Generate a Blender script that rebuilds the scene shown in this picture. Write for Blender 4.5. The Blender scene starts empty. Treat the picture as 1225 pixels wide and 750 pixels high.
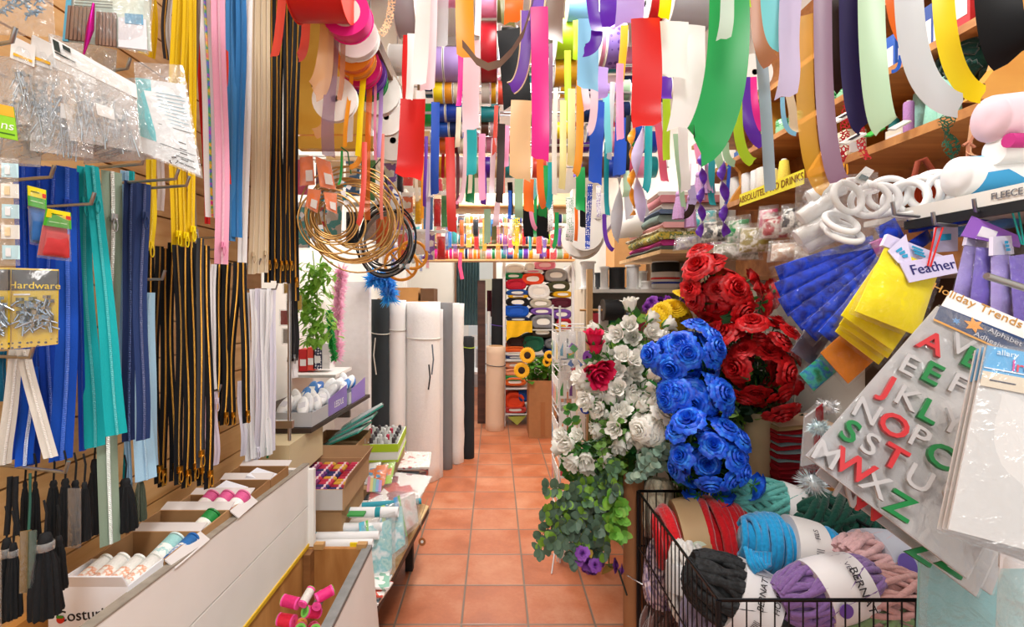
import bpy, math, random
from mathutils import Vector, Matrix, noise
R = random.Random(11)
PI = math.pi
F, CX, CY, CH = 588.0, 592.0, 355.0, 1.47      # focal length in pixels, principal point, eye height
scene = bpy.context.scene
COL = scene.collection

def W(px, py, D):
    """point at depth D (metres ahead of the camera) seen at pixel px, py"""
    return Vector(((px - CX) * D / F, D, CH - (py - CY) * D / F))
def V(*a): return Vector(a)
def lerp(a, b, t): return a + (b - a) * t
def rr(a, b): return R.uniform(a, b)

# ------------------------------------------------------------------ palette and materials
PAL = dict(black='0b0b0e', charcoal='23272a', white='f4f4f2', offwhite='ece8dd', cream='efe3c4', ivory='f3ecd6', red='d8120f', scarlet='d92a1c',
    crimson='b80d22', maroon='5c1420', coral='ee5340', salmon='f08a78', peach='f0bf92', tan='e6bf8a', orange='f06f12', amber='f3a01c', gold='e7ab12',
    yellow='ffe404', paleyellow='efe6a0', lime='b3dc1a', green='0f9a48', emerald='078a4c', darkgreen='0a4a30', forest='1c4a3a', sage='a3c7a2', mint='bfe3c0', olive='6d6a35',
    teal='0c8f97', turquoise='12aeb4', aqua='77d6dd', sky='86c5e4', lightblue='a9d3ee', blue='0f4fc0', royal='0c41b4', cobalt='0a5ac8', navy='1d2f5c', indigo='23174e',
    violet='5a1aa5', purple='6d35b5', lavender='b79be0', lilac='c9bfe6', mauve='8d6e86', magenta='e3128a', hotpink='ef1f92', pink='f29ac0', palepink='f2d3dc',
    rose='dd5b79', brown='5d3a26', darkbrown='2e1c18', copper='b0714c', taupe='7b6656', beige='d8c3a0', silver='c3c5ca', grey='8b8d90', steel='9fb6c6', ice='d5dfe6',
    plum='4a1f45', dusty='c4b8d8', card='b98e62', darkcard='94683f', kraft='c79d6c', pine='d59a4d', oak='a9713a', walnut='6a452a', sand='cdbda4')
def hexlin(h):
    c = [int(h[i:i + 2], 16) / 255 for i in (0, 2, 4)]
    return tuple((x / 12.92 if x <= 0.04045 else ((x + 0.055) / 1.055) ** 2.4) for x in c) + (1.0,)
def C(c):
    if isinstance(c, str): return hexlin(PAL.get(c, c))
    return tuple(c) + ((1.0,) if len(c) == 3 else ())
MATS = {}
def nd(nt, t, **kw):
    n = nt.nodes.new(t)
    for k, v in kw.items():
        if k in n.inputs: n.inputs[k].default_value = v
        else: setattr(n, k, v)
    return n
def base(key):
    m = bpy.data.materials.new(key); m.use_nodes = True
    nt = m.node_tree; b = nt.nodes['Principled BSDF']; o = nt.nodes['Material Output']
    return m, nt, b, o
def bump(nt, b, height_socket, strength=0.3, dist=0.002):
    n = nd(nt, 'ShaderNodeBump'); n.inputs['Strength'].default_value = strength; n.inputs['Distance'].default_value = dist
    nt.links.new(height_socket, n.inputs['Height']); nt.links.new(n.outputs[0], b.inputs['Normal'])
def coord(nt, scale=(1, 1, 1)):
    t = nd(nt, 'ShaderNodeTexCoord'); mp = nd(nt, 'ShaderNodeMapping'); mp.inputs['Scale'].default_value = scale
    nt.links.new(t.outputs['Object'], mp.inputs['Vector']); return mp.outputs[0]
def plain(c, rough=0.6, metal=0.0, var=0.0, scale=40, bmp=0.0, spec=0.4, sheen=0.0, trans=0.0):
    key = f'{c}|{rough}|{metal}|{var}|{scale}|{bmp}|{sheen}|{trans}'
    if key in MATS: return MATS[key]
    m, nt, b, o = base('mat ' + str(c)); MATS[key] = m
    b.inputs['Base Color'].default_value = C(c); b.inputs['Roughness'].default_value = rough; b.inputs['Metallic'].default_value = metal
    b.inputs['Specular IOR Level'].default_value = spec
    if sheen: b.inputs['Sheen Weight'].default_value = sheen
    if var or bmp:
        nz = nd(nt, 'ShaderNodeTexNoise'); nz.inputs['Scale'].default_value = scale; nz.inputs['Detail'].default_value = 4
        nt.links.new(coord(nt), nz.inputs['Vector'])
        if var:
            mx = nd(nt, 'ShaderNodeMixRGB'); mx.blend_type = 'MULTIPLY'; mx.inputs[1].default_value = C(c)
            rp = nd(nt, 'ShaderNodeValToRGB'); rp.color_ramp.elements[0].position = .3; rp.color_ramp.elements[1].position = .75
            rp.color_ramp.elements[0].color = (1 - var, 1 - var, 1 - var, 1); rp.color_ramp.elements[1].color = (1, 1, 1, 1)
            nt.links.new(nz.outputs[0], rp.inputs[0]); nt.links.new(rp.outputs[0], mx.inputs[2]); mx.inputs[0].default_value = 1
            nt.links.new(mx.outputs[0], b.inputs['Base Color'])
        if bmp: bump(nt, b, nz.outputs[0], bmp, .004)
    if trans:
        tr = nd(nt, 'ShaderNodeBsdfTranslucent'); tr.inputs['Color'].default_value = C(c)
        ms = nd(nt, 'ShaderNodeMixShader'); ms.inputs[0].default_value = trans
        nt.links.new(b.outputs[0], ms.inputs[1]); nt.links.new(tr.outputs[0], ms.inputs[2]); nt.links.new(ms.outputs[0], o.inputs['Surface'])
    return m
def satin(c):
    if c in ('black', 'indigo', 'darkbrown', 'charcoal', 'navy'): return plain(c, .42, 0, 0, 40, 0, .2, 0, .12)
    return plain(c, .34, 0, 0, 40, 0, .5, .15, .22)
def grosgrain(c):
    key = 'gg' + str(c)
    if key in MATS: return MATS[key]
    m, nt, b, o = base('grosgrain ' + str(c)); MATS[key] = m
    b.inputs['Base Color'].default_value = C(c); b.inputs['Roughness'].default_value = .7
    w = nd(nt, 'ShaderNodeTexWave'); w.bands_direction = 'Z'; w.inputs['Scale'].default_value = 160
    nt.links.new(coord(nt), w.inputs['Vector']); bump(nt, b, w.outputs[1], .25, .001)
    return m
def sheer(c, a=.45):
    key = f'sheer{c}{a}'
    if key in MATS: return MATS[key]
    m, nt, b, o = base('organza ' + str(c)); MATS[key] = m
    b.inputs['Base Color'].default_value = C(c); b.inputs['Roughness'].default_value = .4
    t = nd(nt, 'ShaderNodeBsdfTransparent'); t.inputs['Color'].default_value = tuple(.5 + .5 * x for x in C(c)[:3]) + (1,)
    ms = nd(nt, 'ShaderNodeMixShader'); ms.inputs[0].default_value = a
    nt.links.new(b.outputs[0], ms.inputs[1]); nt.links.new(t.outputs[0], ms.inputs[2]); nt.links.new(ms.outputs[0], o.inputs['Surface'])
    return m
def lace(c, scale=120, thr=.5):
    key = f'lace{c}{scale}'
    if key in MATS: return MATS[key]
    m, nt, b, o = base('lace ' + str(c)); MATS[key] = m
    b.inputs['Base Color'].default_value = C(c); b.inputs['Roughness'].default_value = .8
    vz = nd(nt, 'ShaderNodeTexVoronoi'); vz.feature = 'DISTANCE_TO_EDGE'; vz.inputs['Scale'].default_value = scale
    nt.links.new(coord(nt), vz.inputs['Vector'])
    mt = nd(nt, 'ShaderNodeMath'); mt.operation = 'GREATER_THAN'; mt.inputs[1].default_value = .13
    nt.links.new(vz.outputs[0], mt.inputs[0])
    t = nd(nt, 'ShaderNodeBsdfTransparent'); ms = nd(nt, 'ShaderNodeMixShader')
    nt.links.new(mt.outputs[0], ms.inputs[0]); nt.links.new(b.outputs[0], ms.inputs[1]); nt.links.new(t.outputs[0], ms.inputs[2]); nt.links.new(ms.outputs[0], o.inputs['Surface'])
    return m
def dotted(c, d, scale=90):
    key = f'dot{c}{d}{scale}'
    if key in MATS: return MATS[key]
    m, nt, b, o = base('dotted ' + str(c)); MATS[key] = m; b.inputs['Roughness'].default_value = .5
    vz = nd(nt, 'ShaderNodeTexVoronoi'); vz.inputs['Scale'].default_value = scale; vz.inputs['Randomness'].default_value = .35
    nt.links.new(coord(nt), vz.inputs['Vector'])
    rp = nd(nt, 'ShaderNodeValToRGB'); rp.color_ramp.interpolation = 'CONSTANT'
    rp.color_ramp.elements[0].color = C(d); rp.color_ramp.elements[1].color = C(c); rp.color_ramp.elements[1].position = .33
    nt.links.new(vz.outputs[0], rp.inputs[0]); nt.links.new(rp.outputs[0], b.inputs['Base Color'])
    return m
def mottle(cols, scale=30, rough=.6, stretch=(1, 1, 1), sharp=False):
    """blotches of several colours (variegated yarn, printed paper)"""
    key = f'mot{cols}{scale}{stretch}{sharp}'
    if key in MATS: return MATS[key]
    m, nt, b, o = base('print'); MATS[key] = m; b.inputs['Roughness'].default_value = rough
    nz = nd(nt, 'ShaderNodeTexVoronoi' if sharp else 'ShaderNodeTexNoise'); nz.inputs['Scale'].default_value = scale
    nt.links.new(coord(nt, stretch), nz.inputs['Vector'])
    rp = nd(nt, 'ShaderNodeValToRGB'); rp.color_ramp.interpolation = 'CONSTANT' if sharp else 'LINEAR'
    e = rp.color_ramp.elements; n = len(cols)
    lo, hi = (0, .9) if sharp else (.32, .68)
    e[0].color = C(cols[0]); e[0].position = lo; e[1].color = C(cols[-1]); e[1].position = hi
    for i in range(1, n - 1):
        x = e.new(lo + (hi - lo) * i / (n - 1)); x.color = C(cols[i])
    src = nz.outputs[0]
    if sharp:
        sp = nd(nt, 'ShaderNodeSeparateColor'); nt.links.new(nz.outputs['Color'], sp.inputs[0]); src = sp.outputs[0]
    nt.links.new(src, rp.inputs[0]); nt.links.new(rp.outputs[0], b.inputs['Base Color'])
    return m
def wood(c1, c2, scale=(1.2, 14, 14), rough=.5, dist=3.0):
    key = f'wood{c1}{c2}{scale}'
    if key in MATS: return MATS[key]
    m, nt, b, o = base('wood'); MATS[key] = m; b.inputs['Roughness'].default_value = rough
    nz = nd(nt, 'ShaderNodeTexNoise'); nz.inputs['Scale'].default_value = 1.6; nz.inputs['Detail'].default_value = 6; nz.inputs['Distortion'].default_value = .6
    nt.links.new(coord(nt, scale), nz.inputs['Vector'])
    rp = nd(nt, 'ShaderNodeValToRGB'); rp.color_ramp.elements[0].color = C(c1); rp.color_ramp.elements[1].color = C(c2)
    rp.color_ramp.elements[0].position = .32; rp.color_ramp.elements[1].position = .66
    nt.links.new(nz.outputs[0], rp.inputs[0]); nt.links.new(rp.outputs[0], b.inputs['Base Color']); bump(nt, b, nz.outputs[0], .12, .002)
    return m
def cardboard(c='kraft'): return plain(c, .85, 0, .12, 18, .05)
def film(c='white', a=.22, crinkle=.6, gl=1.0):
    """clear wrap: see-through with crinkled glossy highlights"""
    key = f'film{c}{a}{crinkle}{gl}'
    if key in MATS: return MATS[key]
    m, nt, b, o = base('clear film'); MATS[key] = m
    nt.nodes.remove(b)
    tr = nd(nt, 'ShaderNodeBsdfTransparent'); tr.inputs['Color'].default_value = (.97, .97, .97, 1)
    gs = nd(nt, 'ShaderNodeBsdfGlossy'); gs.inputs['Roughness'].default_value = .16; gs.inputs['Color'].default_value = (1, 1, 1, 1)
    df = nd(nt, 'ShaderNodeBsdfDiffuse'); df.inputs['Color'].default_value = C(c)
    lw = nd(nt, 'ShaderNodeLayerWeight'); lw.inputs['Blend'].default_value = .35
    nz = nd(nt, 'ShaderNodeTexNoise'); nz.inputs['Scale'].default_value = 45; nz.inputs['Detail'].default_value = 3; nz.inputs['Distortion'].default_value = 1.5
    nt.links.new(coord(nt), nz.inputs['Vector'])
    bp = nd(nt, 'ShaderNodeBump'); bp.inputs['Strength'].default_value = crinkle; bp.inputs['Distance'].default_value = .01
    nt.links.new(nz.outputs[0], bp.inputs['Height'])
    for n in (gs, lw): nt.links.new(bp.outputs[0], n.inputs['Normal'])
    m1 = nd(nt, 'ShaderNodeMixShader'); m1.inputs[0].default_value = a * .4
    nt.links.new(tr.outputs[0], m1.inputs[1]); nt.links.new(df.outputs[0], m1.inputs[2])
    mm = nd(nt, 'ShaderNodeMath'); mm.operation = 'MULTIPLY_ADD'; mm.inputs[1].default_value = .38 * gl; mm.inputs[2].default_value = .02
    nt.links.new(lw.outputs['Facing'], mm.inputs[0])
    m2 = nd(nt, 'ShaderNodeMixShader'); nt.links.new(mm.outputs[0], m2.inputs[0]); nt.links.new(m1.outputs[0], m2.inputs[1]); nt.links.new(gs.outputs[0], m2.inputs[2])
    nt.links.new(m2.outputs[0], o.inputs['Surface'])
    return m
STEEL = lambda: plain('c8ccd0', .28, 1.0)
BRASS = lambda: plain('d9a441', .3, 1.0)

# ------------------------------------------------------------------ mesh collector
class MB:
    def __init__(s): s.v = []; s.f = []; s.m = []
    def add(s, vs, fs, mi=0):
        o = len(s.v); s.v.extend(vs); s.f.extend([tuple(i + o for i in f) for f in fs]); s.m.extend([mi] * len(fs)); return s
    def box(s, c, size, rot=None, mi=0):
        c = Vector(c); hx, hy, hz = size[0] / 2, size[1] / 2, size[2] / 2
        vs = [Vector((x, y, z)) for x in (-hx, hx) for y in (-hy, hy) for z in (-hz, hz)]
        if rot is not None: vs = [rot @ v for v in vs]
        return s.add([c + v for v in vs], [(0, 1, 3, 2), (4, 6, 7, 5), (0, 4, 5, 1), (2, 3, 7, 6), (0, 2, 6, 4), (1, 5, 7, 3)], mi)
    def bb(s, x0, x1, y0, y1, z0, z1, mi=0): return s.box(((x0 + x1) / 2, (y0 + y1) / 2, (z0 + z1) / 2), (abs(x1 - x0), abs(y1 - y0), abs(z1 - z0)), None, mi)
    def slab(s, q, th, mi=0, flip=False):
        """plate of thickness th behind the quad q (four corners in order)"""
        n = (q[1] - q[0]).cross(q[3] - q[0]).normalized()
        if n.dot(Vector((0, 0, CH)) - q[0]) < 0: n = -n
        b = [p - n * th for p in q]
        return s.add(list(q) + b, [(0, 1, 2, 3), (7, 6, 5, 4), (0, 4, 5, 1), (1, 5, 6, 2), (2, 6, 7, 3), (3, 7, 4, 0)], mi)
    def tube(s, pts, r, n=6, closed=False, mi=0, cap=True):
        pts = [Vector(p) for p in pts]; k = len(pts)
        rad = r if isinstance(r, (list, tuple)) else [r] * k
        vs = []; up = None
        for i, p in enumerate(pts):
            a = pts[(i - 1) % k] if (closed or i > 0) else p; b = pts[(i + 1) % k] if (closed or i < k - 1) else p
            t = (b - a); t = t.normalized() if t.length > 1e-9 else Vector((0, 0, 1))
            if up is None: up = t.orthogonal().normalized()
            up = (up - t * up.dot(t)); up = up.normalized() if up.length > 1e-6 else t.orthogonal().normalized()
            w = t.cross(up)
            for j in range(n):
                an = 2 * PI * j / n; vs.append(p + (up * math.cos(an) + w * math.sin(an)) * rad[i])
        fs = []
        for i in range(k if closed else k - 1):
            i2 = (i + 1) % k
            for j in range(n): fs.append((i * n + j, i * n + (j + 1) % n, i2 * n + (j + 1) % n, i2 * n + j))
        if cap and not closed: fs += [tuple(range(n - 1, -1, -1)), tuple((k - 1) * n + j for j in range(n))]
        return s.add(vs, fs, mi)
    def lathe(s, prof, n=24, M=None, mi=0, fn=None):
        """profile of (r, z); M places it; fn(r, z, angle) may return a changed radius"""
        vs = []; fs = []; k = len(prof)
        for (r, z) in prof:
            for j in range(n):
                a = 2 * PI * j / n; q = fn(r, z, a) if fn else r
                p = Vector((q * math.cos(a), q * math.sin(a), z)); vs.append(M @ p if M is not None else p)
        for i in range(k - 1):
            for j in range(n): fs.append((i * n + j, i * n + (j + 1) % n, (i + 1) * n + (j + 1) % n, (i + 1) * n + j))
        if prof[0][0] > 1e-5: fs.append(tuple(range(n - 1, -1, -1)))
        if prof[-1][0] > 1e-5: fs.append(tuple((k - 1) * n + j for j in range(n)))
        return s.add(vs, fs, mi)
    def grid(s, rows, mi=0, wrap=False):
        n = len(rows[0]); vs = [p for r in rows for p in r]; fs = []
        for i in range(len(rows) - 1):
            for j in range(n if wrap else n - 1):
                j2 = (j + 1) % n; fs.append((i * n + j, i * n + j2, (i + 1) * n + j2, (i + 1) * n + j))
        return s.add(vs, fs, mi)
    def build(s, name, mats, parent=None, origin=None, smooth=True, sharp=76):
        if not isinstance(mats, (list, tuple)): mats = [mats]
        if origin is None: origin = parent['_o'] if parent is not None and '_o' in parent else (0, 0, 0)
        o0 = Vector(origin)
        me = bpy.data.meshes.new(name); me.from_pydata([tuple(v - o0) for v in s.v], [], s.f)
        for m in mats: me.materials.append(m)
        if len(mats) > 1: me.polygons.foreach_set('material_index', s.m)
        if smooth:
            me.polygons.foreach_set('use_smooth', [True] * len(me.polygons))
            try: me.set_sharp_from_angle(angle=math.radians(sharp))
            except Exception: pass
        me.update()
        ob = bpy.data.objects.new(name, me); COL.objects.link(ob)
        if parent is not None: ob.parent = parent
        else: ob.location = o0
        ob['_o'] = tuple(o0)
        return ob

LABELS = {}
def tag(o, label, cat, group=None):
    o['label'] = label; o['category'] = cat
    if group: o['group'] = group
    LABELS.setdefault(label.lower(), []).append((o.name, group))
    return o
def thing(name, label, cat, loc, group=None):
    o = bpy.data.objects.new(name, None); COL.objects.link(o); o.location = loc; o['_o'] = tuple(loc); o.empty_display_size = .05
    return tag(o, label, cat, group)
def struct(o): o['kind'] = 'structure'; return o
def link_copy(o, parent=None):
    c = o.copy(); COL.objects.link(c)
    if parent is not None: c.parent = parent
    return c
def place(mesh_ob, name, parent, M):
    """another object with the same mesh under parent; M in world axes"""
    ob = bpy.data.objects.new(name, mesh_ob if isinstance(mesh_ob, bpy.types.Mesh) else mesh_ob.data); COL.objects.link(ob)
    if parent is not None:
        ob.parent = parent; ob.matrix_local = Matrix.Translation(-Vector(parent['_o'])) @ M
    else: ob.matrix_local = M
    ob['_o'] = tuple(M.translation)
    return ob
def axisM(p, z, x=None, s=1.0):
    """matrix with local z along z at p"""
    z = Vector(z).normalized(); x = Vector(x) if x is not None else z.orthogonal()
    x = (x - z * x.dot(z)).normalized(); y = z.cross(x)
    return Matrix(((x.x * s, y.x * s, z.x * s, p[0]), (x.y * s, y.y * s, z.y * s, p[1]), (x.z * s, y.z * s, z.z * s, p[2]), (0, 0, 0, 1)))
def mesh_only(mb, name, mats):
    o = mb.build(name, mats); me = o.data; bpy.data.objects.remove(o); return me
TEXTS = []
def text(s, P, u, v, size, mat, parent, name='lettering', ext=.0004, center=True, bold=0):
    """lettering as a flat raised mesh: P anchor, u reading direction, v up (made into meshes together at the end)"""
    cu = bpy.data.curves.new('txt', 'FONT'); cu.body = s; cu.size = size; cu.extrude = ext; cu.resolution_u = 3; cu.offset = bold
    if center: cu.align_x = 'CENTER'; cu.align_y = 'CENTER'
    t = bpy.data.objects.new('txt', cu); COL.objects.link(t)
    TEXTS.append((t, Vector(P), Vector(u), Vector(v), mat, parent, name))
def FLUSH_TEXT():
    dg = bpy.context.evaluated_depsgraph_get()
    made = [bpy.data.meshes.new_from_object(T[0].evaluated_get(dg)) for T in TEXTS]
    for me, (t, P, u, v, mat, parent, name) in zip(made, TEXTS):
        cu = t.data; bpy.data.objects.remove(t); bpy.data.curves.remove(cu)
        u = u.normalized(); n = u.cross(v).normalized(); v = n.cross(u)
        o0 = Vector(parent['_o']) if parent is not None else Vector((0, 0, 0))
        for x in me.vertices: x.co = P + u * x.co.x + v * x.co.y + n * x.co.z - o0
        me.materials.clear(); me.materials.append(mat)
        ob = bpy.data.objects.new(name, me); COL.objects.link(ob); ob.parent = parent; ob['_o'] = tuple(o0)
def bez(a, b, c, t): return a * (1 - t) ** 2 + b * (2 * t * (1 - t)) + c * t * t
ORD = ['first', 'second', 'third', 'fourth', 'fifth', 'sixth', 'seventh', 'eighth', 'ninth', 'tenth', 'eleventh', 'twelfth', 'thirteenth', 'fourteenth', 'fifteenth', 'sixteenth', 'seventeenth', 'eighteenth', 'nineteenth', 'twentieth']
CAMP = Vector((0, 0, CH))

# ------------------------------------------------------------------ camera, world, lamps
cam = bpy.data.cameras.new('camera'); cam.sensor_fit = 'HORIZONTAL'; cam.sensor_width = 36; cam.lens = 36 * F / 1225
cam.shift_x = (612.5 - CX) / 1225; cam.shift_y = -(375 - CY) / 1225; cam.clip_start = .05
camo = bpy.data.objects.new('camera', cam); COL.objects.link(camo); camo.location = CAMP; camo.rotation_euler = (PI / 2, 0, 0); scene.camera = camo
scene.view_settings.view_transform = 'Standard'; scene.view_settings.look = 'None'; scene.view_settings.gamma = 1; scene.view_settings.exposure = -.24
scene.view_settings.use_curve_mapping = False
scene.cycles.max_bounces = 8; scene.cycles.transparent_max_bounces = 14; scene.cycles.diffuse_bounces = 4; scene.cycles.glossy_bounces = 3
scene.cycles.caustics_reflective = False; scene.cycles.caustics_refractive = False; scene.cycles.use_denoising = True
wd = bpy.data.worlds.new('daylight'); wd.use_nodes = True; scene.world = wd
bg = wd.node_tree.nodes['Background']; bg.inputs[0].default_value = (.93, .97, 1.0, 1); bg.inputs[1].default_value = 1.25
def lamp(name, loc, sx, sy, power, col=(1, .97, .93), rot=(0, 0, 0)):
    l = bpy.data.lights.new(name, 'AREA'); l.shape = 'RECTANGLE'; l.size = sx; l.size_y = sy; l.energy = power; l.color = col
    o = bpy.data.objects.new(name, l); COL.objects.link(o); o.location = loc; o.rotation_euler = rot; return o

# ------------------------------------------------------------------ the setting
ZC = 2.9; XL = -1.3; XR = 1.25; YB = 7.6; YF = -1.6
def tile_mat():
    m, nt, b, o = base('terracotta tiles'); MATS['tiles'] = m
    cv = coord(nt)
    def math_(op, a, bb=None, c=None):
        n = nd(nt, 'ShaderNodeMath'); n.operation = op
        for i, x in enumerate((a, bb, c)):
            if x is None: continue
            if isinstance(x, (int, float)): n.inputs[i].default_value = x
            else: nt.links.new(x, n.inputs[i])
        return n.outputs[0]
    sp = nd(nt, 'ShaderNodeSeparateXYZ'); nt.links.new(cv, sp.inputs[0])
    def edge(s, off):
        t = math_('MULTIPLY', math_('SUBTRACT', s, off), 1 / .3); fr = math_('FRACT', t)
        return math_('MINIMUM', fr, math_('SUBTRACT', 1.0, fr)), math_('FLOOR', t)
    ex, ix = edge(sp.outputs[0], .15); ey, iy = edge(sp.outputs[1], .105)
    e = math_('MINIMUM', ex, ey)
    g = nd(nt, 'ShaderNodeMapRange'); g.inputs[1].default_value = .010; g.inputs[2].default_value = .022; nt.links.new(e, g.inputs[0])
    cmb = nd(nt, 'ShaderNodeCombineXYZ'); nt.links.new(ix, cmb.inputs[0]); nt.links.new(iy, cmb.inputs[1])
    wn = nd(nt, 'ShaderNodeTexWhiteNoise'); nt.links.new(cmb.outputs[0], wn.inputs['Vector'])
    nz = nd(nt, 'ShaderNodeTexNoise'); nz.inputs['Scale'].default_value = 4; nz.inputs['Detail'].default_value = 7; nz.inputs['Roughness'].default_value = .65; nt.links.new(cv, nz.inputs['Vector'])
    n2 = nd(nt, 'ShaderNodeTexNoise'); n2.inputs['Scale'].default_value = 60; n2.inputs['Detail'].default_value = 4; nt.links.new(cv, n2.inputs['Vector'])
    s = math_('ADD', math_('MULTIPLY', nz.outputs[0], .75), math_('ADD', math_('MULTIPLY', wn.outputs[0], .16), math_('MULTIPLY', n2.outputs[0], .12)))
    rp = nd(nt, 'ShaderNodeValToRGB'); el = rp.color_ramp.elements
    el[0].position = .25; el[0].color = C('9a5233'); el[1].position = .8; el[1].color = C('d69a76'); x = el.new(.5); x.color = C('bd6e48')
    nt.links.new(s, rp.inputs[0])
    mx = nd(nt, 'ShaderNodeMixRGB'); mx.inputs[1].default_value = C('7d6a5c'); nt.links.new(g.outputs[0], mx.inputs[0]); nt.links.new(rp.outputs[0], mx.inputs[2])
    nt.links.new(mx.outputs[0], b.inputs['Base Color'])
    ro = nd(nt, 'ShaderNodeMapRange'); ro.inputs[1].default_value = .3; ro.inputs[2].default_value = .7; ro.inputs[3].default_value = .28; ro.inputs[4].default_value = .5
    nt.links.new(nz.outputs[0], ro.inputs[0]); nt.links.new(ro.outputs[0], b.inputs['Roughness'])
    bump(nt, b, math_('ADD', g.outputs[0], math_('MULTIPLY', n2.outputs[0], .12)), .35, .004)
    return m
WALLM = plain('efece4', .8, 0, .05, 3, .02)
struct(MB().bb(XL - .1, XR + .1, YF, YB + 3, -.08, 0).build('floor', tile_mat(), smooth=False))
struct(MB().bb(XL - .1, XR + .1, YF, YB + .1, ZC, ZC + .08).build('ceiling', plain('f3f2ee', .85), smooth=False))
struct(MB().bb(XL - .1, XL, YF, YB, 0, ZC).build('wall_left', WALLM, smooth=False))
struct(MB().bb(XR, XR + .1, YF, YB, 0, ZC).build('wall_right', WALLM, smooth=False))
# back wall with a door opening (x -.42 .. .0) and the yard beyond
wb = MB(); wb.bb(XL, -.62, YB, YB + .1, 0, ZC); wb.bb(.02, XR, YB, YB + .1, 0, ZC); wb.bb(-.62, .02, YB, YB + .1, 2.15, ZC)
struct(wb.build('wall_back', WALLM, smooth=False))
fr = MB(); fr.bb(-.62, -.57, YB - .03, YB + .12, 0, 2.15); fr.bb(-.03, .02, YB - .03, YB + .12, 0, 2.15); fr.bb(-.62, .02, YB - .03, YB + .12, 2.1, 2.15)
struct(fr.build('door_frame', plain('7b5a44', .6), smooth=False))
struct(MB().bb(-1.6, 1.2, YB + 2.9, YB + 3, 0, 3).build('wall_yard', plain('e9e4d8', .9, 0, .1, 3), smooth=False))
# unseen ceiling lamps with housings, added to light the shop
for i, (x, y, p) in enumerate(((.0, -.7, 50), (.25, 1.45, 40), (-.1, 3.3, 62), (.05, 5.0, 46), (.0, 6.7, 34))):
    t = thing('added_ceiling_light', f'{ORD[i]} fluorescent ceiling fitting counted from the shop front', 'light', (x, y, ZC), 'fluorescent ceiling fittings')
    MB().bb(x - .16, x + .16, y - .6, y + .6, ZC - .05, ZC).build('housing', plain('f0f0f0', .5), t, smooth=False)
    e = plain('f8f8f6', .4, .01)
    lamp('added_lamp', (x, y, ZC - .06), .3, 1.15, p)
# ------------------------------------------------------------------ builders
RIBS = []      # every ribbon: (object, pixel x at the end, pixel y at the end, width, colour word, finish, shape)
def ribbon(c, x0, y0, x1, y1, w, D, kind='satin', yaw=0, bend=None, fl=0, word=None, twist=0, w1=None, note=None):
    """hanging ribbon tail from pixel (x0,y0) to (x1,y1); w = width in pixels; yaw turns its face; bend = how sideways the end curls"""
    if y0 <= 2: y0 = -60
    P0, P1 = W(x0, y0, D), W(x1, y1, D + fl)
    if yaw >= 20: yaw = -32
    ya = math.radians(yaw); wd_ = Vector((math.cos(ya), math.sin(ya), 0)); 
    proj = max(.25, abs(math.cos(ya) - P0.x / D * math.sin(ya)))
    if bend is None: bend = abs(x1 - x0) > 12
    if bend: proj = lerp(proj, 1, .85)
    hw = w * D / F / proj / 2; hw1 = (w1 * D / F / proj / 2) if w1 else hw
    N = 22; mb = MB(); rows = []
    if bend: ctrl = Vector((P0.x * .85 + P1.x * .15, P0.y, P0.z * .12 + P1.z * .88))
    else: ctrl = (P0 + P1) / 2 + Vector((rr(-.006, .006), 0, 0))
    L = (P1 - P0).length; n = wd_.cross(Vector((0, 0, 1))); ph = rr(0, 6); am = min(.012, L * .03); curl = rr(-.02, .02) if not bend else 0
    pts = []
    for i in range(N + 1):
        t = i / N; p = bez(P0, ctrl, P1, t)
        if bend and not twist: p = V(lerp(P0.x, P1.x, t ** 2.8), lerp(P0.y, P1.y, t), lerp(P0.z, P1.z, 1 - (1 - t) ** 1.5))
        if twist: 
            r_ = hw * .55; a = twist * 2 * PI * t; p = p + Vector((math.cos(a) * r_, math.sin(a) * r_, 0))
        else: p = p + n * (am * math.sin(ph + 5 * t) * t + curl * max(0, t - .75) * 4 * (t - .75) * 4)
        pts.append(p)
    for i, p in enumerate(pts):
        t = i / N
        tg = (pts[min(N, i + 1)] - pts[max(0, i - 1)]).normalized()
        wv = wd_
        if twist:
            a = twist * 2 * PI * t; wv = Vector((math.cos(a + .9) * .8, math.sin(a + .9) * .8, .75)).normalized()
        elif kind != 'spool': 
            a = .10 * math.sin(ph + 3.1 * t); wv = (wd_ + n * a)
        wv = (wv - tg * wv.dot(tg)).normalized()
        if bend and not twist:      # the curl turns its face towards the aisle
            fw = tg.cross((p - CAMP).normalized()).normalized()
            if fw.dot(wv) < 0: fw = -fw
            wv = lerp(wv, fw, .25 + .7 * t).normalized()
        nn = wv.cross(tg)
        h = lerp(hw, hw1, t); cup = rr(.0, .0) + h * .10 * math.sin(ph * 2 + 2 * t)
        # slanted cut at the free end
        cut = (tg * hw * .35 * math.copysign(1, math.sin(ph * 7))) if i == N else Vector((0, 0, 0))
        rows.append([p - wv * h - cut, p - wv * h * .4 + nn * cup, p + wv * h * .4 + nn * cup, p + wv * h + cut])
    mb.grid(rows)
    mt = {'satin': satin, 'gros': grosgrain, 'sheer': sheer, 'lace': lace}.get(kind, satin)(c) if isinstance(kind, str) else kind
    o = mb.build('ribbon', mt, origin=P0)
    o['_lab'] = 1
    RIBS.append((o, x1, y1, w, word or c, kind if isinstance(kind, str) else (note or 'patterned'), 'spiralling' if twist else ('curling' if bend else 'straight')))
    if kind == 'wired':      # wire-edged ribbon: two cream edges as parts
        o.data.materials[0] = sheer(c, .15)
        for k in (0, 3):
            MB().tube([r[k] for r in rows], max(.0012, hw * .13), 5).build('wired_edge', plain('e6cfa8', .6), o)
    return o
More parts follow.
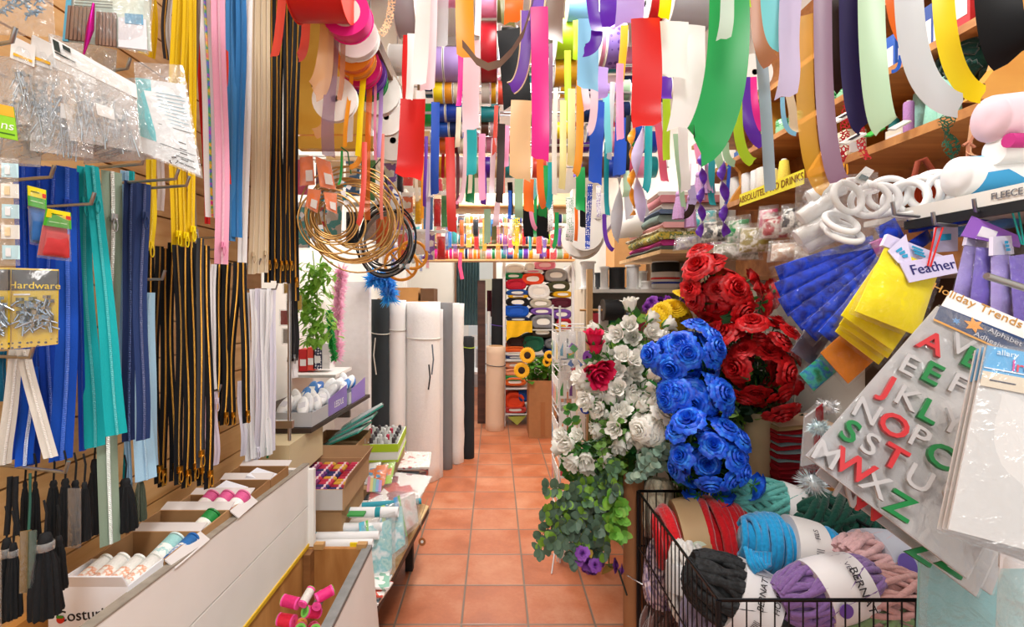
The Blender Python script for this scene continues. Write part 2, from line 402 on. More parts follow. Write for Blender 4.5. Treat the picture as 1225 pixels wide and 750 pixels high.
WORDS = dict(palepink='pale pink', paleyellow='pale yellow', lightblue='light blue', hotpink='hot pink', darkbrown='dark brown', offwhite='off-white', darkgreen='dark green', royal='royal blue', cobalt='cobalt blue', navy='navy blue',
    sky='sky blue', steel='steel blue', ice='icy grey', aqua='aqua', dusty='dusty lavender', emerald='emerald green', sage='sage green', mint='mint green', copper='copper brown', rose='rose pink', indigo='dark indigo', scarlet='brick red', coral='coral red', blue='bright blue', lime='lime green')
def word(c): return WORDS.get(c, c)
FIN = dict(satin='satin', gros='grosgrain', sheer='sheer organza', lace='lace', wired='wire-edged')
def label_ribbons():
    for (o, x, y, w, c, k, sh) in RIBS:
        near = sorted((q for q in RIBS if q[0] is not o), key=lambda q: abs(q[1] - x) + .45 * abs(q[2] - y) - q[3] * .3)
        lf = [q for q in near if q[1] < x - 2][:4]; rt = [q for q in near if q[1] > x + 2][:4]
        size = 'broad' if w >= 20 else ('medium' if w >= 10 else 'narrow')
        a = f'{size} {word(c)} {FIN.get(k, k)} ribbon'; done = False
        lens = {'spiralling': ' spiralling down', 'curling': ' with a curled end', 'straight': ' hanging'}[sh]
        cands = []
        for p in lf:
            for q in rt:
                cands.append(f'{a}{lens} between {word(p[4])} and {word(q[4])} ones')
        for p in near[:6]:
            for q in near[:6]:
                if p is not q: cands.append(f'{a}{lens} beside {word(p[4])} and {word(q[4])} ones')
        for l in cands:
            if l.lower() not in LABELS: tag(o, l, 'ribbon', 'ribbon tails hanging over the aisle'); done = True; break
        if not done: tag(o, cands[0] + f', near the {word(near[7][4])} one', 'ribbon', 'ribbon tails hanging over the aisle')

SPOOLS = []
def spool(c, px0, px1, py0, py1, D, axis='x', kind='satin', flange='f1efe9', n_bands=1, ring=None, tail=None):
    """roll of ribbon between pixels px0..px1, py0..py1 (axis across) or a face-on disc (axis y, going back px1 = depth length in m)"""
    if axis == 'x':
        c0 = W((px0 + px1) / 2, (py0 + py1) / 2, D); L = abs(px1 - px0) * D / F; r = (py1 - py0) / 2 * D / F; ax = Vector((1, 0, 0))
    else:
        c0 = W(px0, py0, D); r = py1 * D / F; L = px1; ax = Vector((0, 1, 0)); c0 = c0 + ax * L / 2
    M = axisM(c0, ax, (0, 0, 1))
    t = thing('ribbon_spool', 'x', 'spool', c0, 'ribbon spools on the overhead rods')
    del LABELS['x']
    f = .0025; rb = r * .96
    mt = kind if not isinstance(kind, str) else {'satin': satin, 'gros': grosgrain, 'lace': lace}.get(kind, satin)(c)
    MB().lathe([(r * .3, -L / 2 + f), (rb * .985, -L / 2 + f), (rb, -L / 2 + f + .002), (rb, L / 2 - f - .002), (rb * .985, L / 2 - f), (r * .3, L / 2 - f)], 32, M).build('ribbon_winding', mt, t)
    for s in (-1, 1):
        z = s * (L / 2 - f / 2)
        MB().lathe([(r * .16, z - f / 2), (r, z - f / 2), (r, z + f / 2), (r * .16, z + f / 2), (r * .16, z - f / 2)], 28, M).build('flange', plain(ring or flange, .55), t, sharp=20)
    if ring:      # the coloured ribbon seen round a narrower inner disc
        z = -(L / 2 + .001)
        MB().lathe([(r * .14, z - .001), (r * .62, z - .001), (r * .62, z + .0005), (r * .14, z + .0005)], 28, M).build('inner_disc', plain(flange, .55), t, sharp=20)
    if tail:      # (colour, x0, y0, x1, y1, w)
        pass
    SPOOLS.append((t, c0, c, L, axis))
    return t
def label_spools():
    for i, (t, p, c, L, ax) in enumerate(SPOOLS):
        near = sorted((q for q in SPOOLS if q[0] is not t), key=lambda q: (q[1] - p).length)
        size = 'wide' if L > .07 else ('narrow' if L < .03 else '')
        a = f'{size} {word(c)} ribbon spool'.strip(); l = None
        for q in near[:8]:
            d = q[1] - p
            rel = 'under' if d.z > .05 else ('above' if d.z < -.05 else ('in front of' if d.y > .04 else ('behind' if d.y < -.04 else 'next to')))
            l = f'{a} on rod {rel} the {word(q[2])} one'
            if l.lower() not in LABELS: break
            l2 = f'{l}, by {word(near[1][2])}'
            l = l2
            if l.lower() not in LABELS: break
        if l.lower() in LABELS:
            for q in near[8:40]:
                l = f'{a} on a rod, {word(near[0][2])} and {word(q[2])} ones near'
                if l.lower() not in LABELS: break
        tag(t, l, 'spool', 'ribbon spools on the overhead rods')

def strip_rows(P0, P1, wv, hw, N=14, wav=.004, ctrl=None, ph=None, cup=0, fan=1.0):
    ph = rr(0, 6) if ph is None else ph; n = wv.cross(Vector((0, 0, 1))).normalized(); rows = []
    if ctrl is None: ctrl = (P0 + P1) / 2
    for i in range(N + 1):
        t = i / N; p = bez(P0, ctrl, P1, t) + n * wav * math.sin(ph + 7 * t) + wv * wav * .6 * math.sin(ph * 2 + 5 * t)
        h = hw * lerp(1, fan, t)
        rows.append([p - wv * h, p - wv * h * .3 + n * cup, p + wv * h * .3 + n * cup, p + wv * h])
    return rows
ZMATS = {}
def teeth_mat(c, metal):
    key = ('teeth', c, metal)
    if key not in ZMATS:
        m, nt, b, o = base('zip teeth ' + c); ZMATS[key] = m
        b.inputs['Roughness'].default_value = .35; b.inputs['Metallic'].default_value = .8 if metal else 0
        w = nd(nt, 'ShaderNodeTexWave'); w.bands_direction = 'Z'; w.inputs['Scale'].default_value = 110
        nt.links.new(coord(nt), w.inputs['Vector'])
        b.inputs['Base Color'].default_value = C(c); bump(nt, b, w.outputs[1], .6, .002)
    return ZMATS[key]
def zipper(col, x0, y0, x1, y1, w, D, label, teeth=None, metal=True, pull='end', pullc=None, yaw=62, group=None, bend=0, fan=1.0, fl=0):
    P0, P1 = W(x0, y0, D), W(x1, y1, D + fl)
    ya = math.radians(yaw); wv = Vector((math.cos(ya), math.sin(ya), 0)); proj = max(.3, abs(math.cos(ya) - P0.x / D * math.sin(ya))); hw = w * D / F / proj / 2
    ctrl = (P0 + P1) / 2 + Vector((bend, 0, 0))
    rows = strip_rows(P0, P1, wv, hw, 16, min(.005, .02 * (P1 - P0).length), ctrl, cup=.0012, fan=fan)
    tape = plain(col, .75, 0, .06, 300, .15, .25, .0, .0)
    o = MB().grid(rows).build('zipper', tape, origin=P0)
    tag(o, label, 'zipper', group)
    n = wv.cross(Vector((0, 0, 1))).normalized()
    if n.dot(CAMP - P0) < 0: n = -n
    k = .11 if metal else .09
    tr = [[r[1] * (.5 + k) + r[2] * (.5 - k) + n * .0022, (r[1] + r[2]) / 2 + n * .0034, r[1] * (.5 - k) + r[2] * (.5 + k) + n * .0022] for r in rows]
    # keep the chain narrow: about 4 mm
    for r in tr:
        m = r[1]; 
        for j, sg in ((0, -1), (2, 1)): r[j] = m + wv * sg * min(.0035, hw * .2) - n * .001
    MB().grid(tr).build('teeth', teeth_mat(teeth or col, metal), o)
    if pull:
        i = 15 if pull == 'end' else 2
        c = (rows[i][1] + rows[i][2]) / 2 + n * .006
        pm = plain(pullc, .3, 1.0) if pullc and pullc in ('d9a441', 'b9bcc0') else plain(pullc or col, .4)
        sl = MB(); fr_ = axisM(c, n, wv)
        sl.box((0, 0, 0), (.012, .016, .006)); sl.box((0, 0, .004), (.004, .012, .004))
        sl.v = [fr_ @ v for v in sl.v]; so = sl.build('slider', pm, o, smooth=False)
        pt = MB(); dz = Vector((0, 0, -1)); b0 = c + n * .006
        pt.tube([b0 + dz * .002 + wv * .004 * math.cos(a) + dz * (.014 + .014 * math.sin(a)) for a in [k * PI / 5 for k in range(10)]], .0016, 5, closed=True)
        pt.build('pull_tab', pm, so)
    return o
def ordinal_zips(lst, desc, anchor, group, **kw):
    """a row of like zippers on one hook, counted from a thing one can find"""
    for i, a in enumerate(lst):
        zipper(*a[:7], f'{desc}, {ORD[i]} from {anchor}', group=group, **{**kw, **(a[7] if len(a) > 7 else {})})

def hook(P, L, label_to=None, ang=(1, -.25, 0), up=.02):
    """steel display hook starting on the slatted board and ending at P"""
    d = Vector(ang).normalized(); a = P - d * L
    return MB().tube([a, lerp(a, P, .5), P - d * .02, P, P + d * .008 + Vector((0, 0, up))], .0032, 6).build('display_hook', plain('aab0b4', .3, .9), origin=a)
HOOKN = [0]
def hook_px(px, py, D, L, label, **kw):
    o = hook(W(px, py, D), L, **kw); tag(o, label, 'hook', 'display hooks'); return o

def quad_uv(q, u, v):
    """q = TL, TR, BR, BL; u across, v down"""
    return lerp(lerp(q[0], q[1], u), lerp(q[3], q[2], u), v)
def qn(q):
    n = (q[1] - q[0]).cross(q[3] - q[0]).normalized()
    return n if n.dot(CAMP - (q[0] + q[2]) / 2) > 0 else -n
def pillow(q, bulge, mats, name, parent=None, nu=10, nv=12, wr=.35, flatback=.5, seed=0, origin=None, top_open=False):
    """soft pouch between the corners q: front and back skin, wrinkled"""
    n = qn(q); f = []; b = []
    for j in range(nv + 1):
        v = j / nv; rf = []; rb = []
        for i in range(nu + 1):
            u = i / nu; p = quad_uv(q, u, v); e = (math.sin(PI * u) ** .6) * (math.sin(PI * v) ** .6)
            w = noise.noise(p * 38 + Vector((seed * 3.1, 0, 0))) * wr
            rf.append(p + n * bulge * e * (1 + w) + n * .0008); rb.append(p - n * bulge * e * flatback * (1 - w) - n * .0008)
        f.append(rf); b.append(rb)
    mb = MB(); mb.grid(f); mb.grid([r[::-1] for r in b])
    ring = lambda g: g[0] + [r[-1] for r in g[1:]] + g[-1][::-1][1:] + [r[0] for r in g[::-1]][1:-1]
    mb.grid([ring(f), ring(b)], wrap=True)
    return mb.build(name, mats, parent, origin)
def subq(q, u0, u1, v0, v1, off=0):
    n = qn(q) * off
    return [quad_uv(q, u0, v0) + n, quad_uv(q, u1, v0) + n, quad_uv(q, u1, v1) + n, quad_uv(q, u0, v1) + n]
def Q(*pts):
    """TL, TR, BR, BL as px, py, D triples"""
    return [W(*p) for p in pts]
def plate(q, th, name, mat, parent=None, origin=None):
    return MB().slab(q, th).build(name, mat, parent, origin, smooth=False)
def sticks(q, n, r, lf=(.2, .5), spread=.01, ang=(-.4, .4), mb=None):
    """loose pins or nails lying in the pouch q"""
    mb = mb or MB(); nn = qn(q); uu = (q[1] - q[0]); vv = (q[3] - q[0])
    for k in range(n):
        a = quad_uv(q, rr(.08, .92), rr(.1, .75)) + nn * rr(-spread, spread); an = rr(*ang); L = vv.length * rr(*lf)
        d = (vv.normalized() * math.cos(an) + uu.normalized() * math.sin(an)); mb.tube([a, a + d * L], r, 5)
        mb.box(a, (r * 4, r * 4, r * 3))
    return mb
def bag(name, label, cat, q, bulge=.012, header=None, header_mat=None, fill=None, group=None, fm=None, wr=.35, loc=None):
    """clear pouch: film, and perhaps a card header along its top; fill(q, parent) puts the contents in"""
    t = thing(name, label, cat, (q[0] + q[1]) / 2, group)
    if fill: fill(q, t)
    pillow(q, bulge, fm or film(), 'clear_film', t, wr=wr, seed=len(bpy.data.objects))
    if header:
        plate(subq(q, -.01, 1.01, -.01, header, .004), .006, 'header_card', header_mat or plain('white', .6), t)
    return t
def carton(label, name, o, ux, uy, sx, sy, h, mat, th=.004, cat='box', group=None, flaps=(), flap_mat=None, inner=None):
    """open box: o = lower near corner, ux, uy = side directions in plan; flaps: (side, length, angle) with side 0..3 = near, far, start, end"""
    o = Vector(o); ux = Vector(ux).normalized(); uy = Vector(uy).normalized(); uz = Vector((0, 0, 1))
    t = thing(name, label, cat, o + ux * sx / 2 + uy * sy / 2, group); B = Matrix((ux, uy, uz)).transposed()
    mb = MB()
    def bx(x0, x1, y0, y1, z0, z1): mb.box(o + ux * (x0 + x1) / 2 + uy * (y0 + y1) / 2 + uz * (z0 + z1) / 2, (x1 - x0, y1 - y0, z1 - z0), B)
    bx(0, sx, 0, th, 0, h); bx(0, sx, sy - th, sy, 0, h); bx(0, th, th, sy - th, 0, h); bx(sx - th, sx, th, sy - th, 0, h); bx(th, sx - th, th, sy - th, 0, th)
    mb.build('box_body', mat, t, smooth=False)
    for (sd, L, an) in flaps:
        a = math.radians(an)
        if sd == 0: e0, e1, out = o, o + ux * sx, -uy
        elif sd == 1: e0, e1, out = o + uy * sy, o + uy * sy + ux * sx, uy
        elif sd == 2: e0, e1, out = o, o + uy * sy, -ux
        else: e0, e1, out = o + ux * sx, o + ux * sx + uy * sy, ux
        d = out * math.cos(a) + uz * math.sin(a); z = uz * h
        q = [e0 + z, e1 + z, e1 + z + d * L, e0 + z + d * L]
        MB().slab(q, th * .7).build('flap', flap_mat or mat, t, smooth=False)
    return t
def thread_spool(p, d, L, r, col, label, group, cap='e9e9e6', labelc=None, cat='thread'):
    """reel of thread: wound thread on a plastic reel"""
    d = Vector(d).normalized(); M = axisM(p, d); t = thing('thread_spool', label, cat, p, group)
    MB().lathe([(r * .5, .03 * L), (r, .06 * L), (r * 1.0, .94 * L), (r * .5, .97 * L)], 18, M).build('thread_winding', plain(col, .6, 0, .15, 200, .2), t)
    for z in (0, L): 
        MB().lathe([(r * .25, z - .002), (r * 1.02, z - .002), (r * 1.02, z + .002), (r * .25, z + .002), (r * .25, z - .002)], 18, M).build('end_cap', plain(cap, .4), t, sharp=20)
    if labelc: MB().lathe([(r * 1.012, .2 * L), (r * 1.012, .62 * L)], 18, M).build('paper_band', mottle(('f6f4ee', 'f6f4ee', labelc, 'f2efe8'), 90), t)
    return t
def roll_of(label, name, p0, p1, r, mat, cat='roll', group=None, core=None, cr=.35, n=28, lump=.0, tie=None, end_mat=None):
    """long roll of cloth or paper from p0 to p1"""
    p0, p1 = Vector(p0), Vector(p1); L = (p1 - p0).length; M = axisM(p0, p1 - p0)
    t = thing(name, label, cat, p0, group); ph = rr(0, 9)
    prof = [(r * cr, 0.0), (r * .97, 0), (r, .004)] + [(r, L * k / 12) for k in range(1, 12)] + [(r, L - .004), (r * .97, L), (r * cr, L - .001), (r * cr, L - .02)]
    fn = (lambda q, z, a: q * (1 + lump * (noise.noise(Vector((math.cos(a) * 1.5, math.sin(a) * 1.5, z * 5 + ph)))))) if lump else None
    MB().lathe(prof, n, M, 0, fn).build('fabric', mat, t)
    if core: MB().lathe([(r * cr * .98, -.004), (r * cr * .98, L + .006), (r * cr * .75, L + .006), (r * cr * .75, L - .05)], 20, M).build('core_tube', plain(core, .8), t)
    if tie:
        z = tie[0] * L
        MB().tube([M @ Vector(((r * 1.03) * math.cos(a), (r * 1.03) * math.sin(a), z + .01 * math.sin(a))) for a in [k * 2 * PI / 24 for k in range(24)]], .004, 5, closed=True).build('tie', plain(tie[1], .7), t)
    return t
# --------------------------------------------------- yarn
def yarn(p, d, L, r, col, label, cat='yarn', band=None, strands=16, thick=.012, mat=None, group='balls of yarn in the wire basket', bandt=None, up=(0, 0, 1), taper=.55, tw=(.5, 1.1), hoop=0):
    """skein lying along d: plied strands wound lengthwise round a soft core, with a paper band"""
    d = Vector(d).normalized(); M = axisM(p, d, up); t = thing('yarn_skein', label, cat, p, group)
    mat = mat or plain(col, .9, 0, .25, 120, .6, .2, .4)
    def rad(z):
        s = max(0, 1 - (abs(z) / (L / 2)) ** 2.6); return r * (taper * .55 + (1 - taper * .55) * s ** .5) if abs(z) < L / 2 * .999 else r * .2
    mb = MB(); k = 14
    prof = [(0, -L / 2 * .97)] + [(rad(z) * .86, z) for z in [(-.95 + 1.9 * i / k) * L / 2 for i in range(k + 1)]] + [(0, L / 2 * .97)]
    mb.lathe(prof, 20, M)
    for i in range(hoop):      # loops wound round the ball
        z0 = (-.93 + 1.86 * i / (hoop - 1)) * L / 2
        if band and band[0] - .13 < z0 / (L / 2) < band[1] + .13: continue
        tl, ph = rr(.05, .16) * r * (1 if i % 3 else -1), rr(-.5, .5)
        pp = []
        for j in range(26):
            a = 2 * PI * j / 26; z = max(-L * .49, min(L * .49, z0 + tl * math.sin(a + ph) + rr(-.1, .1) * thick)); q = rad(z) + thick * rr(.25, .5); pp.append(M @ Vector((q * math.cos(a), q * math.sin(a), z)))
        mb.tube(pp, thick * rr(.9, 1.1), 7, closed=True)
    for layer in range(2 if not hoop else 0):
        ns = strands
        for i in range(ns):
            a0 = 2 * PI * (i + rr(-.2, .2)) / ns; w_ = rr(*tw) * (1 if layer == 0 else -1) * (1 if i % 3 else .3); pts = []
            for j in range(15):
                s = -1 + 2 * j / 14; z = s * L / 2 * (.985 - .03 * layer); a = a0 + w_ * s
                q = rad(z) * (1.0 if layer else .93) + thick * .25; pts.append(M @ Vector((q * math.cos(a), q * math.sin(a), z)))
            mb.tube(pts, thick * rr(.8, 1.1), 6)
    mb.build('yarn', mat, t)
    if band:
        b0, b1, bc = band
        lab = plain(bc, .5) if isinstance(bc, str) else bc
        zs = [lerp(b0, b1, i / 6) * L / 2 for i in range(7)]
        bo = MB().lathe([(rad(z) * 1.0 + thick * 1.25, z) for z in zs] , 30, M).build('paper_band', lab, t)
    t['_M'] = [list(r_) for r_ in M]
    return t, M, rad
# --------------------------------------------------- flowers
def petal_patch(mb, a0, half, prof, ruff=0, mi=0, n=5, seed=0):
    """prof: list of (r, z, spread) from base to lip"""
    rows = []
    for j, (r_, z, sp) in enumerate(prof):
        row = []
        for i in range(n):
            u = -1 + 2 * i / (n - 1); a = a0 + u * half * sp
            rf = 1 + ruff * math.sin(seed + u * 5 + j) * (j / len(prof)); q = r_ * (1 - .07 * u * u) * rf
            row.append(Vector((q * math.cos(a), q * math.sin(a), z * (1 - .10 * u * u * (j / len(prof))))))
        rows.append(row)
    mb.grid(rows, mi)
def rose_mesh(mat, kind, seed):
    """unit bloom (radius about 1), opening along +z"""
    mb = MB(); rs = random.Random(seed)
    if kind == 'bud':
        rings = [(3, .34, 1.45, .75), (4, .5, 1.35, .72), (5, .66, 1.15, .80)]
        for k, (n, q, h, half) in enumerate(rings):
            for i in range(n):
                a = 2 * PI * i / n + k * .6 + rs.uniform(-.15, .15); fl = .12 * k
                petal_patch(mb, a, half, [(.08, -.25, .5), (q * .9, .05, .9), (q * 1.05, h * .45, 1), (q * .9 + fl, h * .85, .9), (q * .78 + fl * 2.4, h, .45)], .05, 0, 5, rs.uniform(0, 6))
        for i in range(5):
            a = 2 * PI * i / 5; petal_patch(mb, a, .3, [(.05, -.36, 1), (.5, -.16, 1), (.74, .2, .7), (.8, .45, .05)], 0, 1, 3)
    elif kind == 'rose':
        rings = [(3, .18, .62, .95), (4, .34, .62, .85), (5, .55, .5, .78), (6, .78, .32, .72), (7, 1.0, .1, .62)]
        for k, (n, q, h, half) in enumerate(rings):
            for i in range(n):
                a = 2 * PI * i / n + k * .7 + rs.uniform(-.2, .2); fl = .05 + .05 * k
                petal_patch(mb, a, half, [(.05, -.3, .4), (q * .62, -.08 + h * .1, .85), (q * .9, h * .65, 1), (q * (1.0 + fl), h, .95), (q * (1.08 + fl * 1.6), h - .06 - .05 * k, .62)], .07, 0, 6, rs.uniform(0, 6))
        for i in range(5):
            a = 2 * PI * i / 5; petal_patch(mb, a, .3, [(.05, -.4, 1), (.4, -.3, 1), (.75, -.2, .7), (.95, -.25, .05)], 0, 1, 3)
    elif kind == 'ruffle':
        for k in range(5):
            n = 5 + k; q = .25 + .19 * k
            for i in range(n):
                a = 2 * PI * i / n + rs.uniform(-.3, .3)
                petal_patch(mb, a, .7, [(.05, -.3, .4), (q * .6, .1, .8), (q * .9, .55 - .09 * k, 1), (q * 1.1, .62 - .13 * k, 1.1)], .2, 0, 7, rs.uniform(0, 6))
    elif kind == 'mum':
        for k in range(7):
            n = 9 + 2 * k; q = .2 + .14 * k
            for i in range(n):
                a = 2 * PI * i / n + k * .4
                petal_patch(mb, a, .22, [(.05, -.2, 1), (q * .6, .25 - .03 * k, 1), (q, .5 - .085 * k, .9), (q * 1.06, .5 - .1 * k, .3)], 0, 0, 3)
    elif kind == 'sun':
        for k in range(2):
            for i in range(15):
                a = 2 * PI * (i + .5 * k) / 15; petal_patch(mb, a, .16, [(.35, 0, 1), (.65, .05 + .05 * k, 1.2), (.9, .08, .9), (1.05, .02, .1)], 0, 0, 3)
        mb.lathe([(.42, 0), (.40, .1), (.22, .14), (0, .12)], 16, None, 1)
    return mesh_only(mb, 'bloom_' + kind, mat)
def leaf(mb, p, d, up, L, w, mi=0, fold=.15, rnd=False):
    d = Vector(d).normalized(); s = d.cross(Vector(up)); s = s.normalized() if s.length > 1e-5 else d.orthogonal(); n = s.cross(d)
    pr = [(0, .08), (.18, .6), (.42, 1), (.7, .75), (1, .03)] if not rnd else [(0, .15), (.15, .75), (.45, 1.05), (.8, .8), (1, .2)]
    rows = [[p + d * L * t - s * w * q + n * (fold * w * q - .1 * L * t * t), p + d * L * t - n * .1 * L * t * t, p + d * L * t + s * w * q + n * (fold * w * q - .1 * L * t * t)] for t, q in pr]
    mb.grid(rows, mi)
GREEN = lambda c='2f7d33': plain(c, .55, 0, .25, 25, .05, .4, 0, .15)
def bunch(name, label, basep, blooms, meshes, size, group, leafc='2f7a35', nleaf=18, stem_to=None, bloom_name='flower_head', leafL=.05, face=None, lw=.35, sdir=None):
    """flowers on stems from basep: blooms = list of points"""
    t = thing(name, label, 'flowers', basep, group); st = MB(); lf = MB(); cen = sum(blooms, Vector()) / len(blooms)
    for i, p in enumerate(blooms):
        out = (p - cen); d = (out * (2.2 if sdir is None else 1.2) + Vector((0, -.07, .045)) + (sdir or Vector((0, 0, 0))) + Vector((rr(-.02, .02), rr(-.02, .02), rr(-.02, .02)))).normalized()
        s = size * rr(.85, 1.15)
        place(meshes[i % len(meshes)], bloom_name, t, axisM(p, d, (rr(-1, 1), rr(-1, 1), rr(-1, 1)), s))
        q = p - d * s * .3; mid = lerp(q, basep, .4) - Vector((0, 0, .0)) + Vector((rr(-.01, .01), .02, 0))
        st.tube([q, q - d * .03, mid, basep + Vector((rr(-.012, .012), rr(-.012, .012), 0))], .0022, 5)
        for k in range(max(1, round(nleaf / len(blooms)))):
            a = lerp(q, mid, rr(.1, .7)); leaf(lf, a, (rr(-1, 1), rr(-1.2, .2), rr(-.4, .8)), (0, 0, 1), leafL * rr(.7, 1.3), leafL * lw)
    st.build('stems', plain('3c6b2c', .6), t); lf.build('leaves', GREEN(leafc), t)
    return t
# ------------------------------------------------------------------ overhead rods, spools and ribbon tails
def rod(p0, p1, r, label, mat=None, name='hanging_rod', grp='overhead rods'):
    return tag(MB().tube([p0, p1], r, 8).build(name, mat or STEEL(), origin=p0), label, 'rod', grp)
def wireup(rodo, p, r=.003):
    MB().tube([p, V(p.x, p.y, ZC)], r, 5).build('hanger_wire', STEEL(), rodo)
RZ = {}
for nm, D, py, x0, x1 in (('purple', 2.02, 78, 440, 800), ('yellow', 2.06, 111, 500, 780), ('royal blue', 2.10, 135, 500, 720), ('teal', 2.14, 153, 500, 720), ('orange-red', 2.2, 174, 500, 720)):
    a, b = W(x0, py, D), W(x1, py, D); o = rod(a, b, .006, f'steel rod carrying the row of {nm} ribbon spools over the aisle')
    wireup(o, a + V(.01, 0, 0)); wireup(o, b - V(.01, 0, 0))
for nm, D, z, xa, xb in (('broad red and white', .93, 2.12, -.35, 1.05), ('pale pink and amber', 1.45, 2.42, -.6, 1.1)):
    a, b = V(xa, D, z), V(xb, D, z); o = rod(a, b, .006, f'steel rod above the {nm} ribbon tails'); wireup(o, a); wireup(o, b)
# spools across the aisle: colour, x0, x1, y0, y1, depth
S = spool
for a in (('white', 467, 486, 54, 90, 2.02), ('lavender', 520, 531, 57, 98, 2.02), ('lavender', 532, 553, 57, 98, 2.02), ('crimson', 575, 595, 28, 98, 2.0), ('black', 599, 618, 35, 96, 2.04),
          ('gold', 662, 691, 70, 103, 2.06), ('lime', 664, 691, 24, 70, 1.98), ('sky', 678, 706, -6, 25, 1.9), ('silver', 797, 849, -28, 34, 1.5), ('red', 772, 800, -20, 28, 1.55), ('silver', 475, 501, -40, 42, 1.6),
          ('yellow', 519, 531, 98, 124, 2.06), ('amber', 532, 542, 98, 124, 2.06), ('cream', 543, 552, 98, 124, 2.06), ('offwhite', 576, 586, 97, 124, 2.06), ('gold', 587, 594, 97, 124, 2.06), ('coral', 595, 604, 97, 125, 2.06),
          ('royal', 518, 533, 123, 146, 2.10), ('royal', 534, 554, 123, 146, 2.10), ('teal', 575, 598, 127, 146, 2.10), ('silver', 655, 668, 98, 118, 2.12), ('navy', 690, 706, 122, 146, 2.10), ('cobalt', 707, 722, 120, 148, 2.10),
          ('cobalt', 521, 537, 144, 164, 2.14), ('navy', 538, 553, 144, 164, 2.14), ('brown', 575, 585, 144, 162, 2.14), ('palepink', 586, 596, 143, 163, 2.14), ('yellow', 660, 680, 146, 166, 2.14), ('cobalt', 700, 722, 148, 170, 2.14),
          ('orange', 526, 537, 164, 184, 2.2), ('maroon', 538, 549, 164, 184, 2.2), ('cream', 550, 556, 165, 184, 2.2), ('rose', 571, 580, 163, 182, 2.2), ('pink', 581, 592, 163, 182, 2.2), ('darkbrown', 594, 604, 162, 182, 2.2), ('rose', 604, 612, 162, 184, 2.2), ('pink', 612, 622, 128, 150, 2.14), ('coral', 612, 622, 160, 182, 2.2),
          ('pink', 520, 546, -25, 8, 1.8), ('pink', 575, 597, -10, 20, 1.9), ('palepink', 548, 566, 16, 44, 2.0), ('olive', 594, 612, -12, 26, 1.9), ('ivory', 620, 640, 100, 124, 2.1), ('lavender', 722, 736, 100, 122, 2.1), ('mint', 740, 752, 96, 120, 2.1), ('white', 752, 768, 100, 130, 2.1),
          ('navy', 737, 752, 122, 146, 2.1), ('cobalt', 753, 768, 146, 170, 2.14), ('beige', 640, 656, 150, 170, 2.16), ('lilac', 800, 815, 40, 70, 2.0), ('violet', 786, 800, 92, 122, 2.05), ('white', 640, 658, 70, 96, 2.05)): S(*a)
rq = random.Random(4)
for py, h in ((72, 15), (104, 13), (138, 14), (170, 13), (200, 13)):
    x = 486 + rq.randrange(8); o = rod(W(480, py, 2.75), W(800, py, 2.75), .005, f'rear steel rod of spools, {["topmost", "second", "third", "fourth", "lowest"][(py - 72) // 32]} of five behind the ribbon tails'); wireup(o, W(482, py, 2.75)); wireup(o, W(798, py, 2.75))
    while x < 775:
        w_ = rq.randrange(9, 19); c_ = ['tan', 'navy', 'pink', 'gold', 'brown', 'royal', 'rose', 'sage', 'orange', 'maroon', 'teal', 'violet', 'beige', 'green', 'coral', 'palepink', 'charcoal', 'mauve'][rq.randrange(18)]
        if rq.random() < .8: S(c_, x, x + w_, py - h, py + h, 2.75)
        x += w_ + 1
printed = S('purple', 722, 745, 30, 81, 1.85, 'x', dotted('8f74cc', '5a3a9a', 40)); S('pink', 715, 721, 30, 80, 1.86)
# the big red roll at the left end
S('red', 352, 416, -48, 25, 1.3, flange='e0341c')
# disc spools on the rod that runs back along the left side
rl = rod(V(-.465, 1.25, 2.33), V(-.465, 2.4, 2.33), .006, 'steel rod running back above the gold hoops, full of ribbon spools seen end-on'); wireup(rl, V(-.465, 1.3, 2.33)); wireup(rl, V(-.465, 2.35, 2.33))
for c, x, y, r, D, L, ring in (('hotpink', 413, 14, 29, 1.36, .05, 'ee1f8c'), ('white', 425, 42, 27, 1.47, .03, None), ('orange', 421, 60, 25, 1.52, .03, 'f08a1c'), ('amber', 424, 68, 24, 1.58, .03, 'f29a1a'), ('magenta', 430, 78, 25, 1.64, .03, 'e0187e'), ('purple', 436, 86, 25, 1.70, .03, '6a3ab4'),
                              ('green', 440, 96, 23, 1.76, .025, '15924a'), ('white', 400, 118, 27, 1.55, .02, None), ('white', 452, 110, 27, 1.86, .03, None), ('white', 470, 168, 24, 2.2, .03, None), ('beige', 462, 140, 22, 2.0, .02, None)):
    spool(c, x, L, y, r, D, 'y', 'satin', ring=ring)
# discs low on the right with curled ends
for c, x, y, r, D, L, ring in (('offwhite', 903, 86, 22, 1.5, .02, None),):
    spool(c, x, L, y, r, D, 'y', 'satin', ring=ring)
label_spools()
bt = MB(); a, b = V(-.40, 1.2, 2.31), V(-.40, 2.5, 2.31); bt.bb(-.418, -.385, 1.2, 2.7, 2.29, 2.335)
tag(bt.build('ceiling_batten', wood('6f5238', '8a6a4a')), 'brown wooden batten sloping away beside the disc spools', 'batten')
bo = bpy.data.objects['ceiling_batten']; MB().bb(-.41, -.393, 1.3, 1.33, 2.33, ZC).build('hanger', wood('6f5238', '8a6a4a'), bo); MB().bb(-.41, -.393, 2.6, 2.63, 2.33, ZC).build('hanger', wood('6f5238', '8a6a4a'), bo)

T = ribbon
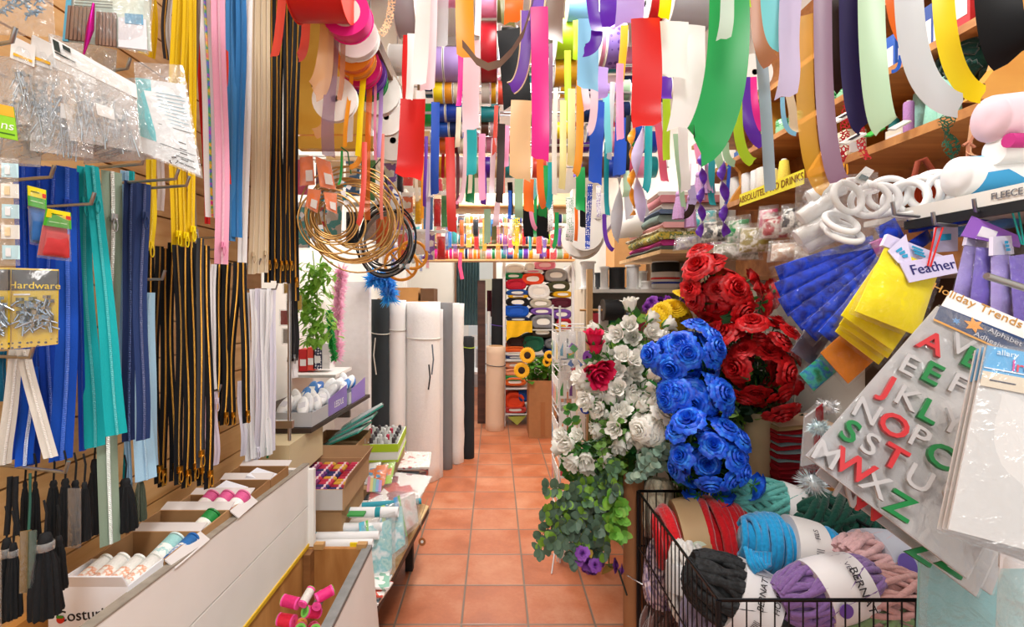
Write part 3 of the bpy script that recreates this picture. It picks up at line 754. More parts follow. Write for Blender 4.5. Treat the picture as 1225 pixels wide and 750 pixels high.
# ---- left group by the disc spools
T('coral', 340, 0, 333, 72, 10, 1.5); T('coral', 366, 22, 356, 68, 10, 1.45, bend=True); T('peach', 391, 20, 374, 108, 15, 1.4, 'sheer', w1=24); T('mauve', 401, 18, 392, 186, 12, 1.42, 'sheer', w1=16)
T('copper', 411, 8, 409, 124, 6, 1.42, 'sheer'); T('peach', 390, 140, 376, 160, 12, 1.6, 'sheer'); T('amber', 424, 45, 412, 175, 5, 1.55); T('yellow', 438, 44, 429, 188, 7, 1.62); T('orange', 443, 66, 438, 262, 7, 1.68, 'sheer')
T('pink', 449, 90, 448, 190, 3.5, 1.7); T('lavender', 457, 80, 452, 187, 5, 1.74); T('coral', 436, 170, 427, 268, 6, 1.6, bend=True); T('salmon', 458, 160, 456, 262, 4, 1.75); T('white', 421, 100, 417, 168, 7, 1.7)
T('peach', 470, 0, 455, 42, 9, 1.5, 'lace'); T('amber', 432, 172, 418, 200, 6, 1.7, bend=True); T('green', 409, 180, 406, 222, 3, 1.6)
# ---- centre left
T('white', 509, 0, 500, 100, 18, 1.2, 'gros'); T('palepink', 516, 0, 512, 110, 17, 1.28); T('white', 492, 40, 490, 121, 9, 1.35); T('white', 503, 108, 499, 186, 11, 1.5); T('red', 487, 42, 486, 125, 9, 1.55)
T('red', 494, 118, 489, 213, 30, 1.42, w1=33); T('silver', 530, 0, 528, 57, 15, 1.35, 'sheer'); T('amber', 557, 0, 557, 65, 22, 1.2); T('palepink', 572, 0, 571, 45, 7, 1.4)
T('palepink', 565, 48, 563, 154, 20, 1.4); T('magenta', 551, 64, 549, 129, 6, 1.6, bend=False); T('cream', 549, 128, 547, 175, 6, 1.9); T('turquoise', 564, 150, 564, 209, 12, 1.7); T('palepink', 557, 152, 549, 242, 5, 1.8, bend=True)
T('coral', 594, 126, 591, 190, 5, 1.9); T('purple', 510, 163, 507, 246, 4, 2.0); T('blue', 521, 122, 520, 232, 10, 1.85); T('scarlet', 538, 164, 541, 277, 11, 1.8); T('maroon', 547, 166, 547, 250, 4, 2.2); T('crimson', 531, 170, 530, 214, 4, 2.3)
T('pink', 556, 178, 545, 243, 4, 2.0, bend=True); T('emerald', 562, 208, 562, 243, 11, 2.0); T('cream', 563, 205, 562, 232, 5, 1.98); T('pink', 577, 160, 577, 240, 8, 1.9, 'gros'); T('purple', 578, 206, 578, 244, 7, 2.1); T('palepink', 591, 165, 588, 233, 6, 1.9)
T('darkbrown', 600, 148, 597, 242, 9, 1.85, 'gros'); T('palepink', 596, 238, 593, 270, 7, 2.1); T('sage', 583, 250, 583, 291, 8, 2.2); T('olive', 591, 268, 591, 292, 6, 2.3); T('amber', 505, 150, 506, 262, 3.5, 2.1); T('lilac', 512, 190, 511, 300, 5, 2.2)
T('white', 516, 185, 515, 236, 5, 2.2); T('ivory', 498, 185, 499, 240, 4, 2.2); T('black', 611, 34, 619, 125, 34, 1.75); T('olive', 604, 0, 608, 30, 16, 1.5); T('orange', 620, 0, 614, 22, 22, 1.3)
T('purple', 630, 12, 611, 105, 14, 1.25, 'wired', bend=True); T('purple', 651, 0, 641, 24, 17, 1.2, 'wired'); T('magenta', 645, 8, 646, 190, 21, 1.15); T('mauve', 659, 52, 657, 172, 5, 1.5); T('taupe', 668, 0, 662, 53, 21, 1.2); T('tan', 624, 120, 622, 214, 25, 1.5)
T('pink', 606, 150, 605, 200, 7, 2.0); T('rose', 605, 160, 603, 196, 6, 2.1)
T('lime', 679, 60, 682, 142, 8, 1.6, bend=True); T('lime', 689, 24, 689, 70, 8, 1.65); T('sky', 704, 22, 703, 106, 25, 1.25); T('violet', 696, 0, 714, 40, 14, 1.1, bend=False); T('violet', 714, 36, 699, 60, 14, 1.1, bend=True); T('violet', 728, 0, 727, 29, 20, 1.15)
T('lavender', 755, 0, 754, 24, 33, 1.0); T('gold', 747, 30, 742, 98, 9, 1.5); T('red', 772, 22, 772, 152, 35, .98); T('yellow', 790, 0, 797, 16, 14, .95); T('white', 806, 26, 806, 93, 35, 1.02); T('white', 826, 30, 822, 148, 37, 1.06)
T('green', 872, 0, 838, 172, 44, .86, bend=True, yaw=8, w1=50); T('white', 873, 0, 867, 45, 17, .8, 'sheer'); T('lime', 890, 0, 890, 9, 14, .9); T('pink', 742, 76, 742, 167, 9, 1.5); T('lavender', 722, 80, 722, 115, 12, 1.5)
T('palepink', 699, 100, 703, 131, 9, 1.5); T('palepink', 711, 104, 703, 158, 9, 1.45, bend=True); T('aqua', 725, 112, 729, 182, 8, 1.6); T('silver', 733, 98, 729, 190, 6, 1.7); T('blue', 715, 122, 712, 219, 16, 1.6); T('blue', 744, 140, 740, 210, 15, 1.7)
T('charcoal', 752, 138, 751, 204, 6, 1.7); T('teal', 726, 170, 726, 258, 6, 1.75); T('paleyellow', 674, 120, 673, 224, 8, 1.6); T('paleyellow', 684, 106, 684, 196, 9, 1.55); T('amber', 694, 96, 688, 208, 9, 1.5, bend=True); T('offwhite', 665, 105, 664, 232, 6, 1.65)
T('lime', 797, 116, 797, 192, 9, 1.3); T('violet', 797, 92, 797, 120, 13, 1.25); T('rose', 787, 146, 794, 218, 9, 1.35, bend=False); T('turquoise', 776, 146, 771, 228, 9, 1.45, bend=True); T('amber', 757, 148, 757, 257, 9, 1.45, twist=2.2); T('lilac', 766, 146, 764, 265, 13, 1.42, twist=1.0)
T('white', 817, 145, 821, 228, 12, 1.3); T('lilac', 826, 222, 830, 243, 10, 1.32); T('sage', 808, 160, 817, 248, 6, 1.4, bend=False); T('sage', 858, 164, 868, 204, 9, 1.3, bend=True); T('violet', 841, 178, 838, 282, 9, 1.3, twist=2.4); T('violet', 864, 192, 868, 281, 10, 1.28, twist=1.8)
T('blue', 873, 192, 871, 243, 4, 1.5); T('lime', 882, 116, 901, 194, 11, 1.15, yaw=30, bend=True); T('sage', 868, 170, 879, 196, 8, 1.25, bend=True); T('pink', 833, 172, 838, 195, 7, 1.4); T('darkbrown', 828, 236, 818, 258, 8, 1.5, bend=True); T('mauve', 842, 165, 846, 230, 4, 1.6); T('teal', 852, 190, 852, 246, 8, 1.6)
T('green', 694, 200, 694, 252, 11, 1.9); T(dotted('1d3fa0', 'f4f4f4', 140), 706, 220, 702, 298, 6, 1.8, dotted('1d3fa0', 'f4f4f4', 140), word='spotted navy', note='spotted'); T('orange', 633, 214, 633, 253, 12, 1.9); T('sage', 621, 212, 621, 260, 10, 1.8); T('orange', 646, 186, 652, 248, 8, 1.85, bend=True); T('green', 651, 198, 649, 258, 11, 1.95)
T('turquoise', 659, 194, 655, 248, 7, 1.8, bend=True); T('black', 640, 250, 642, 283, 30, 2.2); T(dotted('f2f2f0', '222222', 150), 659, 238, 658, 276, 6, 2.0, dotted('f2f2f0', '222222', 150), word='black-and-white', note='spotted'); T(dotted('f2f2f0', '1c8a3c', 150), 681, 236, 681, 288, 9, 2.0, dotted('f2f2f0', '1c8a3c', 150), word='green-and-white', note='spotted')
T('yellow', 618, 258, 617, 294, 9, 2.2, 'lace'); T('green', 666, 254, 661, 296, 5, 2.1, bend=True); T('pink', 635, 232, 642, 274, 5, 2.0, bend=True); T('orange', 689, 248, 689, 288, 4, 2.1); T('silver', 737, 212, 741, 288, 14, 1.8, twist=.5); T('white', 724, 232, 724, 260, 10, 1.9)
T('silver', 750, 214, 753, 262, 10, 1.9, bend=False); T('silver', 770, 238, 776, 256, 8, 1.7, bend=True); T('purple', 723, 256, 734, 299, 5, 1.9, bend=True); T('mint', 749, 204, 750, 234, 8, 1.7, bend=False); T('aqua', 637, 214, 641, 236, 8, 1.9, bend=True); T('green', 641, 232, 640, 284, 4, 2.2); T(dotted('f2f2f0', '7a3ab0', 150), 716, 222, 717, 262, 6, 2.0, dotted('f2f2f0', '7a3ab0', 150), word='purple-and-white', note='spotted')
T('black', 697, 236, 697, 272, 7, 2.3); T('violet', 692, 196, 690, 212, 9, 2.1); T('cobalt', 610, 228, 609, 262, 4, 2.3); T('black', 610, 218, 611, 258, 6, 2.4); T('salmon', 604, 180, 602, 232, 4, 2.3)
# ---- the broad tails on the right, on rods that run back
T('aqua', 922, 0, 936, 50, 24, .80, yaw=20, bend=True); T('copper', 906, 0, 923, 77, 18, .95, yaw=40, bend=True); T('dusty', 949, 0, 945, 113, 27, .78, yaw=8); T('steel', 910, 58, 921, 226, 14, 1.0, yaw=25, bend=False); T('beige', 944, 112, 950, 160, 10, 1.1)
T('gold', 962, 18, 988, 226, 19, .86, 'sheer', yaw=60, bend=True); T('mauve', 984, 0, 1004, 217, 19, .84, yaw=55, bend=True); T('darkbrown', 998, 0, 1010, 104, 20, .92, yaw=55, bend=True); T('indigo', 1017, 0, 1034, 152, 23, .84, yaw=50, bend=True); T('mint', 1042, 0, 1060, 150, 27, .78, yaw=45, bend=True)
T('orange', 1066, 0, 1106, 60, 15, .84, yaw=70, bend=True); T('ice', 1086, 0, 1148, 127, 28, .74, yaw=70, bend=True); T('yellow', 1127, 0, 1177, 112, 21, .74, yaw=80, bend=True); T('black', 1192, 0, 1216, 68, 42, .64, yaw=40, bend=True); T('cobalt', 1077, 66, 1066, 86, 4, 1.0, bend=True)
T('darkgreen', 1136, 128, 1134, 195, 16, .98, 'lace', twist=1.0); T('crimson', 1014, 122, 1008, 196, 12, 1.05, 'lace'); T('crimson', 1028, 150, 1034, 192, 12, 1.03, 'lace'); T('peach', 1163, 150, 1157, 190, 7, 1.0); T('sky', 936, 116, 953, 160, 5, 1.05, bend=True)
T('violet', 891, 92, 914, 172, 13, 1.22, bend=True); T('hotpink', 899, 92, 918, 152, 12, 1.25, bend=True)
label_ribbons()
# drooping taupe loop
lp = [W(x, y, 1.18) for x, y in ((640, -10), (634, 14), (626, 40), (612, 62), (598, 76), (584, 80), (570, 73), (560, 60), (553, 52))]
rows = [[p - V(0, .008, 0) + V(0, 0, .006), p + V(0, .008, 0) - V(0, 0, .006)] for p in lp]
tag(MB().grid(rows).build('ribbon', satin('taupe')), 'narrow taupe ribbon drooping in a loop below the amber ribbon', 'ribbon', 'ribbon tails hanging over the aisle')
# ------------------------------------------------------------------ left side: slatted board, hooks, zippers
XS = -.95
sw = MB()
z = .30
while z < 2.6:
    sw.bb(XS - .022, XS, -.4, 2.0, z, z + .095); z += .1
sw.bb(XS - .04, XS - .018, -.4, 2.0, .3, 2.62)
tag(sw.build('slatted_board', wood('c9985c', 'dcb27a', (1, 1.5, 20)), smooth=False), 'pale wooden slatted display board behind the zippers and tassels', 'display board')
post = tag(MB().tube([V(-.815, 1.95, .9), V(-.815, 1.95, ZC)], .007, 10).build('display_post', STEEL(), origin=V(-.815, 1.95, .9)), 'thin upright steel post in front of the yellow pine board', 'post')
MB().tube([W(316, 12, 1.95), W(350, 4, 1.95)], .005, 6).build('cross_bar', STEEL(), post); MB().tube([W(316, 15, 1.95), W(350, 13, 1.95)], .004, 6).build('cross_bar', STEEL(), post)
for z in (.95, 1.9): MB().bb(-.95, -.80, 1.94, 1.96, z, z + .03).build('bracket', STEEL(), post, smooth=False)
# --- the second row of hooks: long zippers in colour
Z = zipper
Zg = 'zippers on the hooks of the slatted board'
def zl(l): return l
for i, (x0, y0, x1, y1, w) in enumerate(((30, 196, 24, 548, 22), (46, 198, 40, 556, 22), (60, 200, 58, 545, 20))):
    Z('royal', x0, y0, x1, y1, w, .93, f'royal blue zipper behind the packets, {ORD[i]} from the white-beige pair', group=Zg, metal=False, teeth='1c52c4', pull=None)
Z('blue', 80, 200, 76, 550, 25, .91, 'broad bright royal blue zipper beside the turquoise ones', group=Zg, metal=False, teeth='2a68e0', pull='start', pullc='royal', fan=1.15)
Z('royal', 92, 205, 98, 540, 9, .97, 'narrow royal blue zipper just behind the turquoise ones', group=Zg, metal=False, pull=None)
Z('turquoise', 100, 200, 110, 535, 18, .99, 'turquoise zipper hanging straight beside the royal blue one', group=Zg, metal=False, teeth='3fc0c4', pull='start', fan=1.5)
Z('turquoise', 109, 198, 142, 520, 17, .985, 'turquoise zipper swinging out towards the sage green one', group=Zg, metal=False, teeth='40c4c8', pull='start', fan=1.6)
Z('sage', 131, 205, 131, 650, 25, 1.03, 'sage green zipper hanging lower than all others', group=Zg, teeth='cfd8d0', pull='start', pullc='b9bcc0', w_=None) if False else Z('93a894', 131, 205, 131, 650, 25, 1.03, 'sage green zipper hanging lower than all others', group=Zg, teeth='d4dcd6', pull='start', pullc='b9bcc0')
Z('lightblue', 150, 205, 172, 574, 16, 1.10, 'light blue zipper hanging behind the navy pair', group=Zg, metal=False, pull=None, fan=1.7)
Z('8ab4d4', 146, 205, 152, 590, 8, 1.08, 'dusty blue zipper between sage green and navy ones', group=Zg, metal=False, pull=None)
Z('turquoise', 158, 205, 152, 584, 7, 1.09, 'narrow turquoise zipper with its end loose under the navy pair', group=Zg, metal=False, pull=None)
Z('navy', 156, 216, 154, 528, 16, 1.05, 'navy zipper beside the sage green one', group=Zg, teeth='3a4a72', pull=None)
Z('263a6a', 170, 220, 168, 526, 17, 1.04, 'navy zipper with crooked tape in front of the light blue one', group=Zg, metal=False, teeth='33447a', pull='start', bend=.006)
Z('lightblue', 178, 350, 178, 560, 15, 1.12, 'pale sky blue zipper spreading out beside the black bunch', group=Zg, metal=False, pull=None, fan=1.6)
# beige pair at the lower left
Z('e2ddd2', 18, 418, 6, 556, 17, .86, 'grey-white zipper leaning outwards under the screw packets', group=Zg, metal=False, teeth='f2efe8', pull=None, fan=1.2)
Z('d8d2c8', 28, 418, 60, 548, 17, .85, 'beige-white zipper crossing over the royal blue ones', group=Zg, metal=False, teeth='efebe2', pull=None, fan=1.1)
Z('blue', 36, 440, 30, 556, 22, .89, 'royal blue zipper with bright teeth behind the beige-white pair', group=Zg, teeth='c8d4f0', pull=None)
Z('0c5a78', 4, 420, 2, 480, 10, .87, 'petrol blue zipper at the very edge beside the beige-white pair', group=Zg, metal=False, pull=None)
# yellow, on the upper hooks
Z('e0b400', 170, -50, 172, 66, 11, 1.2, 'golden yellow zipper on the top hook behind the needle packet', group=Zg, metal=False, pull=None)
Z('e4b806', 182, -50, 183, 70, 9, 1.22, 'golden yellow zipper on the top hook beside the black and grey ones', group=Zg, metal=False, pull=None)
Z('f0d020', 181, 190, 180, 300, 12, 1.17, 'lemon yellow zipper with its end above the first black ones', group=Zg, metal=False, pull='end')
for i, (x0, x1, y1, w) in enumerate(((212, 209, 302, 13), (221, 220, 304, 10), (231, 230, 296, 9))):
    Z('ecc414', x0, -50, x1, y1, w, 1.2 + .01 * i, f'long yellow zipper reaching down to the black bunch, {ORD[i]} from the needle packet', group=Zg, metal=False, pull='end', pullc='yellow')
Z('7b6a5c', 234, -50, 231, 300, 8, 1.26, 'taupe zipper between the yellow and the rainbow-toothed ones', group=Zg, pull='end', pullc='b9bcc0', teeth='9a8c80')
Z('3a3434', 196, -50, 199, 72, 7, 1.28, 'black zipper on the top hook between yellow ones', group=Zg, pull=None, teeth='d9a441'); Z('c9c2ba', 204, -50, 203, 74, 7, 1.29, 'grey-beige zipper on the top hook between yellow ones', group=Zg, pull=None)
Z('f2ecec', 192, 190, 193, 252, 9, 1.25, 'short white zipper between two yellow ones', group=Zg, pull=None, metal=False); Z('a01818', 216, 225, 216, 270, 3, 1.26, 'dark red zipper edge showing between the yellow ones', group=Zg, pull=None, metal=False)
# white with rainbow teeth, red, pink, blue, white
Z('d81f1c', 239, -50, 246, 268, 7, 1.42, 'red zipper behind the rainbow-toothed one', group=Zg, metal=False, pull=None)
m = mottle(('e83a8a', 'f0c030', '40b060', '5a78e0', 'c050c0'), 22, .4, (1, 1, 2)); ZMATS[('teeth', 'rainbow', False)] = m
Z('f4f2f2', 244, -50, 253, 260, 15, 1.36, 'white zipper with rainbow teeth beside the pink one', group=Zg, metal=False, teeth='rainbow', pull=None)
Z('f0a9c4', 261, -50, 266, 316, 17, 1.37, 'pale pink zipper ending in a ring pull', group=Zg, metal=False, teeth='f6c0d4', pull='end', pullc='pink')
Z('e23a1c', 268, 60, 272, 220, 6, 1.46, 'orange-red zipper edge between the pink and blue ones', group=Zg, metal=False, pull=None)
Z('3f86c4', 277, -50, 276, 288, 13, 1.48, 'sky blue zipper beside the pale pink one', group=Zg, metal=False, pull=None); Z('2f78b8', 288, -50, 284, 284, 13, 1.5, 'mid blue zipper beside the white one', group=Zg, metal=False, pull=None)
Z('f4f4f4', 298, -50, 291, 322, 11, 1.58, 'white zipper between the blue and beige ones', group=Zg, metal=False, pull=None)
for i, (x0, x1) in enumerate(((306, 302), (313, 310), (320, 317))):
    Z('d3bf9e', x0, -50, x1, 328 - i, 9, 1.68 + .02 * i, f'beige zipper beside the long black ones, {ORD[i]} from the white one', group=Zg, metal=False, pull='end' if i != 1 else None, teeth='e2d2b6')
for i, (x0, x1, y1) in enumerate(((326, 320, 338), (332, 328, 336), (338, 333, 339), (344, 341, 338), (349, 346, 339), (355, 352, 360))):
    Z('17181b', x0, -50, x1, y1, 8 if i < 5 else 10, 1.82 + .015 * i, f'long black zipper with brass teeth, {ORD[i]} from the beige ones', group=Zg, teeth='c9963c', pull='end', pullc='d9a441')
# the two black bunches
for i in range(9):
    x = 180 + 8.3 * i
    Z('141518', x, 292 + (i % 3) * 3 - i * .5, x + 1 + (i - 4) * .8, 574 + (i * 37 % 11), 10.5, 1.17 + .012 * (i % 4) + .004 * i, f'black zipper with brass teeth in the big bunch, {ORD[i]} from the light blue one', group=Zg, teeth='c08e38' if i % 3 != 1 else '8a6a34', pull='end', pullc='d9a441')
Z('3c3d40', 241, 285, 239, 560, 9, 1.16, 'dark grey zipper with brass teeth at the end of the big black bunch', group=Zg, teeth='c9963c', pull='end', pullc='d9a441')
for i, (x, x1, y1) in enumerate(((262, 259, 520), (272, 268, 508), (282, 276, 508), (290, 296, 506))):
    Z('17181b', x, 314, x1, y1, 10, 1.47 + .012 * i, f'black zipper with brass teeth in the small bunch, {ORD[i]} from the white ones', group=Zg, teeth='c9963c', pull='end', pullc='d9a441')
# white ones between and after
for i, (x, x1, y0, y1, w, D) in enumerate(((249, 250, 312, 470, 9, 1.42), (256, 257, 316, 466, 7, 1.44))): Z('f1f2f5', x, y0, x1, y1, w, D, f'white zipper between the two black bunches, {ORD[i]} from the dark grey one', group=Zg, metal=False, pull=None, bend=-.008)
for i, (x, x1, y1) in enumerate(((245, 244, 556), (252, 251, 562), (258, 258, 556))): Z('ecc9d8' if i < 2 else 'e6dcec', x, 468, x1, y1, 7, 1.43 + .01 * i, f'pale pink short zipper under the white pair, {ORD[i]} from the black bunch', group=Zg, metal=False, pull='start')
for i, (x, x1, y0, y1) in enumerate(((288, 291, 455, 545), (296, 297, 350, 552), (302, 304, 346, 548), (309, 308, 345, 550), (315, 316, 346, 546), (321, 321, 345, 544), (327, 326, 345, 540))):
    Z('f4f5f8' if i % 3 else 'e4e2f0', x, y0, x1, y1, 7.5, 1.66 + .012 * i, f'white zipper with white teeth, {ORD[i]} from the small black bunch', group=Zg, metal=False, pull='end' if i == 3 else None)
Z('2f8f5a', 319, 500, 319, 548, 3, 1.72, 'narrow green zipper end among the white ones', group=Zg, metal=False, pull=None); Z('202226', 351, 340, 350, 432, 13, 2.02, 'black zipper hanging in front of the green garland', group=Zg, pull='end', teeth='3a3c40', pullc='b9bcc0')
Z('f4f4f6', 350, 432, 351, 452, 11, 2.03, 'short white zipper right under the black one by the garland', group=Zg, metal=False, pull=None)
# hooks that show
for px, py, D, L, lb in ((61, 212, .86, .17, 'steel hook above the blue blister packet'), (109, 244, .88, .15, 'steel hook above the red blister packet'), (170, 196, 1.0, .2, 'steel hook just under the clear pin bags'), (210, 214, 1.02, .22, 'steel hook crossing the navy zippers, the higher of two'), (223, 222, 1.05, .22, 'steel hook crossing the navy zippers, the lower of two'),
                         (194, 334, 1.12, .15, 'steel hook at the top of the big black zipper bunch'), (36, 428, .84, .1, 'steel hook holding the beige-white zippers'), (261, 284, 1.4, .14, 'steel hook beside the end of the pink zipper'), (272, 298, 1.44, .14, 'steel hook above the small black zipper bunch'), (262, 468, 1.45, .14, 'steel hook above the pale pink short zippers'),
                         (330, 346, 1.72, .14, 'steel hook above the white zippers'), (310, 316, 1.7, .14, 'steel hook below the beige zippers'), (78, 565, .86, .16, 'steel hook holding the hanging black tassels'), (14, 50, .72, .2, 'steel hook at the top of the clear pin bags'), (152, 82, .95, .28, 'dark steel hook under the wooden-clip packet')): hook_px(px, py, D, L, lb)

# ------------------------------------------------------------------ packets upper left
def fill_sticks(n, r, col='c4d0d8', lf=(.2, .5), ang=(-.4, .4), metal=.9):
    def f(q, t): 
        sticks(subq(q, .06, .94, .28, .92), n, r, lf, .006, ang).build('pins', plain(col, .25, metal), t)
    return f
def brand(q, t, s, u, v, size, col, ang=0, n=.0105, name='lettering'):
    p = quad_uv(q, u, v) + qn(q) * n; text(s, p, q[1] - q[0], q[0] - q[3], size, plain(col, .6), t, name)
def lines(q, t, rows, col='20262a', n=.006, name='small_print'):
    """lines of small print as thin dark bars"""
    mb = MB()
    for (u0, u1, v, th) in rows:
        s = subq(q, u0, u1, v, v + th, n); mb.slab(s, .0006)
    return mb.build(name, plain(col, .7), t, smooth=False)
# bag of blue-grey pieces, top corner
q = Q((-40, -70, .74), (58, -70, .74), (66, 44, .76), (-40, 40, .73))
bag('clear_bag', 'clear bag of bluish metal bits with green leaves beside the wooden-clip packet', 'bag', q, .015, fill=lambda q, t: (sticks(subq(q, .1, .9, .4, .9), 60, .0012, (.06, .16), .008, (-1.5, 1.5)).build('metal_bits', plain('7fa3c0', .3, .6), t), [leaf(mbx, quad_uv(q, .8, .8), V(rr(-1, 1), -.2, rr(-1, .3)), V(0, 1, 0), .02, .007) for mbx in [MB()] for k in range(4)] and None), group='clear packets on the upper hooks')
# wooden clip packet
q = Q((86, -60, .84), (176, -60, .88), (182, 62, .88), (76, 50, .84))
def clips(q, t):
    plate(subq(q, .04, .98, .02, .98, -.004), .002, 'backing_card', mottle(('cfe0cc', 'dfe8d8', 'bcd8d4'), 14), t)
    for j, (u0, u1, v0, v1) in enumerate(((.03, .30, .62, .98), (.36, .60, .66, 1.0))):
        mb = MB()
        for k in range(6): mb.slab(subq(q, lerp(u0, u1, k / 6), lerp(u0, u1, (k + .75) / 6), v0, v1, .006), .005)
        mb.build('wooden_clips', wood('6a4638', '94705a', (30, 1, 1)), t, smooth=False)
    plate(subq(q, .62, .95, .70, 1.0, .006), .003, 'white_insert', plain('e9e6ec', .5), t); plate(subq(q, .0, .06, .5, 1.0, .005), .004, 'blue_edge', plain('5fb0d0', .5), t)
    plate(subq(q, .7, .92, .66, .76, .0075), .001, 'blue_badge', plain('6aa8cc', .5), t)
    lines(q, t, [(.1, .55, .52 + .03 * k, .008) for k in range(4)], '5a6a60')
bag('clip_packet', 'clear packet of small brown wooden clips with a blue edge', 'packet', q, .014, fill=clips, group='clear packets on the upper hooks')
cr = MB(); cr.tube([W(112, 4, .83), W(108, 34, .83), W(100, 66, .83)], [.002, .0055, .0012], 8); tag(cr.build('crochet_hook', plain('b5127f', .25, .7), origin=W(112, 4, .83)), 'shiny magenta metal crochet hook in front of the wooden-clip packet', 'crochet hook')
# green mesh packet behind
q = Q((128, -60, .9), (190, -60, .95), (178, 66, .95), (134, 56, .9)); bag('clear_bag', 'pale green clear packet with blue round badge above the size-chart packet', 'bag', q, .01, header=.1, header_mat=plain('cfe4d0', .6), fill=lambda q, t: (plate(subq(q, .05, .95, .05, .97, -.003), .002, 'backing_card', plain('d5e5d6', .6), t), plate(subq(q, .5, .9, .72, .84, .003), .001, 'blue_badge', plain('4c8fc0', .5), t), lines(q, t, [(.1, .45, .7 + .04 * k, .012) for k in range(4)], '8a9a90')), group='clear packets on the upper hooks')
# white headed pin bags
for i, (pts, wd) in enumerate((([(14, 44, .76), (42, 58, .78), (36, 150, .78), (6, 148, .76)], 'first'), ([(38, 44, .78), (62, 56, .80), (60, 168, .8), (24, 168, .78)], 'second'))):
    bag('pin_packet', f'clear packet with yellow-printed white header, {wd} from the snap-fastener packet', 'packet', Q(*pts), .008, header=.25, header_mat=plain('ece9e4', .6), fill=lambda q, t: (fill_sticks(16, .0012)(q, t), lines(q, t, [(.1, .9, .18, .03)], 'e8b020', .0062)), group='white-headed pin packets')
for i, (pts, lb) in enumerate((([(40, 44, .79), (114, 80, .84), (112, 190, .84), (36, 180, .79)], 'clear packet of long steel pins with a black-marked white header'), ([(62, 46, .77), (162, 102, .82), (170, 182, .83), (84, 168, .78)], 'clear bulging packet of steel pins with white header tag, overlapping the size-chart packet'))):
    def ff(q, t, i=i):
        fill_sticks(46, .0013, 'b8c6d0', (.2, .5), (-.35, .2))(q, t)
        plate(subq(q, .45, .68, .52, .66, .012), .001, 'white_insert', plain('f0f0ee', .5), t)
        mb = MB(); mb.slab(subq(q, .02, .09, .015, .12, .0075), .0008); mb.slab(subq(q, .13, .22, .015, .06, .0075), .0008); mb.slab(subq(q, .02, .26, .135, .15, .0075), .0008); mb.build('black_mark', plain('15241c', .6), t, smooth=False)
    bag('pin_packet', lb, 'packet', Q(*pts), .016, header=.2, fill=ff, group='white-headed pin packets', wr=.6, fm=film('white', .55, 1.0, 1.3))
bag('pin_packet', 'clear packet of grey pins lying lowest, above the royal blue zippers', 'packet', Q((40, 128, .82), (176, 150, .9), (172, 192, .9), (24, 192, .82)), .018, fill=fill_sticks(40, .0013, '8c9aa4', (.3, .7), (-1.3, -.8)), group='white-headed pin packets', wr=.7, fm=film('d8dcde', .6, 1.0, 1.3))
for i, (pts, lb) in enumerate((([(-20, 66, .80), (60, 70, .83), (48, 200, .83), (-20, 196, .80)], 'hazy clear packet of clips behind the white-headed pin packets'), ([(96, 96, .9), (182, 92, .95), (186, 190, .95), (100, 196, .9)], 'hazy clear packet behind the bulging pin packet'), ([(58, 40, .9), (140, 60, .95), (136, 130, .95), (60, 120, .9)], 'clear packet under the wooden-clip packet'))): bag('pin_packet', lb, 'packet', Q(*pts), .014, fill=fill_sticks(24, .0013, 'a8b4bc', (.2, .4), (-1.2, 1.2)), group='hazy packets at the back', wr=.8, fm=film('d0d4d8', .9, 1.0, 1.2))
# size chart packet with recycling marks
q = Q((160, 74, .88), (219, 78, .93), (243, 214, .93), (166, 182, .88))
def chart(q, t):
    plate(subq(q, .02, .98, .16, .97, -.006), .002, 'white_card', plain('eef1f3', .6), t); plate(subq(q, .02, .30, .16, .8, -.005), .001, 'aqua_panel', plain('5cc3cc', .6), t)
    lines(q, t, [(.38, .92, .28 + .035 * k, .006) for k in range(9)], '9cc4d4', -.004); lines(q, t, [(.36, .95, .6, .006), (.36, .95, .8, .006), (.6, .9, .86, .012), (.6, .9, .92, .012)], '3a4448', -.004)
    for u, v in ((.68, .72), (.68, .82)): lines(q, t, [(u, u + .12, v, .008), (u, u + .12, v + .06, .008)], '20262a', -.0035); 
    c0 = quad_uv(q, .55, .93) + qn(q) * -.003; uu, vv = (q[1] - q[0]).normalized(), (q[3] - q[0]).normalized()
    mb = MB()
    for k in range(3):
        a = 2 * PI * k / 3; mb.tube([c0 + (uu * math.cos(a + d) + vv * math.sin(a + d)) * .0065 for d in (0, .6, 1.2)], .0011, 5)
    mb.build('recycling_mark', plain('16181a', .6), t)
bag('size_chart_packet', 'big clear packet with aqua panel and recycling marks overlapping the yellow zippers', 'packet', q, .014, fill=chart, group='clear packets on the upper hooks', wr=.5)
# green tag and aqua shapes at the edge
q = Q((-30, 118, .74), (16, 128, .76), (21, 168, .76), (-30, 158, .74)); t = thing('price_card', 'lime green card with orange top lettered in white at the edge', 'card', q[0]); plate(q, .003, 'card', plain('8fd01c', .6), t); plate(subq(q, 0, 1, 0, .32, .0006), .0005, 'orange_band', plain('f0b020', .6), t); brand(q, t, 'ns', .80, .62, .018, 'f4f4f0', n=.001); lines(q, t, [(.5, .95, .84, .04)], '3a6a10', .0008)
q = Q((-30, 186, .74), (22, 190, .77), (24, 318, .77), (-30, 318, .74))
def eyelets(q, t):
    for k in range(5):
        for j in range(2):
            v = .05 + .19 * k; s = subq(q, .58 * j + .02 - .02 * (k % 2), .58 * j + .42, v, v + .13, .002)
            mb = MB(); mb.slab(s, .004); pm = plain('bfe6ee' if (k + j) % 2 else 'f2efe6', .5); mb.build('foam_shape', pm, t, smooth=False)
            mb = MB(); mb.slab(subq(s, .2, .5, .2, .8, .003), .003); mb.build('foam_dot', plain('f4d8a0' if k % 2 else 'f6f6f6', .5), t, smooth=False)
bag('shape_packet', 'clear packet of pale aqua and white foam shapes hanging at the edge', 'packet', q, .012, fill=eyelets, group='clear packets on the upper hooks')
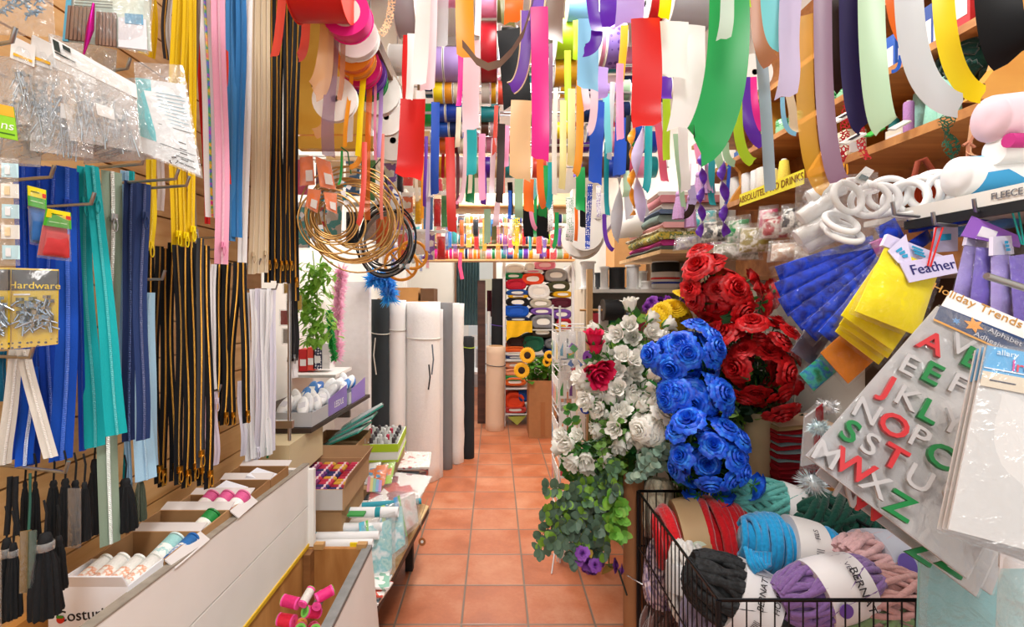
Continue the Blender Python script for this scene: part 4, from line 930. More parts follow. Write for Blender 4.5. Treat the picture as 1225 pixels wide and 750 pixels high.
# blister packets: blue and red
for nm, c, pts, hk in (('blue', '2f6fb8', [(32, 222, .8), (55, 228, .82), (55, 296, .82), (36, 292, .8)], 0), ('red', 'd23a3c', [(55, 249, .8), (83, 254, .84), (85, 313, .84), (44, 308, .8)], 1)):
    def fx(q, t, c=c, nm=nm):
        plate(subq(q, .06, .94, .34, .95, -.002), .002, 'backing_card', plain(c, .6), t)
        pillow(subq(q, .1, .9, .45, .92, .003), .006, plain(c, .7, 0, .2, 60, .3), 'folded_cloth', t)
    q = Q(*pts); t = bag('blister_packet', f'hanging blister packet of {nm} notions with a green and yellow card top', 'packet', q, .008, fill=fx, group='blister packets with green and yellow tops', wr=.1, fm=film('white', .15, .1))
    plate(subq(q, 0, 1, .0, .34, .003), .003, 'card_top', plain('46b02c', .6), t); plate(subq(q, 0, .95, .0, .17, .0036), .001, 'yellow_band', plain('f0dc10', .6), t); plate(subq(q, .76, .96, .08, .15, .0044), .001, 'red_mark', plain('d23a2c', .6), t)
    lines(q, t, [(.12, .5, .24, .018), (.55, .8, .24, .018)], 'bfe8a8', .0042); lines(q, t, [(.15, .6, .08, .012)], '4a6a10', .0046)
# screw packets
for i, (pts, lb) in enumerate((([(-30, 320, .74), (10, 320, .755), (9, 418, .755), (-30, 418, .74)], 'black and yellow packet of screws cut by the edge of the view'), ([(11, 320, .76), (69, 322, .79), (68, 412, .79), (12, 418, .76)], 'clear packet of steel screws on a black and yellow hardware card'))):
    def fs(q, t, i=i):
        plate(subq(q, 0, 1, 0, 1, -.007), .002, 'backing_card', plain('e8c414', .6), t); plate(subq(q, .0, 1, .02, .28, -.006), .001, 'black_panel', plain('22262c', .6), t)
        plate(subq(q, 0, 1, .92, 1, -.0055), .001, 'striped_edge', dotted('e8c414', '22262c', 160), t)
        if i: text('Hardware', quad_uv(q, .5, .22) + qn(q) * -.004, q[1] - q[0], q[0] - q[3], .0155, plain('f0d020', .5), t); lines(q, t, [(.06, .4, .32, .02)], 'e8e8e8', -.005)
        sticks(subq(q, .1, .95, .3, .88), 38, .0017, (.15, .34), .005, (-1.2, 1.2)).build('screws', plain('b8c6d2', .22, 1.0), t)
    bag('screw_packet', lb, 'packet', Q(*pts), .011, fill=fs, group='screw packets', wr=.15, fm=film('white', .12, .15))
# orange packs by the pine board
for i, pts in enumerate(([(358, 186, 1.9), (375, 184, 1.92), (378, 222, 1.92), (358, 223, 1.9)], [(376, 184, 1.88), (396, 192, 1.9), (403, 228, 1.9), (382, 224, 1.88)], [(368, 224, 1.87), (385, 226, 1.88), (380, 256, 1.88), (364, 247, 1.87)], [(386, 228, 1.86), (404, 230, 1.88), (404, 257, 1.88), (390, 250, 1.86)])):
    def fo(q, t): plate(subq(q, .05, .95, .05, .97, -.004), .003, 'orange_card', plain('ff8030', .6), t); plate(subq(q, .4, .85, .5, .85, .002), .001, 'white_insert', plain('f4efe8', .6), t)
    bag('needle_packet', f'small orange card packet in clear film above the gold hoops, {("upper one by the post", "upper one beside the ribbons", "lower one by the post", "lower one beside the hoops")[i]}', 'packet', Q(*pts), .008, fill=fo, group='orange card packets', fm=film('white', .06, .4, .35))
# pine board carrying the disc spools
pb = MB(); pb.bb(-.97, -.62, 2.42, 2.445, 2.27, 2.88); pb.bb(-.97, -.60, 2.42, 2.47, 2.20, 2.262)
tag(pb.build('pine_board', wood('e0a030', 'ecb548', (1, 1, 3)), smooth=False), 'bright yellow pine board standing behind the salmon ribbons', 'board')
tag(MB().tube([W(354, 26, 2.2), W(355, 60, 2.2), W(353, 120, 2.2), W(355, 185, 2.2)], [.012, .009, .010, .008], 8).build('cord_hank', plain('101012', .9, 0, 0, 40, .5)), 'twisted black cord hanging along the pine board', 'cord')

# ------------------------------------------------------------------ tassels lower left
def tassel(px, py0, py1, w, D, label, head=.25, mat=None, loop=0, pack=None):
    P = W(px, py0, D); H = (py1 - py0) * D / F; r = w / 2 * D / F; t = thing('tassel', label, 'tassel', P, 'tassels on the hooks'); mat = mat or plain('0f1216', .8, 0, .3, 200, .3)
    hz = H * head; M = axisM(P, (0, 0, -1))
    MB().lathe([(.0, 0), (r * .35, hz * .1), (r * .5, hz * .5), (r * .42, hz * .9), (r * .5, hz)], 16, M).build('head', mat, t)
    MB().tube([P, P + V(.002, 0, .03), P + V(-.002, 0, .05)], .0018, 5).build('cord', mat, t)
    ph = rr(0, 9); fn = lambda q, z, a: q * (1 + .16 * math.sin(a * 11 + ph) + .08 * math.sin(a * 23 + z * 80))
    MB().lathe([(r * .45, hz * .95), (r * .72, hz + (H - hz) * .2), (r * .9, hz + (H - hz) * .6), (r, H - .004), (r * .95, H)], 48, M, 0, fn).build('fringe', mat, t)
    if loop: MB().lathe([(r * .56, hz * .55), (r * .62, hz * .6), (r * .62, hz * .95), (r * .56, hz)], 16, M).build('clear_collar', film('white', .5, .3), t)
    if pack:
        q = [P + V(-r * 1.25, -.012 - r, -hz * .3), P + V(r * 1.25, -.012 - r, -hz * .3), P + V(r * 1.25, -.012 - r, -H * 1.03), P + V(-r * 1.25, -.012 - r, -H * 1.03)]
        pillow(q, .004, film(pack, .3, .3), 'clear_sleeve', t, nu=5, nv=6)
    return t
for i, (x, y0, y1, w, D, hd, lp_, pk) in enumerate(((64, 574, 650, 15, .90, .12, 0, None), (78, 572, 652, 16, .88, .12, 0, None), (90, 574, 650, 15, .90, .12, 0, None), (101, 576, 646, 12, .88, .12, 0, 'b8bcc0'), (30, 575, 640, 9, .92, .15, 0, None), (42, 575, 645, 10, .9, .15, 0, None))):
    tassel(x, y0, y1, w, D, f'black fringe tassel in the upper bunch, {ORD[i] if i < 4 else ("beside the plaited cords" if i == 4 else "just right of the plaited cords" if 0 else "nearer the hook than the cord one")}{" from the clear hook" if i < 4 else ""}', hd, None, lp_, pk)
tassel(8, 642, 740, 20, .80, 'black tassel in a clear sleeve at the very edge', .25, None, 1, 'c8ccd0'); tassel(16, 648, 738, 16, .79, 'black tassel with silver collar beside the olive sleeve', .2, None, 1, None)
tassel(54, 636, 736, 30, .78, 'large black tassel with silver collar lowest of all', .22, None, 1, None); tassel(70, 640, 705, 16, .82, 'black tassel in clear sleeve behind the large one', .2, None, 0, 'b0b4b8')
tassel(113, 548, 638, 16, 1.02, 'black fringe tassel beside the sage green zipper', .2); tassel(150, 572, 634, 22, 1.06, 'broad black fringe tassel under the turquoise zipper end', .15)
tassel(168, 570, 622, 12, 1.1, 'olive tassel in a clear sleeve over the slatted board', .15, plain('4a5444', .8, 0, .2, 200, .3), 0, 'a0a890')
for i, (x, c, lb) in enumerate(((32, '8a6a30', 'flat brown sleeve of cord in front of the large black tassel'), (38, '3c5a4a', 'flat dark green sleeve of cord in front of the large black tassel'))):
    q = Q((x - 8 + 5 * i, 636, .765 - .004 * i), (x + 6, 634, .775 - .004 * i), (x + 5, 708 - 6 * i, .775 - .004 * i), (x - 9 + 5 * i, 710 - 6 * i, .765 - .004 * i)); t = thing('cord_sleeve', lb, 'packet', q[0], 'flat cord sleeves'); plate(q, .002, 'cord_bundle', plain(c, .8, 0, .25, 150, .3), t); pillow(q, .003, film('white', .15, .2), 'clear_sleeve', t, nu=4, nv=6)
gc = MB(); gc.tube([W(36, 566, .83), W(36, 600, .82), W(34, 640, .78)], .002, 6); tag(gc.build('cord', plain('1d4d40', .8)), 'thin dark green cord hanging from the tassel hook', 'cord')
for i, x in enumerate((12, 19)): tag(MB().tube([W(x, 570, .86), W(x - 1, 600, .85), W(x - 4 + 6 * i, 640, .83)], .004, 8).build('cord', plain('0f1013', .9, 0, 0, 90, .8)), f'plaited black cord over the slatted board, {"outer" if i == 0 else "inner"} of two', 'cord')

# ------------------------------------------------------------------ the white counter bins
wm = plain('f5f3ef', .55, 0, .06, 6, .04); edge = plain('a89e90', .7, 0, .3, 40, .2)
root = thing('counter_bin', 'white-painted plank counter with boxes of thread on it', 'counter', V(-.69, 1.2, 0))
A0, A1 = V(-.672, .45, .935), V(-.68, 1.80, .857); B0, B1 = V(-.672, .45, .60), V(-.68, 1.80, .567)
def mid(a, b, t): return lerp(a, b, t)
for nm, t0, t1 in (('upper_plank', 0, .50), ('lower_plank', .515, 1.0)):
    qd = [mid(A0, B0, t0), mid(A1, B1, t0), mid(A1, B1, t1), mid(A0, B0, t1)]
    MB().slab([p + V(.0, 0, 0) for p in qd], .02).build('plank', wm, root, smooth=False)
MB().slab([A0 + V(.001, 0, .004), A1 + V(.001, 0, .004), A1 + V(-.022, 0, .004), A0 + V(-.022, 0, .004)], .004).build('top_edge', edge, root, smooth=False)
MB().slab([B0 + V(.004, 0, .004), B1 + V(.004, 0, .004), B1 + V(.004, 0, -.008), B0 + V(.004, 0, -.008)], .02).build('yellow_edge', plain('e2b62a', .6), root, smooth=False)
MB().bb(-.95, -.69, .40, 1.80, .70, .715).build('shelf', wood('c08a50', 'd8a468'), root, smooth=False); MB().bb(-.95, -.66, 1.79, 1.81, .56, .84).build('end_board', wm, root, smooth=False)
MB().bb(-.95, -.93, .40, 1.8, .715, .83).build('back_rail', wood('b87c3c', 'd29a54', (10, 1, 10)), root, smooth=False)
for y in (.42, 1.78): MB().bb(-.95, -.70, y - .015, y + .015, 0, .70).build('support', wm, root, smooth=False)
sp_ = MB()
for a, b, c in ((215, 690, 0), (245, 640, 1), (262, 655, 0)): pass
ch = MB(); rr_ = random.Random(3)
for (x, y, c) in ((245, 670, 0), (250, 700, 0), (222, 714, 0), (238, 688, 1)):
    D = .68 * F / (CX - x); p = W(x, y, D) + V(.001, 0, 0); ch.box(p, (.001, .008, .006))
ch.build('green_fleck', plain('4cb068', .6), root, smooth=False)
low = thing('lower_bin', 'open white plank bin near the floor with grey front edge holding reels', 'bin', V(-.57, 1.2, 0))
wi = wood('a8703a', 'd29c5e', (6, 6, 1.2))
MB().slab([V(-.458, .45, .545), V(-.452, 1.80, .553), V(-.405, 1.80, .06), V(-.415, .45, .06)], .016).build('front_panel', wm, low, smooth=False)
MB().slab([V(-.484, .45, .552), V(-.480, 1.80, .562), V(-.449, 1.80, .562), V(-.454, .45, .552)], .014).build('grey_edge', plain('8d8d8c', .75, 0, .25, 30, .15), low, smooth=False)
MB().bb(-.69, -.478, 1.782, 1.80, .06, .556).build('end_board', wi, low, smooth=False); MB().bb(-.70, -.682, .45, 1.78, .06, .56).build('back_panel', wi, low, smooth=False); MB().bb(-.68, -.48, .45, 1.78, .26, .272).build('bottom_panel', wi, low, smooth=False)
MB().bb(-.68, -.655, 1.74, 1.782, .28, .555).build('corner_post', wood('7a4f2c', '9a6a3e'), low, smooth=False)
for x, c, nm in ((-.655, 'b98e5a', 'block'), (-.50, 'b98e5a', 'block')): MB().bb(x, x + .035, 1.775, 1.80, .556, .575).build('end_block', wood('b08450', 'cda36c'), low, smooth=False)
MB().bb(-.53, -.47, 1.796, 1.803, .54, .57).build('yellow_tape', plain('f0d21c', .5), low, smooth=False)
# reels in the lower bin
for i, (x, y, c, d, r) in enumerate(((352, 706, 'd01e6a', (-1, .2, .1), .015), (371, 700, 'd8d4cc', (.2, 1, .4), .012), (386, 704, '7a7468', (0, 1, .2), .012), (377, 718, 'd81e5a', (-.5, -.7, .5), .015), (347, 728, 'e01c3c', (-1, .2, 0), .016), (364, 735, 'f0a02c', (.3, -.9, .3), .015), (392, 697, 'e0247a', (.8, .6, .2), .014), (380, 738, 'd8205c', (.4, -.8, .4), .015))):
    D = 1.06; p = W(x - 4, y + 14, D); d = Vector(d).normalized(); L = .033
    t = thread_spool(p - d * L / 2, d, L, r * .8, c, f'{dict(d="")and ""}{["magenta reel lying by the wooden corner post", "silver reel between two magenta ones", "grey-brown reel at the far side of the lower bin heap", "magenta reel with a green-ringed end in the heap middle", "red reel under the magenta one", "orange reel in front of the heap", "magenta reel nearest the grey edge", "pinkish red reel nearest the grey front edge below"][i]}', 'reels of thread in the lower bin', cap='e84a9a')
    M = axisM(p + d * (L / 2 + .0025), d); MB().lathe([(r * .45, 0), (r * .76, 0), (r * .76, .001), (r * .45, .001), (r * .45, 0)], 16, M).build('green_ring', plain('6fbf4a', .5), t, sharp=20)
hp = MB(); hp.bb(-.67, -.49, .5, 1.6, .272, .30); 
tag(hp.build('cardboard_liner', cardboard('b08a5c'), smooth=False), 'flat cardboard liner under the reels in the lower bin', 'cardboard')
# thread boxes along the counter
kb = cardboard('b98f62'); kb2 = cardboard('a87c50'); wb_ = plain('eef0f6', .6)
bx = []
for i, (y0, sy, x0, m, lb) in enumerate(((.93, .10, -.845, wb_, 'white carton with black lettering holding white reels at the near end of the counter'), (1.035, .125, -.855, kb, 'open cardboard box with aqua and blue reels'), (1.165, .12, -.875, kb, 'open cardboard box with a single green reel'), (1.29, .105, -.865, kb, 'open cardboard box with three pink reels'), (1.40, .12, -.85, kb2, 'open cardboard box behind the pink reels'), (1.525, .13, -.86, kb2, 'open cardboard box at the far end of the counter'))):
    t = carton(lb, 'carton', V(x0, y0, .716), (1, 0, 0), (0, 1, 0), -.695 - x0, sy, .205 - .004 * i, m, .004, group='cartons along the counter', flaps=((0, .03, 62),) if i == 0 else ((1, .03, 15), (3, .03, -40)) if i in (1, 3) else ((1, .03, 20),), flap_mat=plain('dcd6d4', .7) if i else wb_)
    bx.append(t)
t = bx[0]; text('Costurin', V(-.777, .9295, .868), (1, 0, .09), (0, 0, 1), .030, plain('1a1a1c', .6), t, ext=.0006)
ro = MB(); Mx = axisM(V(-.8205, .9292, .8605), (0, -1, 0)); ro.lathe([(.0075, 0), (.0075, .0014), (0, .0016)], 20, Mx); ro.build('red_dot', plain('c8281e', .5), t); g2 = MB(); g2.box((-.8205, .9276, .8655), (.012, .001, .005)); g2.build('green_leaf', plain('3a8a2c', .5), t)
gr = 'reels of thread in the counter cartons'
for i in range(4): thread_spool(V(-.825 + .034 * i, .95, .895 + .003 * (i % 2)), (.12, .85, .22), .085, .0165, 'f2f1ec', f'white reel with orange-printed band in the near carton, {ORD[i]} from the slatted board', gr, 'f4f3ee', 'e08a5a', cap='e2e4e0') if 0 else thread_spool(V(-.825 + .034 * i, .95, .895 + .003 * (i % 2)), V(.12, .85, .22), .085, .0165, 'f1f0ea', f'white reel in the near carton, {ORD[i]} from the slatted board', gr, 'e4e6e2', 'e0946a')
thread_spool(V(-.745, 1.06, .885), V(.1, .8, .25), .08, .021, '9fd4d2', 'aqua reel in the box behind the white reels', gr, 'd6e8e6', '9cd0d0'); thread_spool(V(-.705, 1.05, .895), V(.05, .9, .15), .09, .015, '2a76c0', 'blue reel beside the aqua one', gr, '2a6cb4', '2f7ac4')
thread_spool(V(-.735, 1.19, .885), V(.15, .75, .3), .075, .02, '1f8a3e', 'green reel alone in its cardboard box', gr, '1f7a38', 'dfe8da')
for i in range(3): thread_spool(V(-.80 + .043 * i, 1.31, .885), V(.1, .75, .3), .075, .02, 'dd5a94', f'pink reel in its cardboard box, {ORD[i]} from the slatted board', gr, 'e27aa6', 'f0e0e6')
for i, (x, y) in enumerate(((-.78, 1.45), (-.74, 1.56))): tag(MB().box((x, y, .9), (.07, .07, .012), Matrix.Rotation(.3, 3, 'Y')).build('paper_slip', plain('e6e8f0', .7), origin=V(x, y, .9), smooth=False), f'white paper slip lying in the {"box behind the pink reels" if i == 0 else "far box of the counter"}', 'paper')
# ------------------------------------------------------------------ behind the counter: stock table, cartons, packets
tb = thing('stock_table', 'low pale wooden stock shelf with a black edge, piled with packets', 'table', V(-.7, 2.4, 0))
q0 = [V(-.95, 1.86, .30), V(-.45, 1.86, .30), V(-.37, 2.75, .30), V(-.95, 3.2, .30)]
mbt = MB(); mbt.add(q0 + [p - V(0, 0, .012) for p in q0], [(0, 1, 2, 3), (7, 6, 5, 4), (0, 4, 5, 1), (1, 5, 6, 2), (2, 6, 7, 3), (3, 7, 4, 0)]); mbt.build('table_top', wood('d8b078', 'ecd09a'), tb, smooth=False)
q1 = [p - V(0, 0, .012) for p in q0]; mb = MB(); mb.add([p + V(0.002 if p.x > -.9 else 0, -.002, 0) for p in q1] + [p - V(0, 0, .03) for p in q1], [(0, 1, 2, 3), (7, 6, 5, 4), (0, 4, 5, 1), (1, 5, 6, 2), (2, 6, 7, 3), (3, 7, 4, 0)]); mb.build('black_edge', plain('17181a', .5), tb, smooth=False)
for x, y in ((-.9, 1.95), (-.52, 1.95), (-.46, 2.65), (-.9, 3.0)): MB().bb(x - .02, x + .02, y - .02, y + .02, 0, .26).build('leg', plain('2a2422', .6), tb, smooth=False)
# piles of flat packets on the shelf: heights up to where the upper boxes stand
def flat(x0, x1, y0, y1, z0, z1, mat, name, label, cat, ang=0, group=None, edge_mat=None):
    c = V((x0 + x1) / 2, (y0 + y1) / 2, (z0 + z1) / 2); o = MB().box(c, (x1 - x0, y1 - y0, z1 - z0), Matrix.Rotation(ang, 3, 'Z')).build(name, mat, origin=c - V(0, 0, (z1 - z0) / 2), smooth=False)
    return tag(o, label, cat, group)
pm_ = lambda k: mottle((('f2f0ee', 'c9d8dc', '8fb7c0', 'f6f6f4'), ('f0e6d8', 'c23a3c', '6d2340', 'f2ece6'), ('e6eef0', '3f9aa8', 'f4f4f4', 'a8c858'), ('efe6e0', 'd8d0c8', 'c8d4dc'))[k % 4], 16, .35, (1, 1, 1), True)
lbl = ['lowest printed magazine pack', 'second printed pack from below', 'third printed pack from below', 'white paper pack', 'aqua-printed pack', 'thin card pack', 'pale card pack', 'topmost white card pack']
z = .30
for i in range(8):
    h = .018 + .006 * (i % 3); flat(-.92 + .01 * (i % 2), -.50 - .012 * (i % 3), 1.87 + .01 * (i % 3), 2.36, z, z + h, pm_(i) if i != 3 else plain('f0efec', .6), 'paper_pack', f'{lbl[i]} in the pile between the counter and the paper tubes', 'paper', .02 * (i % 3 - 1), 'paper packs on the stock shelf'); z += h + .001
zt = z
for i in range(5):
    h = .03; flat(-.92, -.44 + .012 * i, 2.40, 2.9, .30 + i * .031, .30 + i * .031 + h, pm_(i + 1), 'fabric_pack', f'{["bottom", "second", "third", "fourth", "top"][i]} printed fabric pack in the pile behind the thread carton', 'pack', .03 * (i % 2), 'printed fabric packs')
# red, white and plum packs lying over the edge
def rw(q, t): plate(subq(q, .02, .98, .02, .98, 0), .012, 'folded_print', mottle(('f1ece8', 'f1ece8', '8a2f4a', 'c8303c', 'f1ece8', '6a2a48'), 11, .5, (1, 1, 1), True), t)
bag('print_pack', 'plum, white and red printed pack in clear film sticking out over the shelf edge', 'pack', [V(-.66, 2.72, .515), V(-.33, 2.62, .515), V(-.36, 2.32, .505), V(-.60, 2.30, .505)], .012, fill=rw, group='packs in clear film', wr=.8)
bag('print_pack', 'pale printed pack with a red pattern border beyond the lime green carton', 'pack', [V(-.56, 3.0, .53), V(-.38, 2.98, .53), V(-.36, 2.74, .52), V(-.55, 2.72, .52)], .012, fill=lambda q, t: plate(subq(q, .02, .98, .02, .98), .012, 'folded_print', mottle(('f4efe9', 'f4efe9', 'f0ddd8', 'c83a40'), 60, .6, (1, 1, 1), True), t), group='packs in clear film')
flat(-.63, -.42, 2.36, 2.74, .462, .498, plain('23262a', .6), 'black_tray', 'black tray edge under the plum and red print pack', 'tray')
MBt = roll_of('turquoise paper tube under the plum and red print pack', 'paper_tube', V(-.62, 2.29, .497), V(-.35, 2.34, .497), .014, plain('2a9cb0', .5), 'tube', 'paper tubes', cr=.8)
# paper tubes
for i, (xa, xb, y, z_, r) in enumerate(((-.80, -.42, 2.13, .553, .022), (-.80, -.47, 2.05, .527, .017), (-.80, -.47, 1.985, .522, .016), (-.80, -.48, 1.925, .520, .016))):
    t = roll_of(f'white paper tube, {("with teal bands in front of the thread carton", "second from the thread carton", "third from the thread carton", "nearest the counter end board")[i]}', 'paper_tube', V(xa, y, z_ - .02), V(xb, y + .01, z_ - .02), r, plain('f1f2f4', .4), 'tube', 'paper tubes', cr=.8)
    for k, f in enumerate((.42, .74) if i == 0 else (.2,)):
        x = lerp(xa, xb, f); M = axisM(V(x, y + .01 * f, z_ - .02), (1, .026, 0)); MB().lathe([(r * 1.01, 0), (r * 1.02, .001), (r * 1.02, .012 + .01 * k), (r * 1.01, .013 + .01 * k)], 24, M).build('teal_band', plain('2496a2', .4), t)
flat(-.62, -.55, 2.06, 2.10, .548, .556, plain('3f9a4c', .6), 'green_card', 'small green card lying on the paper tubes', 'card')
# clear bags with blue and green zip tops, spilling over the edge
for i, (pts, c, lb) in enumerate((([(-.56, 2.02, .54), (-.43, 2.12, .545), (-.40, 1.98, .36), (-.50, 1.88, .33)], '58b8d0', 'clear bag with blue and green zip top nearest the counter end'), ([(-.50, 2.16, .55), (-.41, 2.22, .55), (-.37, 2.10, .40), (-.45, 2.02, .36)], 'a8d060', 'clear bag with lime zip top spilling over the shelf edge'), ([(-.46, 2.22, .56), (-.37, 2.34, .56), (-.335, 2.24, .44), (-.40, 2.12, .42)], '4c9ad0', 'clear bag with thin blue edge, farthest over the shelf edge'))):
    def fb(q, t, c=c, i=i):
        plate(subq(q, .1, .9, .1, .9, -.004), .004, 'contents', mottle(('dfe8ea', '7cc4cc', 'b0d8d4', '4aa8b0') if i != 2 else ('d8b0a8', 'e6dcd8', 'c0d0c8'), 20), t)
        plate(subq(q, .0, .14, 0, 1, .004), .003, 'zip_top', plain(c, .5), t); plate(subq(q, .18, .24, 0, 1, .004), .002, 'zip_line', plain('6cc04a' if i != 1 else '4aa8d0', .5), t)
    bag('zip_bag', lb, 'bag', [V(*p) for p in pts], .02, fill=fb, group='clear zip bags', wr=.9)
for i in range(5):
    o = V(-.485 + .003 * i, 1.89 + .02 * i, .315 + .014 * i)
    tag(MB().box(o, (.10, .24, .008), Matrix.Rotation(.10 * i - .2, 3, 'Z') @ Matrix.Rotation(.15, 3, 'Y')).build('leaflet', mottle((('f0f0ee', 'd8544a', 'f4f2ee'), ('dfe8e8', '4a9a9c', 'f2f4f2'), ('f4f4f4', '4a5a60', 'dfe4e4'), ('e8604c', 'f4f0ea', 'e8d8c8'), ('f2f2ee', '88c0a8', 'eeeeee'))[i], 40, .4, (1, 1, 1), True), origin=o, smooth=False), f'thin printed leaflet sliding off the shelf corner, {["lowest", "second from below", "middle", "second from the top", "topmost"][i]} of five', 'leaflet', 'leaflets on the shelf corner')
tg_ = thing('price_tag', 'brown round tag hanging on a string from the shelf edge', 'tag', W(497, 645, 2.35)); MB().lathe([(.0, 0), (.018, 0), (.018, .002), (0, .002)], 20, axisM(W(505, 648, 2.32), (-.2, -1, .2))).build('tag_disc', plain('a8683a', .6), tg_); MB().lathe([(0, 0), (.007, 0), (.007, .0012), (0, .0014)], 16, axisM(W(505, 648, 2.317), (-.2, -1, .2))).build('white_label', plain('f2f2f0', .5), tg_); MB().tube([W(505, 642, 2.32), W(503, 620, 2.36), W(512, 596, 2.5)], .0015, 5).build('string', plain('a89070', .8), tg_)
# cartons and boxes
ct = carton('shallow brown carton of red and violet embroidery threads', 'carton', V(-.90, 2.0, .60), (1, 0, 0), (0, 1, 0), .285, .40, .085, cardboard('c09870'), .005, flaps=((3, .06, 70), (1, .06, 60)), flap_mat=cardboard('b08a64'))
MB().bb(-.895, -.62, 1.9985, 1.9995, .602, .684).build('grey_front', plain('c9c6c4', .6), ct, smooth=False)
th_c = ['c2224a', '9c1f48', 'd83a5c', '8a2c6a', '6a2a7c', 'c83050', '34306a', 'e0a83a', 'b02038']
n = 0
for r_ in range(11):
    for k in range(4):
        c = th_c[(k * 2 + r_ // 3 + (r_ * 5) % 3) % 9]; p = V(-.882 + .064 * k, 2.035 + r_ * .031, .668)
        t = thing('thread_skein', f'embroidery skein in the brown carton, {ORD[k]} from the wall in the {ORD[r_]} row back', 'thread', p, 'embroidery skeins in the carton'); M = axisM(p, (1, 0, 0), (0, 0, 1))
        MB().lathe([(0, 0), (.009, .002), (.0135, .01), (.0135, .05), (.009, .058), (0, .06)], 10, M).build('skein', plain(c, .6, 0, .2, 300, .2), t); MB().lathe([(.014, .036), (.014, .046)], 10, M).build('paper_band', plain('e8c8d0', .5), t)
flat(-.88, -.63, 2.02, 2.39, .607, .654, cardboard('9a7450'), 'carton_insert', 'cardboard insert under the embroidery skeins', 'cardboard')
flat(-.90, -.63, 2.02, 2.36, zt + .002, .598, cardboard('b08a60'), 'flat_carton', 'closed flat carton under the embroidery carton', 'box')
t = carton('small brown box under the teal packets', 'carton', V(-.96, 2.45, .66), (1, 0, 0), (0, 1, 0), .255, .34, .055, cardboard('bd9268'), .005); 
flat(-.95, -.70, 2.46, 2.8, .456, .658, cardboard('a98258'), 'closed_carton', 'closed brown carton under the small brown box', 'box')
tp = [('2aa08c', 'lower teal packet fanned over the small brown box'), ('34a894', 'middle teal packet over the small brown box'), ('2f9c8a', 'upper teal packet leaning on the purple-labelled tray')]
for i, (c, lb) in enumerate(tp):
    o = V(-.80 + .03 * i, 2.62 + .06 * i, .735 + .035 * i); Rm = Matrix.Rotation(-.42 - .05 * i, 3, 'Y') @ Matrix.Rotation(.25 * i - .2, 3, 'Z')
    qd = [o + Rm @ V(-.13, .09, 0), o + Rm @ V(.13, .09, 0), o + Rm @ V(.13, -.09, 0), o + Rm @ V(-.13, -.09, 0)]
    bag('packet', lb, 'packet', qd, .012, fill=lambda q, t, c=c: (plate(subq(q, .02, .98, .02, .98), .008, 'teal_card', plain(c, .5), t), plate(subq(q, .25, .98, .05, .8, .003), .003, 'silver_sheet', plain('c8dcd4', .4), t)), group='teal packets', wr=.6)
# lime box with little bottles
lb_ = carton('lime green and white open carton of little bottles', 'carton', V(-.735, 2.62, .585), (1, .06, 0), (-.06, 1, 0), .215, .36, .095, plain('eef0ea', .5), .005)
for a in (((0, .215), (-.001, 0)),): pass
ux, uy = V(1, .06, 0).normalized(), V(-.06, 1, 0).normalized(); o = V(-.735, 2.62, .585)
B3 = Matrix((ux, uy, V(0, 0, 1))).transposed()
for z0, z1 in ((.055, .097), (-.0, .012)):
    mb = MB(); mb.box(o + ux * .1075 - uy * .001 + V(0, 0, (z0 + z1) / 2), (.217, .003, z1 - z0), B3); mb.box(o + ux * .216 + uy * .18 + V(0, 0, (z0 + z1) / 2), (.003, .36, z1 - z0), B3); mb.build('lime_band', plain('b4d426', .5), lb_, smooth=False)
flat(-.73, -.54, 2.64, 2.94, .456, .583, cardboard('b8946c'), 'closed_carton', 'closed carton under the lime green carton', 'box')
k = 0
for iy in range(5):
    for ix in range(5):
        p = o + ux * (.025 + .04 * ix) + uy * (.05 + .065 * iy) + V(0, 0, .006); c = ['c9c9c6', 'd6d4d0', '3a2c30', 'b8324c', 'a8a8a6', '6a6a6c'][(ix * 2 + iy * 3) % 6]
        t = thing('small_bottle', f'small bottle in the lime carton, {ORD[ix]} across in the {["nearest", "second", "third", "fourth", "farthest"][iy]} row', 'bottle', p, 'bottles in the lime carton')
        M = axisM(p, (0, 0, 1)); MB().lathe([(0, 0), (.015, 0), (.016, .004), (.016, .07), (.008, .08), (.008, .085)], 12, M).build('bottle_body', plain('d8d8d4' if k % 3 else 'b8b4b0', .25), t); MB().lathe([(.0095, .083), (.0095, .108), (.006, .112), (0, .112)], 12, M).build('cap', plain(c, .4), t); k += 1
# orange and lime blister cards in front of the lime box
for i, (x, y, c) in enumerate(((-.70, 2.50, 'f08a2c'), (-.63, 2.50, 'f4f2ec'), (-.585, 2.47, 'f07a2c'), (-.555, 2.50, 'a8d42c'))):
    qd = [V(x - .03, y + .08, .60), V(x + .035, y + .09, .605), V(x + .035, y - .02, .525), V(x - .03, y - .03, .52)]
    bag('notions_packet', f'small {["orange", "white", "orange and white", "lime"][i]} notions packet leaning on the lime carton, {ORD[i]} from the teal packets', 'packet', qd, .01, fill=lambda q, t, c=c: (plate(subq(q, .05, .95, .05, .95), .004, 'card', plain(c, .5), t), plate(subq(q, .2, .8, .3, .6, .003), .002, 'printed_label', mottle(('f6f4f0', '4aa0d0', 'f08030', 'f6f4f0'), 50, .5, (1, 1, 1), True), t)), group='notions packets', fm=film('white', .15, .4))
flat(-.70, -.56, 2.42, 2.58, .456, .52, cardboard('ba946a'), 'closed_carton', 'low closed carton under the orange notions packets', 'box')
stp = ['f4a8b8', 'f4e09a', 'a8dcc0', '9ac4ec', 'd0a8e0']
t = thing('striped_packet', 'rainbow-striped curved packet beside the lime carton', 'packet', V(-.59, 2.44, .53))
for k in range(5): MB().slab([V(-.625 + .014 * k, 2.42, .585 - .004 * k), V(-.612 + .014 * k, 2.42, .583 - .004 * k), V(-.610 + .014 * k, 2.39, .522), V(-.624 + .014 * k, 2.39, .522)], .006).build('stripe', plain(stp[k], .5), t, smooth=False)
